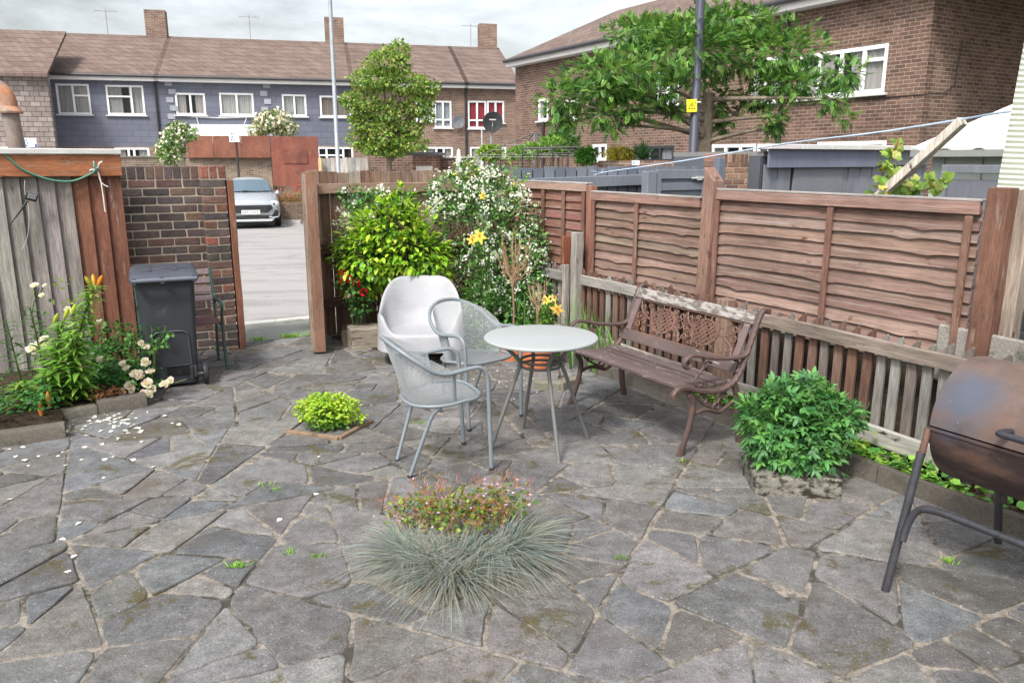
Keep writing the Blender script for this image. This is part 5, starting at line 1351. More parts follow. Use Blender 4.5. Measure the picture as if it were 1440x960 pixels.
# ------------------------------------------------------------------ houses beyond
M_BRICK_A = brickmat('dark_brown_brickwork', (.10, .062, .048), (.19, .115, .085), (.30, .26, .22), ms=.012, var=.5)
M_BRICK_B = brickmat('brown_brickwork', (.14, .085, .065), (.23, .15, .11), (.34, .30, .26), ms=.013, var=.4)
M_BRICK_C = brickmat('grey_brown_brickwork', (.15, .11, .085), (.25, .19, .14), (.33, .29, .24), ms=.013, var=.45)
M_SLATE = brickmat('blue_grey_hung_slates', (.125, .135, .175), (.15, .16, .20), (.06, .065, .085), bw=.6, bh=.25, ms=.010, var=.12, rough=.6)
M_TILE = brickmat('old_hung_tiles', (.20, .165, .15), (.30, .26, .24), (.06, .05, .045), bw=.34, bh=.19, ms=.02, var=.5)
M_ROOF = brickmat('roof_tiles', (.14, .10, .085), (.19, .14, .12), (.05, .04, .035), bw=.3, bh=.22, ms=.016, var=.3)
M_CURT = leafmat('curtain_cloth', .2, .9, .1)
M_GLASS = glassmat('window_glass', .16)
def wallgrid(T, x0, x1, z0, z1, holes, mat, name='wall', th=.24):
    xs = sorted({x0, x1, *[v for h in holes for v in (h[0], h[1]) if x0 < v < x1]}); zs = sorted({z0, z1, *[v for h in holes for v in (h[2], h[3]) if z0 < v < z1]})
    mb = MB()
    def solid(cx, cz): return x0 < cx < x1 and z0 < cz < z1 and not any(h[0] < cx < h[1] and h[2] < cz < h[3] for h in holes)
    for i in range(len(xs)-1):
        for j in range(len(zs)-1):
            a, b, c, d = xs[i], xs[i+1], zs[j], zs[j+1]
            if not solid((a+b)/2, (c+d)/2): continue
            mb.add([(a, 0, c), (b, 0, c), (b, 0, d), (a, 0, d)], [(0, 1, 2, 3)]); mb.add([(a, th, c), (b, th, c), (b, th, d), (a, th, d)], [(3, 2, 1, 0)])
            e = 1e-4
            if not solid(a-.001, (c+d)/2): mb.add([(a, 0, c), (a, 0, d), (a, th, d), (a, th, c)], [(0, 1, 2, 3)])
            if not solid(b+.001, (c+d)/2): mb.add([(b, 0, c), (b, th, c), (b, th, d), (b, 0, d)], [(0, 1, 2, 3)])
            if not solid((a+b)/2, c-.001): mb.add([(a, 0, c), (a, th, c), (b, th, c), (b, 0, c)], [(0, 1, 2, 3)])
            if not solid((a+b)/2, d+.001): mb.add([(a, 0, d), (b, 0, d), (b, th, d), (a, th, d)], [(0, 1, 2, 3)])
    return mb.build(name, mat, T)
def window(T, x0, x1, z0, z1, mull=(.5,), trans=None, curtain=(.62, .6, .56), dark=False, sill=True, gap=.3, name='window'):
    f = .08; y = .03; mb = MB(); col = (.78, .79, .8) if not dark else (.03, .032, .036)
    W, H = x1-x0, z1-z0; cx, cz = (x0+x1)/2, (z0+z1)/2
    mb.box((cx, y, z0+f/2), (W, .07, f), col); mb.box((cx, y, z1-f/2), (W, .07, f), col)
    for x in (x0+f/2, x1-f/2): mb.box((x, y, cz), (f, .07, H-2*f-.002), col)
    for m in mull: mb.box((x0+W*m, y, cz), (f*1.1, .066, H-2*f-.002), col)
    if trans:
        for (ma, mb_, tz) in trans: mb.box((x0+W*(ma+mb_)/2, y-.002, z0+H*tz), (W*(mb_-ma)-.05, .06, f*.9), col)
    if sill: mb.box((cx, -.03, z0-.03), (W+.16, .13, .05), (.6, .6, .6))
    w = mb.build(name, M_GENERIC if not dark else M_METAL, T, bevel=.006)
    mb = MB(); mb.box((cx, y+.012, cz), (W-.06, .006, H-.06), (.1, .1, .1)); mb.build('pane', M_GLASS, w)
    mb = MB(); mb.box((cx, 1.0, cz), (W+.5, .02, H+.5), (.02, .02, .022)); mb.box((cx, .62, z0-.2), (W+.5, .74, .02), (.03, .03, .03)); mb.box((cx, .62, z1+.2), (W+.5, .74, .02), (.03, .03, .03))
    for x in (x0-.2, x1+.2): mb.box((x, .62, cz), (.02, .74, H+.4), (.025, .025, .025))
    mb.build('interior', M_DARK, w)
    if curtain:
        mb = MB(); n = 60; vs = []; fs = []
        gaps = [(.5-gap/2, .5+gap/2)] if gap else []
        for i in range(n+1):
            x = x0+.03+(W-.06)*i/n; yy = .085+.014*math.sin(i*1.7)+.01*math.sin(i*.73); vs += [(x, yy, z0+.05), (x, yy, z1-.04)]
        for i in range(n):
            q = (i+.5)/n
            if any(a < q < b for a, b in gaps): continue
            fs.append((2*i, 2*i+2, 2*i+3, 2*i+1))
        mb.add(vs, fs, curtain); mb.build('curtain', M_CURT, w, smooth=180)
    return w
def roof(T, x0, x1, z, depth=4.2, rise=2.1, over=.35, mat=None, ends=True):
    mb = MB(); y0 = -over; yr = depth
    z0 = z-over*rise/depth*.3
    for s in (0, 1):
        ya = y0 if s == 0 else 2*depth+over
        mb.add([(x0-.1, ya, z0), (x1+.1, ya, z0), (x1+.1, yr, z+rise), (x0-.1, yr, z+rise), (x0-.1, ya, z0-.09), (x1+.1, ya, z0-.09), (x1+.1, yr, z+rise-.12), (x0-.1, yr, z+rise-.12)],
               [(0, 1, 2, 3), (7, 6, 5, 4), (0, 4, 5, 1), (1, 5, 6, 2), (3, 7, 4, 0)], (.2, .15, .12))
    o = mb.build('roof', mat or M_ROOF, T)
    mb = MB(); mb.tube([(x0-.1, y0-.06, z0-.06), (x1+.1, y0-.06, z0-.06)], .06, 8, (.05, .05, .055)); mb.build('gutter', M_METAL, o, smooth=60)
    mb = MB(); mb.box(((x0+x1)/2, y0+.03, z0-.15), (x1-x0+.16, .03, .2), (.72, .72, .7)); mb.box(((x0+x1)/2, y0/2+.03, z0-.235), (x1-x0+.16, -y0, .02), (.6, .6, .58)); mb.build('fascia', M_GENERIC, o)
    return o
def shell(T, L, z0, z1, depth, mat):       # side and rear walls
    mb = MB(); mb.box((.12, depth+.0, (z0+z1)/2), (.24, 2*depth-.5, z1-z0), (.5, .5, .5)); mb.box((L-.12, depth, (z0+z1)/2), (.24, 2*depth-.5, z1-z0), (.5, .5, .5)); mb.box((L/2, 2*depth-.12, (z0+z1)/2), (L, .24, z1-z0), (.5, .5, .5))
    for x in (.12, L-.12):
        mb.add([(x-.12, .25, z1), (x-.12, 2*depth-.25, z1), (x-.12, depth, z1+1.9), (x+.12, .25, z1), (x+.12, 2*depth-.25, z1), (x+.12, depth, z1+1.9)], [(0, 2, 1), (3, 4, 5), (0, 3, 5, 2), (2, 5, 4, 1)])
    mb.build('rear_walls', mat, T)
def pipe(T, x, z0, z1, col=(.03, .03, .032), y=-.06, r=.05, name='downpipe'):
    mb = MB(); mb.tube([(x, y, z0), (x, y, z1)], r, 8, col); return mb.build(name, M_METAL, T, smooth=60)
GZ = -.3
EAVE = 5.3
S0 = Vector((-19.62, 33.6, 0)); UA = (math.sin(R(76)), math.cos(R(76))); RA = math.atan2(UA[1], UA[0])
def wa(px, py): return WALL(px, py, (S0.x, S0.y), UA)
def rect(f, x0, y0, x1, y1):
    a, b = f((x0+x1)/2, y1), f((x0+x1)/2, y0); l, r_ = f(x0, (y0+y1)/2)[0], f(x1, (y0+y1)/2)[0]
    return l, r_, a[1], b[1]
def sh(rc, dx): return rc[0]-dx, rc[1]-dx, rc[2], rc[3]
xA0, xA1, xB1, xC1, xD1 = 0, wa(228, 180)[0], wa(497, 180)[0], wa(655, 180)[0], wa(727, 180)[0]
def house(name, label, x0, x1, upper, lower, upmat, lowmat, zsplit, rf=True):
    P = S0+Vector((UA[0], UA[1], 0))*x0
    T = thing(name, label, 'house', (P.x, P.y, 0), RA); L = x1-x0
    holes = []
    for rc, kw in upper+lower: holes.append(sh(rc, x0)); window(T, *sh(rc, x0), **kw)
    if zsplit:
        wallgrid(T, .0, L, zsplit, EAVE, [h for h in holes if h[2] > zsplit-.4], upmat, 'upper_wall'); wallgrid(T, .0, L, GZ-.1, zsplit-.003, [h for h in holes if h[2] < zsplit-.4], lowmat, 'lower_wall')
    else: wallgrid(T, .0, L, GZ-.1, EAVE, holes, upmat)
    shell(T, L, GZ-.1, EAVE-.02, 4.2, lowmat if zsplit else upmat)
    if rf: roof(T, 0, L, EAVE)
    return T, L
WC = (.66, .66, .64)
HA, LA = house('terraced_house', 'blue grey slate hung house on the left with a black downpipe at its edge', xA0, xA1,
    [(rect(wa, 80, 118, 127, 161), dict(mull=(.5,), trans=[(.5, 1, .62)], curtain=WC, gap=.1)), (rect(wa, 150, 120, 203, 162), dict(mull=(.66,), trans=[(0, .66, .62)], curtain=(.5, .5, .48), gap=.2))],
    [(rect(wa, 162, 208, 211, 236), dict(mull=(.4, .56), curtain=(.55, .55, .52), gap=.4))], M_SLATE, M_BRICK_B, wa(140, 206)[1])
pipe(HA, LA-.12, 2.3, EAVE-.1)
HB, LB = house('terraced_house', 'blue grey slate hung house with pale corner stones and a white canopy', xA1, xB1,
    [(rect(wa, 247, 131, 289, 162), dict(mull=(.5,), curtain=(.6, .58, .54), gap=.35)), (rect(wa, 309, 131, 357, 163), dict(mull=(.5,), curtain=WC, gap=.0)), (rect(wa, 397, 133, 431, 164), dict(mull=(.5,), curtain=(.62, .66, .64), gap=.15)), (rect(wa, 450, 135, 494, 165), dict(mull=(.5,), curtain=(.35, .31, .26), gap=.0))],
    [(rect(wa, 447, 207, 497, 236), dict(mull=(.25, .72), trans=[(0, .25, .6), (.25, .72, .6)], curtain=None, gap=.3))], M_SLATE, M_BRICK_B, wa(470, 205)[1])
for k in range(9):
    mb = MB(); mb.box((.42+(.12 if k % 2 else 0), -.015, EAVE-.35-k*.34), (.3, .035, .22), jit((.32, .33, .37), .08)); mb.build('corner_stone', M_GENERIC, HB, bevel=.008)
    if k < 7: mb = MB(); mb.box((wa(373, 160)[0]-xA1+(.0 if k % 2 else .14), -.015, EAVE-.35-k*.34), (.3, .035, .22), jit((.32, .33, .37), .08)); mb.build('corner_stone', M_GENERIC, HB, bevel=.008)
mb = MB(); c0, c1 = wa(268, 185)[0]-xA1, wa(362, 185)[0]-xA1; zc = wa(300, 175)[1]
mb.add([(c0, -1.7, zc-.75), (c1, -1.7, zc-.75), (c1, -.01, zc), (c0, -.01, zc), (c0, -1.7, zc-.83), (c1, -1.7, zc-.83), (c1, -.01, zc-.08), (c0, -.01, zc-.08)], [(0, 1, 2, 3), (7, 6, 5, 4), (0, 4, 5, 1), (0, 3, 7, 4), (1, 5, 6, 2)], (.62, .66, .64))
for x in (c0+.1, (c0+c1)/2, c1-.1): mb.box((x, -1.6, (zc-.83+GZ)/2), (.08, .08, zc-.83-GZ), (.6, .6, .58))
mb.build('canopy', M_GENERIC, HB)
mb = MB(); mb.tube([(c0+.1, -.05, zc+.3), ((c0+c1)/2, -.06, zc+.27), (c1, -.05, zc+.32)], .02, 5, (.6, .6, .6)); mb.tube([(c0+.3, -.05, zc+.3), (c0+.5, -.9, zc-.3)], .015, 5, (.6, .6, .6)); mb.tube([(c1-.4, -.05, zc+.3), (c1-.6, -.9, zc-.3)], .015, 5, (.6, .6, .6)); mb.build('cable', M_METAL, HB)
HC, LC_ = house('terraced_house', 'brown brick house behind the round green tree, with louvred white windows', xB1, xC1,
    [(rect(wa, 585, 143, 610, 171), dict(mull=(), curtain=(.55, .62, .66), gap=0)), (rect(wa, 611, 142, 635, 180), dict(mull=(.5,), trans=[(0, 1, .3)], curtain=(.55, .62, .66), gap=0))],
    [(rect(wa, 597, 207, 637, 240), dict(mull=(.42, .68), curtain=(.5, .5, .46), gap=.3))], M_BRICK_B, M_BRICK_B, None)
HD, LD_ = house('terraced_house', 'brown brick house with deep red curtains in its upper window', xC1, xD1,
    [(rect(wa, 658, 142, 684, 181), dict(mull=(.5,), trans=[(0, 1, .3)], curtain=(.55, .07, .09), gap=0)), (rect(wa, 685, 142, 709, 173), dict(mull=(.5,), curtain=(.55, .07, .09), gap=.1))],
    [(rect(wa, 661, 207, 712, 240), dict(mull=(.3, .6), curtain=(.6, .6, .55), gap=.3))], M_BRICK_B, M_BRICK_B, None)
pipe(HD, .0, GZ, EAVE-.1, y=-.07)
def dish(parent, c, r, col, az=0):
    mb = MB(); M = Matrix.Translation(c) @ Matrix.Rotation(az, 4, 'Z') @ Matrix.Rotation(PI/2+.25, 4, 'X')
    mb.lathe([(.001, -.06), (r*.5, -.045), (r*.85, -.012), (r, .0), (r*.99, .008), (r*.83, -.002), (r*.5, -.033), (.001, -.045)], 24, col, M=M); mb.tube([(c[0], c[1]+.05, c[2]), (c[0], c[1]-.12, c[2]-r*.9), (c[0], c[1]-.32, c[2]-.1)], .012, 6, (.2, .2, .2)); return mb
p = wa(643, 172); dish(HC, (p[0]-xB1, -.25, p[1]), .3, (.22, .23, .26)).build('satellite_dish', M_METAL, HC, smooth=40)
# long brick block on the right, running parallel to the side fence
E0 = Vector((.12, 29.1, 0)); UE = (.5, -.866); RE = math.atan2(-.866, .5)
def we(px, py): return WALL(px, py, (E0.x, E0.y), UE)
EL = we(1296, 160)[0]
T = thing('brick_house_row', 'long dark brown brick house front behind the overhanging tree, on the right', 'house', (E0.x, E0.y, 0), RE)
ws = [(rect(we, 757, 139, 771, 170), dict(mull=(), curtain=WC)), (rect(we, 792, 140, 812, 168), dict(mull=(.5,), curtain=WC)), (rect(we, 922, 100, 955, 152), dict(mull=(.5,), curtain=WC)), (rect(we, 1058, 82, 1094, 144), dict(mull=(.5,), curtain=(.5, .48, .45))), (rect(we, 1124, 70, 1246, 135), dict(mull=(.25, .5, .75), trans=[(.0, .25, .7), (.75, 1, .7)], curtain=(.6, .58, .55), gap=.2)),
      (rect(we, 833, 203, 853, 226), dict(mull=(.5,), curtain=(.4, .42, .42))), (rect(we, 890, 205, 948, 228), dict(mull=(.33, .66), dark=True, curtain=(.4, .42, .45), gap=.2, sill=False)), (rect(we, 1000, 203, 1062, 240), dict(mull=(.33, .66), curtain=(.45, .47, .4), gap=.5)), (rect(we, 1064, 203, 1098, 232), dict(mull=(.5,), curtain=(.5, .5, .5), gap=.2)), (rect(we, 1148, 199, 1245, 235), dict(mull=(.3, .7), curtain=(.5, .5, .5)))]
for rc, kw in ws: window(T, *rc, **kw)
EE = 5.25
wallgrid(T, 0, EL, GZ-.1, EE, [w_[0] for w_ in ws], M_BRICK_A)
roof(T, 0, EL+9, EE, depth=4.5, rise=2.0)
for px, zt in ((1099, EE-.1), (766, 3.0)):
    pipe(T, we(px, 170)[0], GZ, zt)
# return wall of the same block facing the camera on the right
mb = MB(); mb.box((EL-.12+.0, 4.75, (GZ+EE)/2), (.24, 9.0, EE-GZ), (.5, .5, .5)); 
mb.build('end_wall', M_BRICK_B, T)
mb = MB(); mb.tube([(EL+.02, 1.0, EE-1.2), (EL+.03, .9, 3.2), (EL+.03, .6, 3.05), (EL+.03, .0, 3.0), (EL-1.5, -.03, 3.0)], .012, 5, (.03, .03, .03)); mb.build('cable', M_METAL, T)
# tile hung house at the far left
P0 = AT(-60, 160, 31)
T = thing('tile_hung_house', 'old tile hung house wall at the far left edge, behind the rusty flue', 'house', (P0.x, P0.y, 0), RA)
q = AT(69, 160, 31.5); Lq = (q-P0).length
mb = MB(); mb.box((Lq/2+.6, .15, 3.5), (Lq-1.2, .3, 3.1), (.5, .5, .5)); mb.build('tile_hanging', M_TILE, T)
mb = MB(); mb.box((Lq/2, .3, .8), (Lq-.3, .5, 2.3), (.5, .5, .5)); mb.build('wall', M_BRICK_A, T)
mb = MB(); mb.add([(0, -.3, 5.0), (Lq+.1, -.3, 5.0), (Lq+.1, 3, 7), (0, 3, 7), (0, -.3, 4.88), (Lq+.1, -.3, 4.88), (Lq+.1, 3, 6.85), (0, 3, 6.85)], [(0, 1, 2, 3), (7, 6, 5, 4), (0, 4, 5, 1), (1, 5, 6, 2)]); mb.build('roof', M_ROOF, T)
mb = MB(); mb.box((.7, .35, 3.4), (1.3, .5, 3.0), (.16, .08, .09)); mb.box((.7, -.1, 2.15), (2.0, .5, .25), (.6, .62, .6)); mb.build('purple_shadow_panel', M_GENERIC, T)  # purple box is a shadow painted as a solid panel; pale ledge below

# ------------------------------------------------------------------ walls, fences and poles across the car park
def lowwall(name, lab, px0, px1, Y0, Y1, pytop, mat, th=.22, z0=-.4, coping=None, cat='brick wall'):
    a, b = AT(px0, pytop, Y0), AT(px1, pytop, Y1); d = b-a; d.z = 0; L = d.length; zt = (a.z+b.z)/2
    T = thing(name, lab, cat, (a.x, a.y, 0), math.atan2(d.y, d.x)); mb = MB(); mb.box((L/2, th/2, (z0+zt)/2), (L, th, zt-z0), (.3, .27, .22)); mb.build('wall', mat, T)
    if coping: mb = MB(); mb.box((L/2, th/2, zt+.03), (L+.06, th+.08, .06), coping); mb.build('coping', M_STONE, T, bevel=.01)
    return T, L, zt
lowwall('garden_wall', 'grey brown brick wall below the rust red boards, behind the parked car', 258, 381, 30.3, 30.5, 221, M_BRICK_C, z0=-.4)
M_RUST = surf('rust_red_boards', (3, 3, 3), .25, .8, stain=.25, bumps=.1, wear=(.25, .11, .075), wear_lo=.5, wear_hi=.8, wear_scale=(1.5, 1.5, 2.5))
def boards(lab, px0, px1, Y, t, b, cols, div=()):
    a, c, e = AT(px0, t, Y), AT(px1, t, Y), AT(px0, b, Y); L = c.x-a.x
    T = thing('red_boarding', lab, 'hoarding', (a.x, Y, 0), 0)
    xs = [0, *[L*d for d in div], L]
    for i in range(len(xs)-1):
        mb = MB(); mb.box(((xs[i]+xs[i+1])/2, 0, (a.z+e.z)/2), (xs[i+1]-xs[i]-.015, .03, a.z-e.z), jit(cols, .1)); mb.build('board', M_RUST, T, bevel=.004)
    return T
boards('long rust red boards fixed on top of the brick wall behind the parked car', 259, 379, 30.2, 191, 222, (.20, .075, .048), (.33, .66))
T = boards('tall patched rust red boarding reaching lower to the right of the brick wall', 380, 447, 30.0, 192, 262, (.18, .06, .04), (.48,))
mb = MB(); mb.box((.9, -.03, 1.9), (.9, .03, .5), (.15, .05, .035)); mb.box((1.2, -.03, .9), (1.0, .03, .7), (.2, .07, .045)); mb.build('patch_board', M_RUST, T)
lowwall('garden_wall', 'weathered brown brick wall seen over the bin wall, below the white rose tree', 158, 262, 27.5, 28.5, 222, M_BRICK_C, z0=-.4, coping=(.2, .19, .17))
# low planted wall behind the car park
lowwall('planter_wall', 'low brick planter wall at the back of the car park, beside the parked car', 372, 432, 26.6, 27.0, 285, M_BRICK_C, z0=-.5, coping=None)
lowwall('planter_wall', 'low brick wall turning towards the camera on the right of the car park', 424, 470, 27, 22.5, 285, M_BRICK_C, z0=-.5)
kb = MB(); p0, p1 = AT(372, 300, 26.1), AT(424, 300, 26.3); kb.box(((p0.x+p1.x)/2, 26.2, -.23), (p1.x-p0.x, .15, .14), (.36, .35, .34)); o = kb.build('kerb_stone', M_STONE, bevel=.01); tag(o, 'concrete kerb at the far end of the car park below the planter wall', 'kerb')
p = AT(405, 262, 27.3); T = thing('dry_shrub', 'sprawling dry straw coloured plant with green shoots behind the low planter wall', 'shrub', (p.x, 27.4, 0))
n = 1400; b = np.stack([rng.uniform(-.95, .7, n), rng.uniform(-.3, .3, n), rng.uniform(0, .35, n)], 1); d = rng.normal(0, .55, (n, 3)); d[:, 2] = 1
blades('dry_stems', M_BLADE, T, b, d, rng.uniform(.3, .95, n), rng.uniform(.01, .022, n), rng.uniform(.1, .9, n), [(.46, .27, .17), (.38, .2, .12), (.5, .34, .22), (.3, .15, .1)], seg=4)
foliage('green_leaves', M_LEAF, T, 900, [(-.3, -.1, .3, .6, .3, .2), (.35, -.1, .35, .4, .3, .3)], .07, tm_diamond(), MIDG)
mb = MB()
for x, z in ((.45, .95), (-.2, .8), (.1, .55)): mb.lathe([(.001, -.03), (.05, 0), (.001, .03)], 8, (.7, .12, .03), c=(x, -.3, z))
mb.build('red_blooms', M_PETAL, T)
# pale timber fence, brick wall, shed further right
def slatfence(name, lab, px0, px1, Y0, Y1, pytop, cols, w=.1, z0=-.35, gap=.004, mat=None, hv=.02, cat='board fence'):
    a, b = AT(px0, pytop, Y0), AT(px1, pytop, Y1); d = b-a; d.z = 0; L = d.length; zt = (a.z+b.z)/2
    T = thing(name, lab, cat, (a.x, a.y, 0), math.atan2(d.y, d.x)); x = 0
    while x < L-.02:
        ww = min(w*random.uniform(.92, 1.08), L-x); h = zt+random.uniform(-hv, hv); mb = MB(); mb.box((x+ww/2, random.choice((0, .012)), (z0+h)/2), (ww-gap, .02, h-z0), jit(random.choice(cols), .1)); mb.build('board', mat or M_WOODV, T); x += ww
    mb = MB(); mb.box((L/2, .035, zt-.3), (L, .04, .09), cols[0]); mb.build('rail', M_WOODH, T)
    return T, L, zt
slatfence('board_fence', 'pale grey upright board fence between the red boarding and the dark brick wall', 452, 515, 24.5, 24.8, 222, [(.34, .32, .30), (.4, .38, .35), (.3, .28, .26)], w=.13)
mb = MB(); p = AT(450, 222, 24.3); mb.box((0, 0, (p.z-.3)/2), (.1, .1, p.z+.3), (.5, .38, .2)); o = mb.build('fence_post', M_PAINTW, loc=(p.x, p.y, 0)); tag(o, 'yellowish new timber post at the left end of the pale board fence', 'fence post')
lowwall('garden_wall', 'dark brown brick wall below the round green tree', 516, 590, 24.9, 25.0, 219, M_BRICK_A)
lowwall('garden_wall', 'dark brown brick wall with thin pale capping, behind the jasmine', 616, 668, 24.5, 24.5, 223, M_BRICK_A, coping=(.35, .35, .34))
lowwall('garden_wall', 'brown brick wall right of the white pole and behind the grey boards', 690, 752, 19.5, 20, 223, M_BRICK_A)
slatfence('board_fence', 'short grey slatted garden gate between two dark brick walls', 668, 691, 22.5, 22.5, 224, [(.3, .29, .28)], w=.09, gap=.03)
p0, p1 = AT(580, 219, 23), AT(613, 219, 23); T = thing('brick_outhouse', 'small brick outhouse with a flat dark roof below the louvred window', 'outhouse', (p0.x, 23, 0)); W_ = p1.x-p0.x
mb = MB(); mb.box((W_/2, .8, .75), (W_, 1.6, 2.3), (.4, .2, .1)); mb.build('wall', brickmat('red_brickwork', (.2, .1, .07), (.3, .17, .12), (.45, .42, .38), var=.3), T)
mb = MB(); mb.box((W_/2, .75, 1.95), (W_+.25, 1.9, .09), (.12, .13, .15)); mb.build('roof', M_METAL, T, bevel=.01)
mb = MB(); mb.box((W_/2, -.03, 1.5), (W_*.7, .05, .22), (.7, .68, .62)); mb.build('lintel', M_GENERIC, T)
# poles
def polepx(name, lab, px, Y, z1, r, col, cat, z0=-.4, mat=None, px1=None):
    p = AT(px, 225, Y); mb = MB(); mb.tube([(0, 0, z0), (0, 0, z0+.9), (0, 0, z0+.92), (0, 0, z1)], [r*1.25, r*1.25, r, r*.85], 12, col); T = thing(name, lab, cat, (p.x, Y, 0)); mb.build('pole', mat or M_METAL, T, smooth=60); return T
M_GALV = surf('galvanised_steel', (30, 30, 8), .15, .45, stain=.15, metal=.3)
T = polepx('lamp_post', 'thin galvanised grey street lamp post in front of the slate hung house', 475, 20, 5.6, .055, (.36, .39, .42), 'lamp post', mat=M_GALV)
mb = MB(); mb.tube(spline([(0, 0, 5.55), (.1, 0, 5.8), (.6, 0, 5.9)], 4), .03, 8, (.36, .38, .4)); mb.box((.85, 0, 5.9), (.55, .2, .1), (.4, .42, .45)); mb.build('lamp_head', M_GALV, T, smooth=50)
polepx('timber_pole', 'bare pale timber pole against the left side of the round green tree', 517, 23, AT(511, 170, 23).z, .045, (.36, .32, .28), 'pole', mat=M_WOODV)
T = polepx('parking_sign', 'small white parking sign on a thin black pole above the parked car', 334, 28.5, AT(333, 190, 28.5).z, .045, (.03, .03, .03), 'sign', mat=M_METAL)
zt = AT(333, 193, 28.5).z; mb = MB(); mb.box((-.03, -.07, zt+.06), (.36, .02, .46), (.8, .81, .82)); mb.build('sign_plate', M_GENERIC, T, bevel=.01)
mb = MB(); mb.box((-.10, -.085, zt+.12), (.07, .012, .03), (.05, .05, .06)); mb.box((-.10, -.085, zt+.0), (.06, .012, .06), (.1, .25, .5)); mb.box((-.13, -.085, zt-.1), (.04, .012, .04), (.03, .03, .04)); mb.box((-.04, -.085, zt-.1), (.04, .012, .04), (.03, .03, .04)); mb.build('sign_marks', M_GENERIC, T)
T = polepx('lamp_post', 'thick black lamp post with a yellow warning plate, in front of the overhanging tree', 974, 13.2, 6.2, .075, (.055, .06, .085), 'lamp post')
pt_ = AT(970, 149, 13.1); mb = MB(); mb.box((-.08, -.10, pt_.z), (.165, .012, .20), (.82, .74, .02), rot=(0, -.06, 0)); o = mb.build('warning_plate', M_GENERIC, T, bevel=.004)
mb = MB(); zz = pt_.z
tri = [(-.055, -.045), (.055, -.045), (0, .055)]
for i in range(3):
    a, b = tri[i], tri[(i+1) % 3]; mb.tube([(-.08+a[0], -.109, zz+a[1]), (-.08+b[0], -.109, zz+b[1])], .0045, 4, (.12, .1, .03))
mb.tube([(-.08+.008, -.11, zz+.028), (-.08-.012, -.11, zz), (-.08+.012, -.11, zz-.004), (-.08-.006, -.11, zz-.034)], .004, 4, (.12, .1, .03))
mb.box((-.03, -.109, zz+.045), (.018, .004, .018), (.12, .1, .03)); mb.build('warning_symbol', M_GENERIC, o)
mb = MB(); mb.tube([(.085*math.cos(a), .085*math.sin(a), zz+.055) for a in [i*PI/8 for i in range(16)]], .008, 5, (.7, .7, .72), closed=True); mb.tube([(0, -.09, zz+.055), (.06, -.1, zz+.06)], .01, 5, (.75, .75, .75)); mb.build('band', M_METAL, T)
T = polepx('dish_pole', 'satellite dish on a slim grey pole in front of the red curtained house', 691, 19, 2.2, .03, (.3, .31, .32), 'satellite dish', mat=M_GALV)
pd = AT(693, 172, 19); dish(T, (pd.x-T.location.x, -.12, pd.z), .24, (.05, .055, .06), .2).build('satellite_dish', M_METAL, T, smooth=40)
mb = MB(); mb.tube([(0, 0, 2.1), (0, 0, pd.z)], .026, 8, (.3, .31, .32)); mb.build('mast', M_GALV, T)
mb = MB(); mb.box((pd.x-T.location.x, -.155, pd.z+.05), (.16, .006, .025), (.7, .7, .7), rot=(.25, 0, .2)); mb.build('dish_marking', M_GENERIC, T)
polepx('washing_pole', 'thin white washing pole left of the satellite dish pole', 678, 20, AT(677, 178, 20).z, .02, (.5, .5, .5), 'pole')
p = AT(645, 212, 24); T = thing('closed_parasol', 'closed white parasol between the two brick house windows', 'parasol', (p.x, 24, 0)); mb = MB(); mb.lathe([(.02, -.4), (.02, .9), (.13, .95), (.10, 1.6), (.05, p.z), (.01, p.z+.06)], 10, (.75, .75, .73)); mb.build('folded_canopy', M_GENERIC, T, smooth=50)
# rusty flue behind the left fence
M_FLUE = surf('rusty_flue', (14, 14, 6), .3, .75, wear=(.20, .17, .15), wear_lo=.42, wear_hi=.6, wear_scale=(8, 8, 3), bumps=.4)
p = AT(24, 208, 8.2); q = AT(14, 157, 8.2); T = thing('rusty_flue', 'rusty orange metal flue pipe with a collar and bend, above the left fence', 'flue', (p.x, 8.2, 0))
dx = q.x-p.x
mb = MB(); mb.tube([(0, 0, -.05), (0, 0, p.z), (dx, 0, q.z)], .078, 20, (.27, .21, .17)); mb.build('pipe', M_FLUE, T, smooth=50)
mb = MB(); mb.tube(spline([(dx, 0, q.z), (dx, 0, q.z+.10), (dx-.04, 0, q.z+.19), (dx-.14, 0, q.z+.25), (dx-.4, 0, q.z+.27)], 6), .075, 20, (.45, .20, .10)); mb.build('bend', M_FLUE, T, smooth=50)
mb = MB(); mb.lathe([(.078, -.02), (.115, -.018), (.118, .0), (.095, .03), (.08, .05)], 24, (.5, .25, .14), c=(dx, 0, q.z)); mb.build('collar', M_FLUE, T, smooth=40)
p = AT(43, 201, 9.0); T = thing('estate_sign', 'small white notice board with blue marks peeping over the left fence', 'sign', (p.x, 9.0, 0)); mb = MB(); mb.box((0, 0, p.z), (.145, .02, .10), (.78, .79, .8)); mb.build('sign_plate', M_GENERIC, T, bevel=.003)
mb = MB(); mb.box((.0, .03, p.z/2), (.04, .03, p.z), (.3, .3, .3)); mb.build('sign_post', M_GALV, T)
mb = MB()
for x, z in ((-.055, .03), (-.035, .03), (-.055, .005), (-.03, .0), (-.05, -.025), (-.035, -.028)): mb.box((x, -.012, p.z+z), (.012, .004, .014), (.05, .2, .45))
mb.box((.06, -.012, p.z-.03), (.02, .004, .03), (.04, .1, .4)); mb.build('sign_marks', M_GENERIC, T)

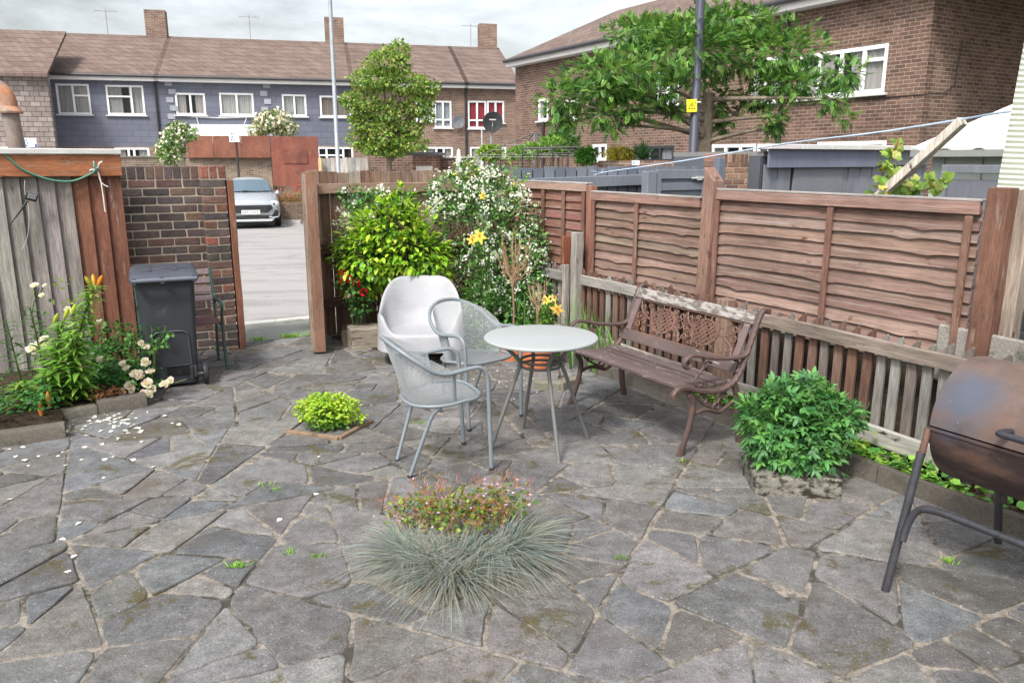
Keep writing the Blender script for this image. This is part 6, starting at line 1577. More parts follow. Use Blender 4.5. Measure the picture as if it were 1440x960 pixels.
# ------------------------------------------------------------------ neighbour's garden on the right
NG = [(.15, .165, .20), (.17, .185, .215), (.13, .15, .185)]
M_NGREY = surf('blue_grey_fence_paint', (30, 30, 4), .12, .65, stain=.1, wear=(.2, .19, .17), wear_lo=.68, wear_hi=.76, wear_scale=(9, 9, 4), bumps=.25)
T = thing('grey_board_fence', 'blue grey painted board fence of the next garden, behind the far larch panel', 'board fence', gw(4.42, 7.95), TH)
x = 0
while x < 3.0:
    w_ = .155; h = 1.70-.0*x+random.uniform(-.012, .012); mb = MB(); mb.box((x+w_/2, .03, h/2), (w_-.022, .02, h), jit(random.choice(NG), .08)); mb.build('board', M_NGREY, T); x += w_
mb = MB(); mb.box((1.5, .055, .85), (3.0, .02, 1.62), (.05, .057, .07)); mb.build('backing', M_NGREY, T)
for z in (1.53,):
    mb = MB(); mb.box((1.7, -.02, z), (2.55, .06, .13), NG[1], rot=(0, -.018, 0)); mb.build('rail', M_NGREY, T, bevel=.005)
def gpanel(name, lab, a0, a1, b, z1, slats, cat='fence panel'):
    T = thing(name, lab, cat, gw(a0, b), TH); L = a1-a0
    for k in range(slats):
        mb = MB(); h = 1.3/slats; mb.box((L/2, .012*(k % 2), z1-.1-h*(k+.5)), (L-.06, .02, h-.008), jit(random.choice(NG), .08)); mb.build('board', M_NGREY, T, bevel=.003)
    mb = MB(); mb.box((L/2, -.025, z1-.05), (L, .04, .11), NG[1]); mb.box((L/2, -.025, z1-.2), (L-.1, .03, .09), NG[0]); mb.box((.03, -.025, z1-.7), (.07, .045, 1.3), NG[1]); mb.box((L-.03, -.025, z1-.7), (.07, .045, 1.3), NG[2]); mb.build('frame', M_NGREY, T, bevel=.004)
    return T
def apx(px, b):   # a coordinate on the line b for a picture column
    k = (px-720)/1129.0; return b*(.5+k*.866)/(.866-k*.5)
gpanel('grey_gate', 'blue grey boarded gate with a silver bolt, behind the tall leaning post', apx(922, 7.5), apx(992, 7.5), 7.5, 1.66, 6, 'gate')
a_ = apx(985, 7.44); mb = MB(); mb.tube([(-.12, 0, 0), (.1, 0, .004)], .012, 8, (.6, .6, .6)); mb.box((0, 0, 0), (.08, .02, .05), (.5, .5, .5)); z_ = 1.56
o = mb.build('gate_bolt', M_GALV, loc=gw(a_, 7.44, z_), rz=TH); tag(o, 'silver sliding bolt on the blue grey gate', 'bolt')
mb = MB(); mb.box((0, 0, .82), (.14, .12, 1.66), NG[1]); o = mb.build('gate_post', M_NGREY, loc=gw(apx(914, 7.5), 7.5), rz=TH, bevel=.006); tag(o, 'blue grey post at the left side of the grey gate', 'gate post')
mb = MB(); mb.box((0, 0, .9), (.13, .12, 1.82), NG[2], taper=.85); o = mb.build('gate_post', M_NGREY, loc=gw(apx(1012, 7.3), 7.3), rz=TH, bevel=.006); tag(o, 'blue grey post with a slanted top right of the grey gate', 'gate post')
b1 = 7.72; a0_, a1_ = apx(1006, b1), apx(1076, b1)
brickwall('brick_wall', 'brown brick garden wall with soldier coping between the grey gate and the blue grey shed', a1_-a0_, 1.86, .215, gw(a0_, b1), TH, [(.22, .14, .10), (.27, .17, .12), (.17, .10, .08), (.3, .2, .14)], 9)
a0_, a1_ = apx(842, 10.5), apx(1000, 10.5)
T, L_, zt = lowwall('garden_wall', 'low brown brick wall with upright coping bricks behind the blue grey fence', 842, 1006, 13.2, 11.6, 226, M_BRICK_B)
mb = MB(); p = AT(894, 229, 11.9); mb.box((0, 0, 0), (.115, .01, .065), (.75, .77, .78)); mb.box((-.03, -.007, 0), (.02, .004, .03), (.1, .3, .55)); o = mb.build('wall_sign', M_GENERIC, loc=p, rz=.1); tag(o, 'tiny white sign with a blue mark on the brown garden wall behind the fence', 'sign')
# blue grey shed
b2 = 7.45; a0_, a1_ = apx(1075, b2), apx(1300, b2); L_ = a1_-a0_
T = thing('garden_shed', 'long blue grey painted timber shed with a pale stone coloured roof edge', 'shed', gw(a0_, b2), TH); x = 0; dz0, dz1 = apx(1117, b2)-a0_, apx(1186, b2)-a0_
while x < L_:
    w_ = .13
    if not (dz0-.05 < x < dz1-.06):
        mb = MB(); mb.box((x+w_/2, .012*(int(x/w_) % 2), .8), (w_-.006, .02, 1.84), jit(NG[1], .1)); mb.build('board', M_NGREY, T)
    x += w_
mb = MB(); mb.box(((dz0+dz1)/2, -.0, .83), (dz1-dz0, .03, 1.76), (.17, .18, .205)); o = mb.build('door', M_GENERIC, T, bevel=.004)
mb = MB(); mb.box((dz1-.04, -.025, .95), (.03, .02, .1), (.25, .22, .2)); mb.build('hinge', M_METAL, o)
zc = 1.93
mb = MB(); mb.box((L_*.32, -.06, zc-.13), (L_*.64, .03, .24), (.15, .165, .225), rot=(0, .0, 0)); mb.box((L_*.82, -.055, zc-.12), (L_*.355, .03, .21), (.15, .165, .18)); mb.build('fascia', M_NGREY, T, bevel=.004)
mb = MB(); x = -.05
while x < L_-.4: mb.box((x+.29, -.02, zc+.02), (.575, .24, .065), jit((.60, .59, .57), .04)); x += .585
mb.build('coping', M_GENERIC, T, bevel=.006)
mb = MB(); mb.box((L_/2, .9, 1.86), (L_, 1.75, .06), (.2, .2, .2)); mb.box((L_/2, .05, .9), (L_, .03, 1.85), (.06, .065, .08)); mb.box((.03, .9, .9), (.06, 1.7, 1.85), (.09, .1, .12)); mb.box((L_-.03, .9, .9), (.06, 1.7, 1.85), (.06, .06, .065)); mb.build('shed_body', M_GENERIC, T)
# pale shed with a sloping corrugated roof
T = thing('pale_shed', 'pale grey green metal shed with a white sloping corrugated roof, at the far right', 'shed', gw(6.2, 3.93), FE)
zw = 1.86; SLW = 2.6
mb = MB(); mb.box((SLW/2, 1.1, .9), (SLW, 2.2, zw), (.42, .46, .43))
for x in [i*.30+.10 for i in range(9)]: mb.box((x, -.01, .9), (.03, .03, zw), (.34, .38, .35))
mb.build('wall', M_GENERIC, T)
mb = MB(); vs = []; fs = []; n = 66
for i in range(n+1):
    x = -.12+(SLW+.3)*i/n; cz = .016*(1 if (i % 6) in (0, 1) else 0)
    vs += [(x, -.12, zw+.0+cz), (x, 2.4, zw+.70+cz)]
for i in range(n): fs.append((2*i, 2*i+2, 2*i+3, 2*i+1))
mb.add(vs, fs, (.70, .74, .74)); mb.build('roof', M_GENERIC, T, solid=.01)
mb = MB(); mb.box((SLW/2, -.13, zw-.03), (SLW+.2, .04, .05), (.25, .26, .25)); mb.build('gutter', M_METAL, T)
def gpan2(name, lab, a0, b_, L, z1, slats):
    T = thing(name, lab, 'fence panel', gw(a0, b_), FE)
    for k in range(slats):
        mb = MB(); h = 1.3/slats; mb.box((L/2, .012*(k % 2), z1-.1-h*(k+.5)), (L-.06, .02, h-.008), jit(random.choice(NG), .08)); mb.build('board', M_NGREY, T, bevel=.003)
    mb = MB(); mb.box((L/2, -.025, z1-.03), (L, .04, .06), NG[1])
    for x in (.025, L*.36, L-.03): mb.box((x, -.028, z1-.7), (.05, .045, 1.3), NG[1])
    mb.build('frame', M_NGREY, T, bevel=.004)
gpan2('blue_fence_panel', 'dark blue grey fence panel standing in front of the pale metal shed', 5.8, 3.57, 1.6, 1.745, 5)
# chimneys and aerials on the terrace roofs
for H_, L_ in ((HA, LA), (HB, LB), (HD, LD_)):
    rf = [c for c in H_.children if c.name.startswith('roof')][0]
    mb = MB(); mb.box((L_-.5, 4.2, EAVE+2.45), (.9, .55, 1.5), (.3, .2, .15)); ch = mb.build('chimney', M_BRICK_B, rf)
    mb = MB(); x_ = L_*.45; mb.tube([(x_, 4.2, EAVE+2.0), (x_, 4.2, EAVE+3.2)], .02, 5, (.3, .3, .3)); mb.tube([(x_-.45, 4.2, EAVE+3.1), (x_+.45, 4.2, EAVE+3.1)], .012, 5, (.3, .3, .3))
    for k in range(7): mb.tube([(x_-.42+.14*k, 4.0, EAVE+3.1), (x_-.42+.14*k, 4.4, EAVE+3.1)], .008, 4, (.3, .3, .3))
    mb.build('aerial', M_METAL, rf)
# timber prop and washing line
p0, p1 = gw(4.52, 3.05, .0), AT(1354, 170, 4.95)
p0 = AT(1238, 275, 5.45); dirp = (p1-p0); p00 = p0-dirp*.9
mb = MB(); mb.tube([p00, p1], [.043, .040], 4, (.62, .56, .49)); o = mb.build('timber_prop', M_WOODV, bevel=.003); tag(o, 'slanting sawn timber prop holding up the washing line above the near fence panel', 'timber prop')
w0, w1, w2 = AT(845, 243, 8.6), AT(1100, 203, 6.4), AT(1352, 168, 4.95)
mb = MB(); mb.tube(spline([w0, AT(960, 225, 7.5)+Vector((0, 0, -.01)), w1, AT(1230, 187, 5.6), w2, AT(1412, 158, 4.5), AT(1500, 150, 4.2)], 8), .007, 6, (.45, .56, .70)); 
for i in range(5): mb.tube([w0, w0+Vector((random.uniform(-.12, .08), 0, random.uniform(-.03, .10)))], .003, 4, (.4, .5, .62))
o = mb.build('washing_line', M_GENERIC, smooth=60); tag(o, 'pale blue washing line rising from the blue grey fence to the right edge', 'washing line')
# corrugated sheets at the right edge
def corr(name, lab, p, rz, W, H, col, tilt, wave_h, amp=.012, pitch=.04, mat=None):
    mb = MB(); vs = []; fs = []
    if wave_h:   # ribs run level
        n = int(H/pitch*4)
        for i in range(n+1):
            z = H*i/n; y = amp*math.sin(2*PI*z/pitch); vs += [(0, y, z), (W, y, z)]
    else:
        n = int(W/pitch*6)
        for i in range(n+1):
            x = W*i/n; y = amp*math.sin(2*PI*x/pitch); vs += [(x, y, 0), (x, y, H)]
    for i in range(n): fs.append((2*i, 2*i+2, 2*i+3, 2*i+1) if not wave_h else (2*i, 2*i+1, 2*i+3, 2*i+2))
    mb.add(vs, fs, col); o = mb.build(name, mat or M_GENERIC, loc=p, rz=rz, smooth=180, solid=.003); o.rotation_euler = (tilt[0], tilt[1], rz); return tag(o, lab, 'corrugated sheet')
M_POLY = leafmat('translucent_plastic_sheet', .35, .35, .4)
P = gw(4.62, 2.55, 1.60); q = AT(1395, 300, 4.35)
corr('corrugated_sheet', 'upright white ribbed plastic sheet above the thick orange post, at the right edge', Vector((q.x, q.y, 1.50)), R(-25), 1.1, 1.5, (.78, .8, .8), (0, .045), True, .006, .028, M_POLY)
q = G(1395, 445, .72)
corr('corrugated_sheet', 'clear ribbed plastic sheet leaning behind the thick orange post', gw(4.45, 2.22, .66), R(-60), 1.2, 1.1, (.45, .5, .52), (0, .22), False, .012, .035, M_POLY)

# ------------------------------------------------------------------ vegetation beyond the fences
vine = thing('vine', 'young vine with pale green lobed leaves climbing over the near larch panel', 'vine', gw(4.55, 3.2, 0))
o_ = vine.location
def relv(px, py, Y): return AT(px, py, Y)-o_
P = []
for px, py, n, s in ((1250, 235, 16, 14), (1262, 258, 14, 12), (1245, 255, 10, 10), (1256, 215, 6, 6), (1290, 262, 14, 12), (1275, 268, 12, 10), (1310, 262, 12, 10), (1325, 252, 6, 6), (1262, 200, 4, 3), (1240, 270, 10, 10)):
    for i in range(n): P.append(relv(px+random.gauss(0, s*.6), py+random.gauss(0, s*.5), 5.45+random.uniform(-.08, .08)))
n = len(P)
vl = tm_merge([tm_leaf(.8, .1, .15, seg=4), tm_xf(tm_leaf(.6, .1, .1, seg=3), .75, (0, 0, .9), (0, .1, 0)), tm_xf(tm_leaf(.6, .1, .1, seg=3), .75, (0, 0, -.9), (0, .1, 0))])
scatter('leaves', M_LEAF, vine, P, rdir(n)-UP*.4, np.array([(0, -.8, .5)]*n)+rdir(n)*.4, rng.uniform(.05, .085, n), vl, rcol(n, [(.24, .38, .07), (.32, .44, .1), (.16, .3, .05), (.4, .42, .12)]))
mb = MB()
for pts in (((1235, 300), (1245, 262), (1250, 235), (1258, 210), (1263, 195)), ((1240, 300), (1270, 272), (1300, 268), (1322, 256), (1340, 250)), ((1240, 290), (1248, 262), (1240, 245))): mb.tube(spline([relv(x, y, 5.45) for x, y in pts], 4), .0045, 5, (.25, .16, .06))
mb.build('stem', M_BARK, vine)
def tree(name, lab, loc, trunk, blobs, nleaf, size, tm, cols, cat='tree', tcol=(.16, .13, .10), limbs=12, shell=.35, jitter=.9, face=.5, mat=None, lr=.35, v=.2):
    T = thing(name, lab, cat, loc); h, r0, r1 = trunk
    mb = MB(); mb.tube(spline([(0, 0, -.1), (.02, 0, h*.4), (-.02, .02, h*.75), (0, 0, h)], 5), [r0+(r1-r0)*i/15 for i in range(16)], 10, tcol); mb.build('trunk', M_BARK, T, smooth=60)
    mb = MB()
    for i in range(limbs):
        B = blobs[i % len(blobs)]; t = Vector(B[:3])+Vector((random.uniform(-.5, .5)*B[3], random.uniform(-.5, .5)*B[4], random.uniform(-.3, .5)*B[5])); b = Vector((0, 0, h*random.uniform(.72, 1)))
        m = b.lerp(t, .5)+Vector((random.uniform(-.1, .1), random.uniform(-.1, .1), random.uniform(0, .2)))*B[3]; S = spline([b, m, t], 5); mb.tube(S, [r1*lr*2.2*(1-.85*k/10)+.006 for k in range(11)], 6, tcol)
        for k in range(4):
            a = S[random.randint(4, 10)]; e = a+Vector((random.uniform(-1, 1)*B[3]*.5, random.uniform(-1, 1)*B[4]*.5, random.uniform(-.4, .6)*B[5]*.6)); mb.tube([a, a.lerp(e, .5)+Vector((0, 0, .03)), e], [r1*.3, r1*.2, .006], 5, tcol)
    mb.build('branches', M_BARK, T, smooth=60)
    foliage('crown', mat or M_LEAF, T, nleaf, blobs, size, tm, cols, shell=shell, jitter=jitter, face=face, v=v)
    return T
def pb3(px, py, Y, rx, ry, o, deep=None):
    p = AT(px, py, Y)-Vector(o); s = Y/1129.0; return (p.x, p.y, p.z, rx*s, (deep or rx*.8)*s, ry*s)
# round green tree left of centre
Y = 22.0; o_ = (AT(548, 225, Y).x, Y, -.3)
bl = [pb3(548, 160, Y, 30, 18, o_), pb3(512, 172, Y, 20, 14, o_), pb3(585, 150, Y, 24, 14, o_), pb3(515, 145, Y, 26, 15, o_), pb3(575, 120, Y, 34, 15, o_), pb3(525, 112, Y, 34, 16, o_), pb3(545, 90, Y, 34, 18, o_), pb3(560, 72, Y, 18, 14, o_), pb3(490, 140, Y, 12, 10, o_), pb3(608, 125, Y, 12, 9, o_), pb3(600, 138, Y, 13, 11, o_), pb3(525, 203, Y, 18, 12, o_), pb3(578, 182, Y, 18, 12, o_), pb3(500, 160, Y, 14, 14, o_), pb3(560, 205, Y, 16, 8, o_), pb3(505, 195, Y, 18, 12, o_), pb3(545, 190, Y, 34, 20, o_), pb3(528, 207, Y, 26, 10, o_), pb3(578, 203, Y, 26, 10, o_), pb3(552, 212, Y, 22, 7, o_), pb3(600, 165, Y, 12, 9, o_)]
tree('garden_tree', 'round light green leafy tree standing in front of the brown brick house', o_, (2.6, .10, .05), bl, 9800, .105, tm_diamond(.6), [(.16, .28, .05), (.20, .34, .06), (.10, .2, .04), (.27, .38, .08), (.36, .4, .09)], limbs=26)
# overhanging tree with feathery leaves
frond = tm_merge([tm_xf(tm_diamond(.55), .36*(1-.45*i/7), (0, -.15, sgn*1.05), (0, .10+.115*i, -.02*i)) for i in range(7) for sgn in (1, -1)]+[tm_xf(tm_diamond(.4), .26, (0, 0, 0), (0, .86, -.14))])
Y = 14.0; o_ = (AT(992, 225, Y).x, Y, -.3)
B = []
for px, py, rx, ry, y_ in ((800, 150, 42, 30, 12.5), (840, 135, 55, 32, 13), (788, 178, 22, 14, 12.5), (852, 172, 34, 20, 12.8), (895, 150, 34, 20, 13), (862, 190, 18, 9, 12.8), (930, 140, 35, 18, 13.4), (950, 165, 18, 12, 13.4), (1010, 150, 34, 30, 14.2), (1003, 172, 20, 14, 14.2), (1060, 140, 36, 16, 14), (1082, 175, 24, 16, 13.5), (1085, 186, 14, 8, 13.5), (1172, 150, 26, 20, 12.8), (1178, 172, 16, 8, 12.8), (1110, 120, 60, 18, 13.5),
    (850, 100, 90, 26, 13.2), (960, 80, 110, 40, 14), (1080, 85, 90, 34, 14), (1180, 110, 40, 20, 13), (900, 50, 80, 26, 14.5), (1020, 45, 90, 26, 14.5)):
    B.append(pb3(px, py, y_, rx, ry, o_, rx*.9))
T = tree('overhanging_tree', 'large tree with feathery drooping leaves hanging in front of the long brick house', o_, (3.2, .15, .10), [(x+random.uniform(-.15, .15), y, z+.06+random.uniform(-.1, .1), a*.8, b*.9, c*random.uniform(.75, 1.35)) for x, y, z, a, b, c in B], 7400, .145, frond, [(.08, .20, .045), (.13, .28, .06), (.045, .12, .03), (.22, .37, .09), (.17, .3, .07)], tcol=(.2, .165, .125), limbs=14, shell=.2, jitter=.7, face=.9, lr=.2)
# shrubs beyond
def bush(name, lab, px, py, Y, rx, ry, n, size, cols, tm=None, cat='bush', ground=-.3, extra=(), fl=None):
    o_ = (AT(px, py, Y).x, Y, ground); bl = [pb3(px, py, Y, rx, ry, o_, rx*.8)]+[pb3(*e, o_) for e in extra]
    T = thing(name, lab, cat, o_); foliage('foliage', M_LEAF, T, n, bl, size, tm or tm_diamond(.55), cols, shell=.35, jitter=.9)
    P, nn = inblobs(16, bl, .2); stems('stem', T, 12, (0, 0, 0), [tuple(p) for p in P], .015, spread=.06)
    if fl:
        P, nn = inblobs(fl[0], bl, .9); nn[:, 1] -= .4; m = len(P); scatter('flowers', M_PETAL, T, P, rdir(m), nn+rdir(m)*.3, rng.uniform(fl[1]*.7, fl[1]*1.3, m), tm_flower(5, .8, .3), rcol(m, [fl[2]], .08))
    return T
bush('rose_tree', 'tall climbing rose with white flowers left of the rust red boards', 244, 203, 26, 18, 26, 1500, .12, [(.12, .24, .05), (.2, .32, .08), (.08, .17, .04)], cat='rose bush', extra=((232, 215, 26, 12, 16), (262, 188, 26, 16, 10), (250, 180, 26, 12, 10)), fl=(330, .05, (.8, .76, .66)))
bush('rose_tree', 'white flowered rose bush rising above the rust red boards in front of the house', 385, 172, 31.5, 25, 16, 1100, .14, [(.16, .24, .08), (.25, .31, .12), (.1, .17, .05)], cat='rose bush', extra=((362, 185, 31.5, 14, 10), (405, 182, 31.5, 14, 10)), fl=(560, .06, (.8, .74, .62)))
bush('yellow_shrub', 'golden yellow shrub behind the garden wall, left of the spiky palm', 872, 217, 13.5, 20, 8, 700, .09, [(.6, .5, .06), (.5, .45, .08), (.66, .58, .14)], tm_leaf(.3, seg=3))
bush('green_shrub', 'round fresh green shrub below the overhanging tree', 824, 219, 13.2, 15, 10, 800, .07, [(.08, .24, .04), (.12, .3, .05)])
bush('garden_shrub', 'light green garden shrubs beside the satellite dish pole', 690, 215, 17.5, 17, 9, 700, .10, [(.22, .36, .06), (.3, .42, .08), (.12, .24, .04)])
bush('garden_shrub', 'pale green climbing growth under the rotary clothes dryer', 745, 212, 16, 22, 9, 800, .09, [(.2, .36, .06), (.12, .26, .05)], extra=((722, 216, 16, 12, 6), (775, 205, 16, 22, 12)))
bush('garden_shrub', 'taller dark leaved shrub between the clothes dryer and the green shrub', 790, 200, 17.5, 26, 16, 1000, .10, [(.06, .16, .04), (.09, .22, .05)])
p = AT(903, 222, 13.2); T = thing('spiky_palm', 'spiky dark green palm with sword leaves behind the brown garden wall', 'palm', (p.x, 13.2, -.3))
n = 90; a = rng.uniform(0, 2*PI, n); el = rng.uniform(.1, 1.4, n); d = np.stack([np.cos(a)*np.cos(el), np.sin(a)*np.cos(el), np.sin(el)], 1); z0 = p.z+.3-.02
blades('leaves', M_BLADE, T, np.tile([0, 0, z0], (n, 1)), d, rng.uniform(.25, .36, n), rng.uniform(.03, .045, n), rng.uniform(.0, .2, n), [(.05, .14, .05), (.08, .19, .07)], seg=4)
mb = MB(); mb.tube([(0, 0, 0), (0, 0, z0)], .05, 8, (.15, .12, .09)); mb.build('trunk', M_BARK, T)
# rotary clothes dryer and black frame
p = AT(752, 187, 16.5); T = thing('rotary_dryer', 'folding rotary clothes dryer with thin dark arms and lines', 'clothes dryer', (p.x, 16.5, 0)); mb = MB(); mb.tube([(0, 0, -.3), (0, 0, p.z)], .022, 8, (.2, .2, .21)); mb.build('post', M_METAL, T)
tips_ = []
for k in range(4):
    a = k*PI/2+.35; e = Vector((1.25*math.cos(a), 1.25*math.sin(a), p.z-.48)); tips_.append(e); mb = MB(); mb.tube([(0, 0, p.z), e], .012, 6, (.08, .08, .085)); mb.build('arm', M_METAL, T)
mb = MB()
for f_ in (.5, .7, .9, 1): mb.tube([Vector((0, 0, p.z)).lerp(e, f_) for e in tips_], .006, 4, (.3, .3, .3), closed=True)
mb.build('lines', M_METAL, T)
a, b = AT(735, 209, 15), AT(820, 207, 15); T = thing('metal_railing', 'thin black metal frame standing in front of the climbing growth', 'railing', (a.x, 15, 0)); L_ = b.x-a.x
mb = MB(); mb.tube([(0, 0, a.z), (L_, 0, b.z)], .02, 6, (.03, .03, .03)); mb.tube([(0, 0, a.z-.1), (L_, 0, b.z-.1)], .012, 6, (.03, .03, .03)); mb.build('top_rail', M_METAL, T)
for k in range(5): mb = MB(); mb.tube([(L_*k/4, 0, -.1), (L_*k/4, 0, a.z)], .015, 6, (.03, .03, .03)); mb.build('upright', M_METAL, T)

# ------------------------------------------------------------------ parked car (nose towards the camera: local -y is forward)
def mkcar():
    c = AT(353, 302, 24.3); yaw = math.atan2(c.x, c.y)      # nose along the sight line of the gateway
    T = thing('parked_car', 'silver grey compact car parked nose first beyond the gateway', 'car', (c.x, c.y, road_z(21)), -yaw)
    M_CAR = surf('silver_car_paint', (90, 90, 90), .03, .28, stain=.02, bumps=0, metal=.35, spec=.6, roughvar=.02)
    PC = (.44, .48, .51); BK = (.012, .013, .015)
    # cross sections: y, list of (half width, z) from sill to the bonnet or roof centre
    st = [(0.00, [(.60, .34), (.70, .40), (.72, .52), (.68, .66), (.55, .74), (.3, .77), (0, .78)]),
          (.10, [(.74, .24), (.82, .36), (.84, .52), (.80, .68), (.66, .80), (.36, .86), (0, .87)]),
          (.35, [(.82, .22), (.885, .36), (.90, .54), (.87, .74), (.72, .89), (.4, .945), (0, .955)]),
          (.80, [(.86, .20), (.90, .36), (.905, .56), (.89, .80), (.76, .955), (.42, 1.0), (0, 1.01)]),
          (1.15, [(.86, .20), (.90, .36), (.90, .58), (.89, .84), (.79, 1.0), (.45, 1.04), (0, 1.05)]),
          (1.9, [(.86, .20), (.90, .36), (.90, .60), (.89, .88), (.82, 1.04), (.5, 1.06), (0, 1.06)]),
          (3.4, [(.86, .20), (.90, .36), (.91, .62), (.90, .92), (.84, 1.06), (.5, 1.08), (0, 1.08)]),
          (4.0, [(.82, .24), (.88, .38), (.89, .62), (.86, .92), (.78, 1.05), (.45, 1.07), (0, 1.07)]),
          (4.18, [(.7, .34), (.78, .42), (.8, .62), (.76, .88), (.66, 1.0), (.4, 1.02), (0, 1.02)])]
    mb = MB(); vs = []; fs = []
    m = 13
    for y, pr in st:
        vs += [(-x, y, z) for x, z in pr]+[(x, y, z) for x, z in reversed(pr[:-1])]
    for i in range(len(st)-1):
        for k in range(m-1): fs.append((i*m+k, (i+1)*m+k, (i+1)*m+k+1, i*m+k+1))
        fs.append((i*m+m-1, (i+1)*m+m-1, (i+1)*m, i*m))
    fs += [tuple(range(m)), tuple((len(st)-1)*m+k for k in range(m-1, -1, -1))]
    mb.add(vs, fs, PC); mb.build('body', M_CAR, T, smooth=180, sub=2)
    gh = [(1.12, [(.72, .98), (.70, 1.0), (.3, 1.03), (0, 1.035)]), (1.85, [(.70, 1.04), (.60, 1.36), (.3, 1.42), (0, 1.43)]), (2.3, [(.71, 1.04), (.61, 1.44), (.32, 1.50), (0, 1.515)]), (3.2, [(.70, 1.04), (.60, 1.43), (.32, 1.49), (0, 1.50)]), (3.95, [(.68, 1.02), (.60, 1.15), (.32, 1.2), (0, 1.2)])]
    mb = MB(); vs = []; fs = []; m = 7
    for y, pr in gh: vs += [(-x, y, z) for x, z in pr]+[(x, y, z) for x, z in reversed(pr[:-1])]
    for i in range(len(gh)-1):
        for k in range(m-1): fs.append((i*m+k, (i+1)*m+k, (i+1)*m+k+1, i*m+k+1))
    mb.add(vs, fs, PC); mb.build('roof', M_CAR, T, smooth=180, sub=2)
    Mgl = plain('car_glass', (.10, .15, .19), .06, spec=1.0)
    # windscreen sits just proud of the cabin
    mb = MB(); vs = []; fs = []; nU, nV = 10, 6
    for j in range(nV+1):
        v = j/nV; y = 1.16+.74*v; z = 1.055+.345*v; hw = .665-.085*v
        for i in range(nU+1):
            u = -1+2*i/nU; vs.append((u*hw, y-.055+.10*u*u*(1-.2*v)+.0, z+.035-.03*u*u))
    for j in range(nV):
        for i in range(nU): k = j*(nU+1)+i; fs.append((k, k+1, k+nU+2, k+nU+1))
    mb.add(vs, fs, (.1, .1, .1)); mb.build('windscreen', Mgl, T, smooth=180)
    for s in (-1, 1):
        mb = MB(); mb.add([(s*.735, 1.5, 1.06), (s*.74, 3.5, 1.07), (s*.645, 3.2, 1.37), (s*.645, 2.1, 1.38)], [(0, 1, 2, 3) if s > 0 else (3, 2, 1, 0)]); mb.build('side_window', Mgl, T)
        mb = MB(); mb.tube(spline([(s*.78, 1.40, .98), (s*.86, 1.36, 1.01), (s*.93, 1.34, 1.03)], 4), [.03, .04, .055, .07, .085, .088, .086, .07, .04], 10, PC); mb.build('wing_mirror', M_CAR, T, smooth=60)
        # headlight
        mb = MB(); mb.lathe([(.001, -.03), (.07, -.026), (.115, -.01), (.13, .02), (.13, .1)], 20, (.62, .66, .70), M=Matrix.Translation((s*.715, .085, .735)) @ Matrix.Rotation(PI/2-.15, 4, 'X') @ Matrix.Diagonal((1.05, .78, -1, 1))); h = mb.build('headlight', plain('lamp_lens', (.55, .6, .65), .08, spec=.9), T, smooth=60)
        mb = MB(); mb.lathe([(.001, -.02), (.03, -.015), (.035, 0)], 12, (.03, .03, .03), M=Matrix.Translation((s*.70, .05, .73)) @ Matrix.Rotation(PI/2, 4, 'X') @ Matrix.Diagonal((1, 1, -1, 1))); mb.build('lamp_core', M_METAL, h, smooth=60)
        # fog lamp opening with a silver surround
        mb = MB(); mb.prism([(s*.60, .34), (s*.80, .36), (s*.82, .50), (s*.74, .56)], .0, .25, BK); mb.build('air_intake', M_GENERIC, T)
        mb = MB(); mb.tube([(s*.52, .0, .35), (s*.62, -.01, .31), (s*.80, .03, .33), (s*.835, .07, .42)], .022, 6, (.6, .63, .65)); mb.build('bumper_trim', M_CAR, T, smooth=60)
        for y in (.78, 3.35):
            M = Matrix.Translation((s*.80, y, .325)) @ Matrix.Rotation(PI/2, 4, 'Y')
            mb = MB(); mb.lathe([(.2, -.10), (.30, -.105), (.325, -.08), (.325, .08), (.30, .105), (.2, .10)], 28, (.018, .018, .019), M=M); o = mb.build('wheel', M_BIN, T, smooth=40)
            mb = MB(); mb.lathe([(.001, -.085), (.2, -.09), (.21, 0), (.2, .09), (.001, .085)], 20, (.3, .31, .33), M=M); mb.build('rim', M_METAL, o, smooth=40)
    # grille, lower grille, number plate
    def gr(z0, z1, w0, w1, name, y):
        mb = MB(); mb.prism([(-w0, z0), (w0, z0), (w1, (z0+z1)/2+.02), (w1*.93, z1), (-w1*.93, z1), (-w1, (z0+z1)/2+.02)], y, y+.10, BK); o = mb.build(name, M_GENERIC, T, bevel=.01)
        mb = MB(); z = z0+.025; k = 0
        while z < z1-.01:
            for i in range(-7, 8):
                x = i*.085+(.042 if k % 2 else 0)
                if abs(x) < min(w0, w1)*.95: mb.box((x, y-.004, z), (.05, .008, .012), (.10, .105, .11))
            z += .036; k += 1
        mb.build('mesh_bars', M_METAL, o)
    gr(.47, .70, .50, .66, 'grille', -.035); gr(.30, .385, .50, .56, 'lower_grille', -.02)
    mb = MB(); mb.prism([(-.60, .20), (.60, .20), (.70, .275), (-.70, .275)], -.01, .2, (.5, .53, .55)); mb.prism([(-.7, .12), (.7, .12), (.72, .20), (-.72, .20)], .06, 1.2, BK); mb.build('bumper_skirt', M_GENERIC, T, bevel=.01)
    mb = MB(); mb.box((0, -.055, .49), (.54, .012, .125), (.86, .86, .84)); pl = mb.build('number_plate', M_GENERIC, T, bevel=.004)
    cu = bpy.data.curves.new('registration', 'FONT'); cu.body = 'EF71 GVZ'; cu.size = .115; cu.align_x = 'CENTER'; cu.align_y = 'CENTER'; cu.extrude = .001; cu.offset = .001
    to = bpy.data.objects.new('tmp', cu); COL.objects.link(to); bpy.context.view_layer.update()
    me = bpy.data.meshes.new_from_object(to.evaluated_get(bpy.context.evaluated_depsgraph_get())); bpy.data.objects.remove(to)
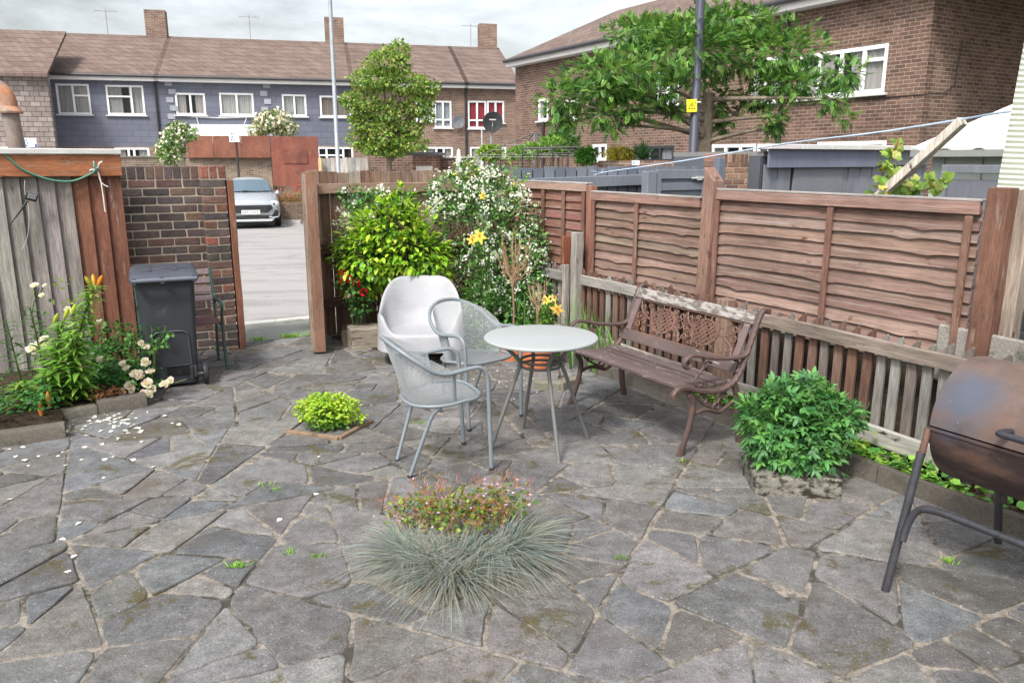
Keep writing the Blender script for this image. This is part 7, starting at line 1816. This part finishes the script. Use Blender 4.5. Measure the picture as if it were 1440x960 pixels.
    me.materials.clear(); me.materials.append(plain('plate_lettering', (.01, .01, .01), .5)); o = bpy.data.objects.new('plate_lettering', me); COL.objects.link(o); o.parent = pl; o.location = (0, -.0635, .49); o.rotation_euler = (PI/2, 0, 0); o.scale = (.93, 1, 1)
    mb = MB()
    for s in (-.35, .28): mb.tube([(s, 1.06, 1.045), (s+.2, 1.10, 1.10), (s+.45, 1.16, 1.085)], .010, 5, BK)
    mb.build('wiper', M_GENERIC, T)
    mb = MB(); mb.box((0, 1.75, 1.345), (.22, .03, .07), (.02, .02, .02)); mb.build('rear_view_mirror', M_GENERIC, T)
mkcar()
SUNROT = 207; EXPO = .92
# ------------------------------------------------------------------ light
w = bpy.data.worlds.new('World'); SC.world = w; w.use_nodes = True
nt = w.node_tree; nt.nodes.clear()
o = nt.nodes.new('ShaderNodeOutputWorld'); bg = nt.nodes.new('ShaderNodeBackground'); sk = nt.nodes.new('ShaderNodeTexSky')
sk.sky_type = 'NISHITA'; sk.sun_disc = False; sk.sun_elevation = R(52); sk.sun_rotation = R(SUNROT); sk.dust_density = 4; sk.air_density = 1.2; sk.ozone_density = .6
hs = nt.nodes.new('ShaderNodeHueSaturation'); hs.inputs['Saturation'].default_value = .35
nt.links.new(sk.outputs[0], hs.inputs['Color'])
tcw = N(nt, 'ShaderNodeTexCoord'); mpw = N(nt, 'ShaderNodeMapping'); mpw.inputs['Scale'].default_value = (1, 1, 3.2); nt.links.new(tcw.outputs['Generated'], mpw.inputs[0])
cl = noise(nt, mpw.outputs[0], 2.6, 8, .62, .3)
vs_ = N(nt, 'ShaderNodeVectorMath', operation='SCALE'); nt.links.new(hs.outputs[0], vs_.inputs[0]); nt.links.new(ramp(nt, cl, .38, .62, .72, 1.3), vs_.inputs[3]); nt.links.new(vs_.outputs[0], bg.inputs[0]); bg.inputs[1].default_value = .135
nt.links.new(bg.outputs[0], o.inputs[0])
L = bpy.data.lights.new('sun', 'SUN'); L.energy = 1.9; L.angle = R(9); L.color = (1, .965, .91)
so = bpy.data.objects.new('sun', L); COL.objects.link(so)
e, r = R(52), R(SUNROT)
d = Vector((math.sin(r)*math.cos(e), math.cos(r)*math.cos(e), math.sin(e)))   # towards the sun
so.rotation_euler = d.to_track_quat('Z', 'Y').to_euler(); so.location = (0, 0, 30)
SC.view_settings.view_transform = 'Standard'; SC.view_settings.look = 'None'; SC.view_settings.gamma = 1; SC.view_settings.exposure = EXPO
SC.cycles.max_bounces = 6; SC.cycles.diffuse_bounces = 3; SC.cycles.glossy_bounces = 3; SC.cycles.transparent_max_bounces = 10; SC.cycles.transmission_bounces = 3
SC.cycles.use_denoising = True
SC.render.film_transparent = False
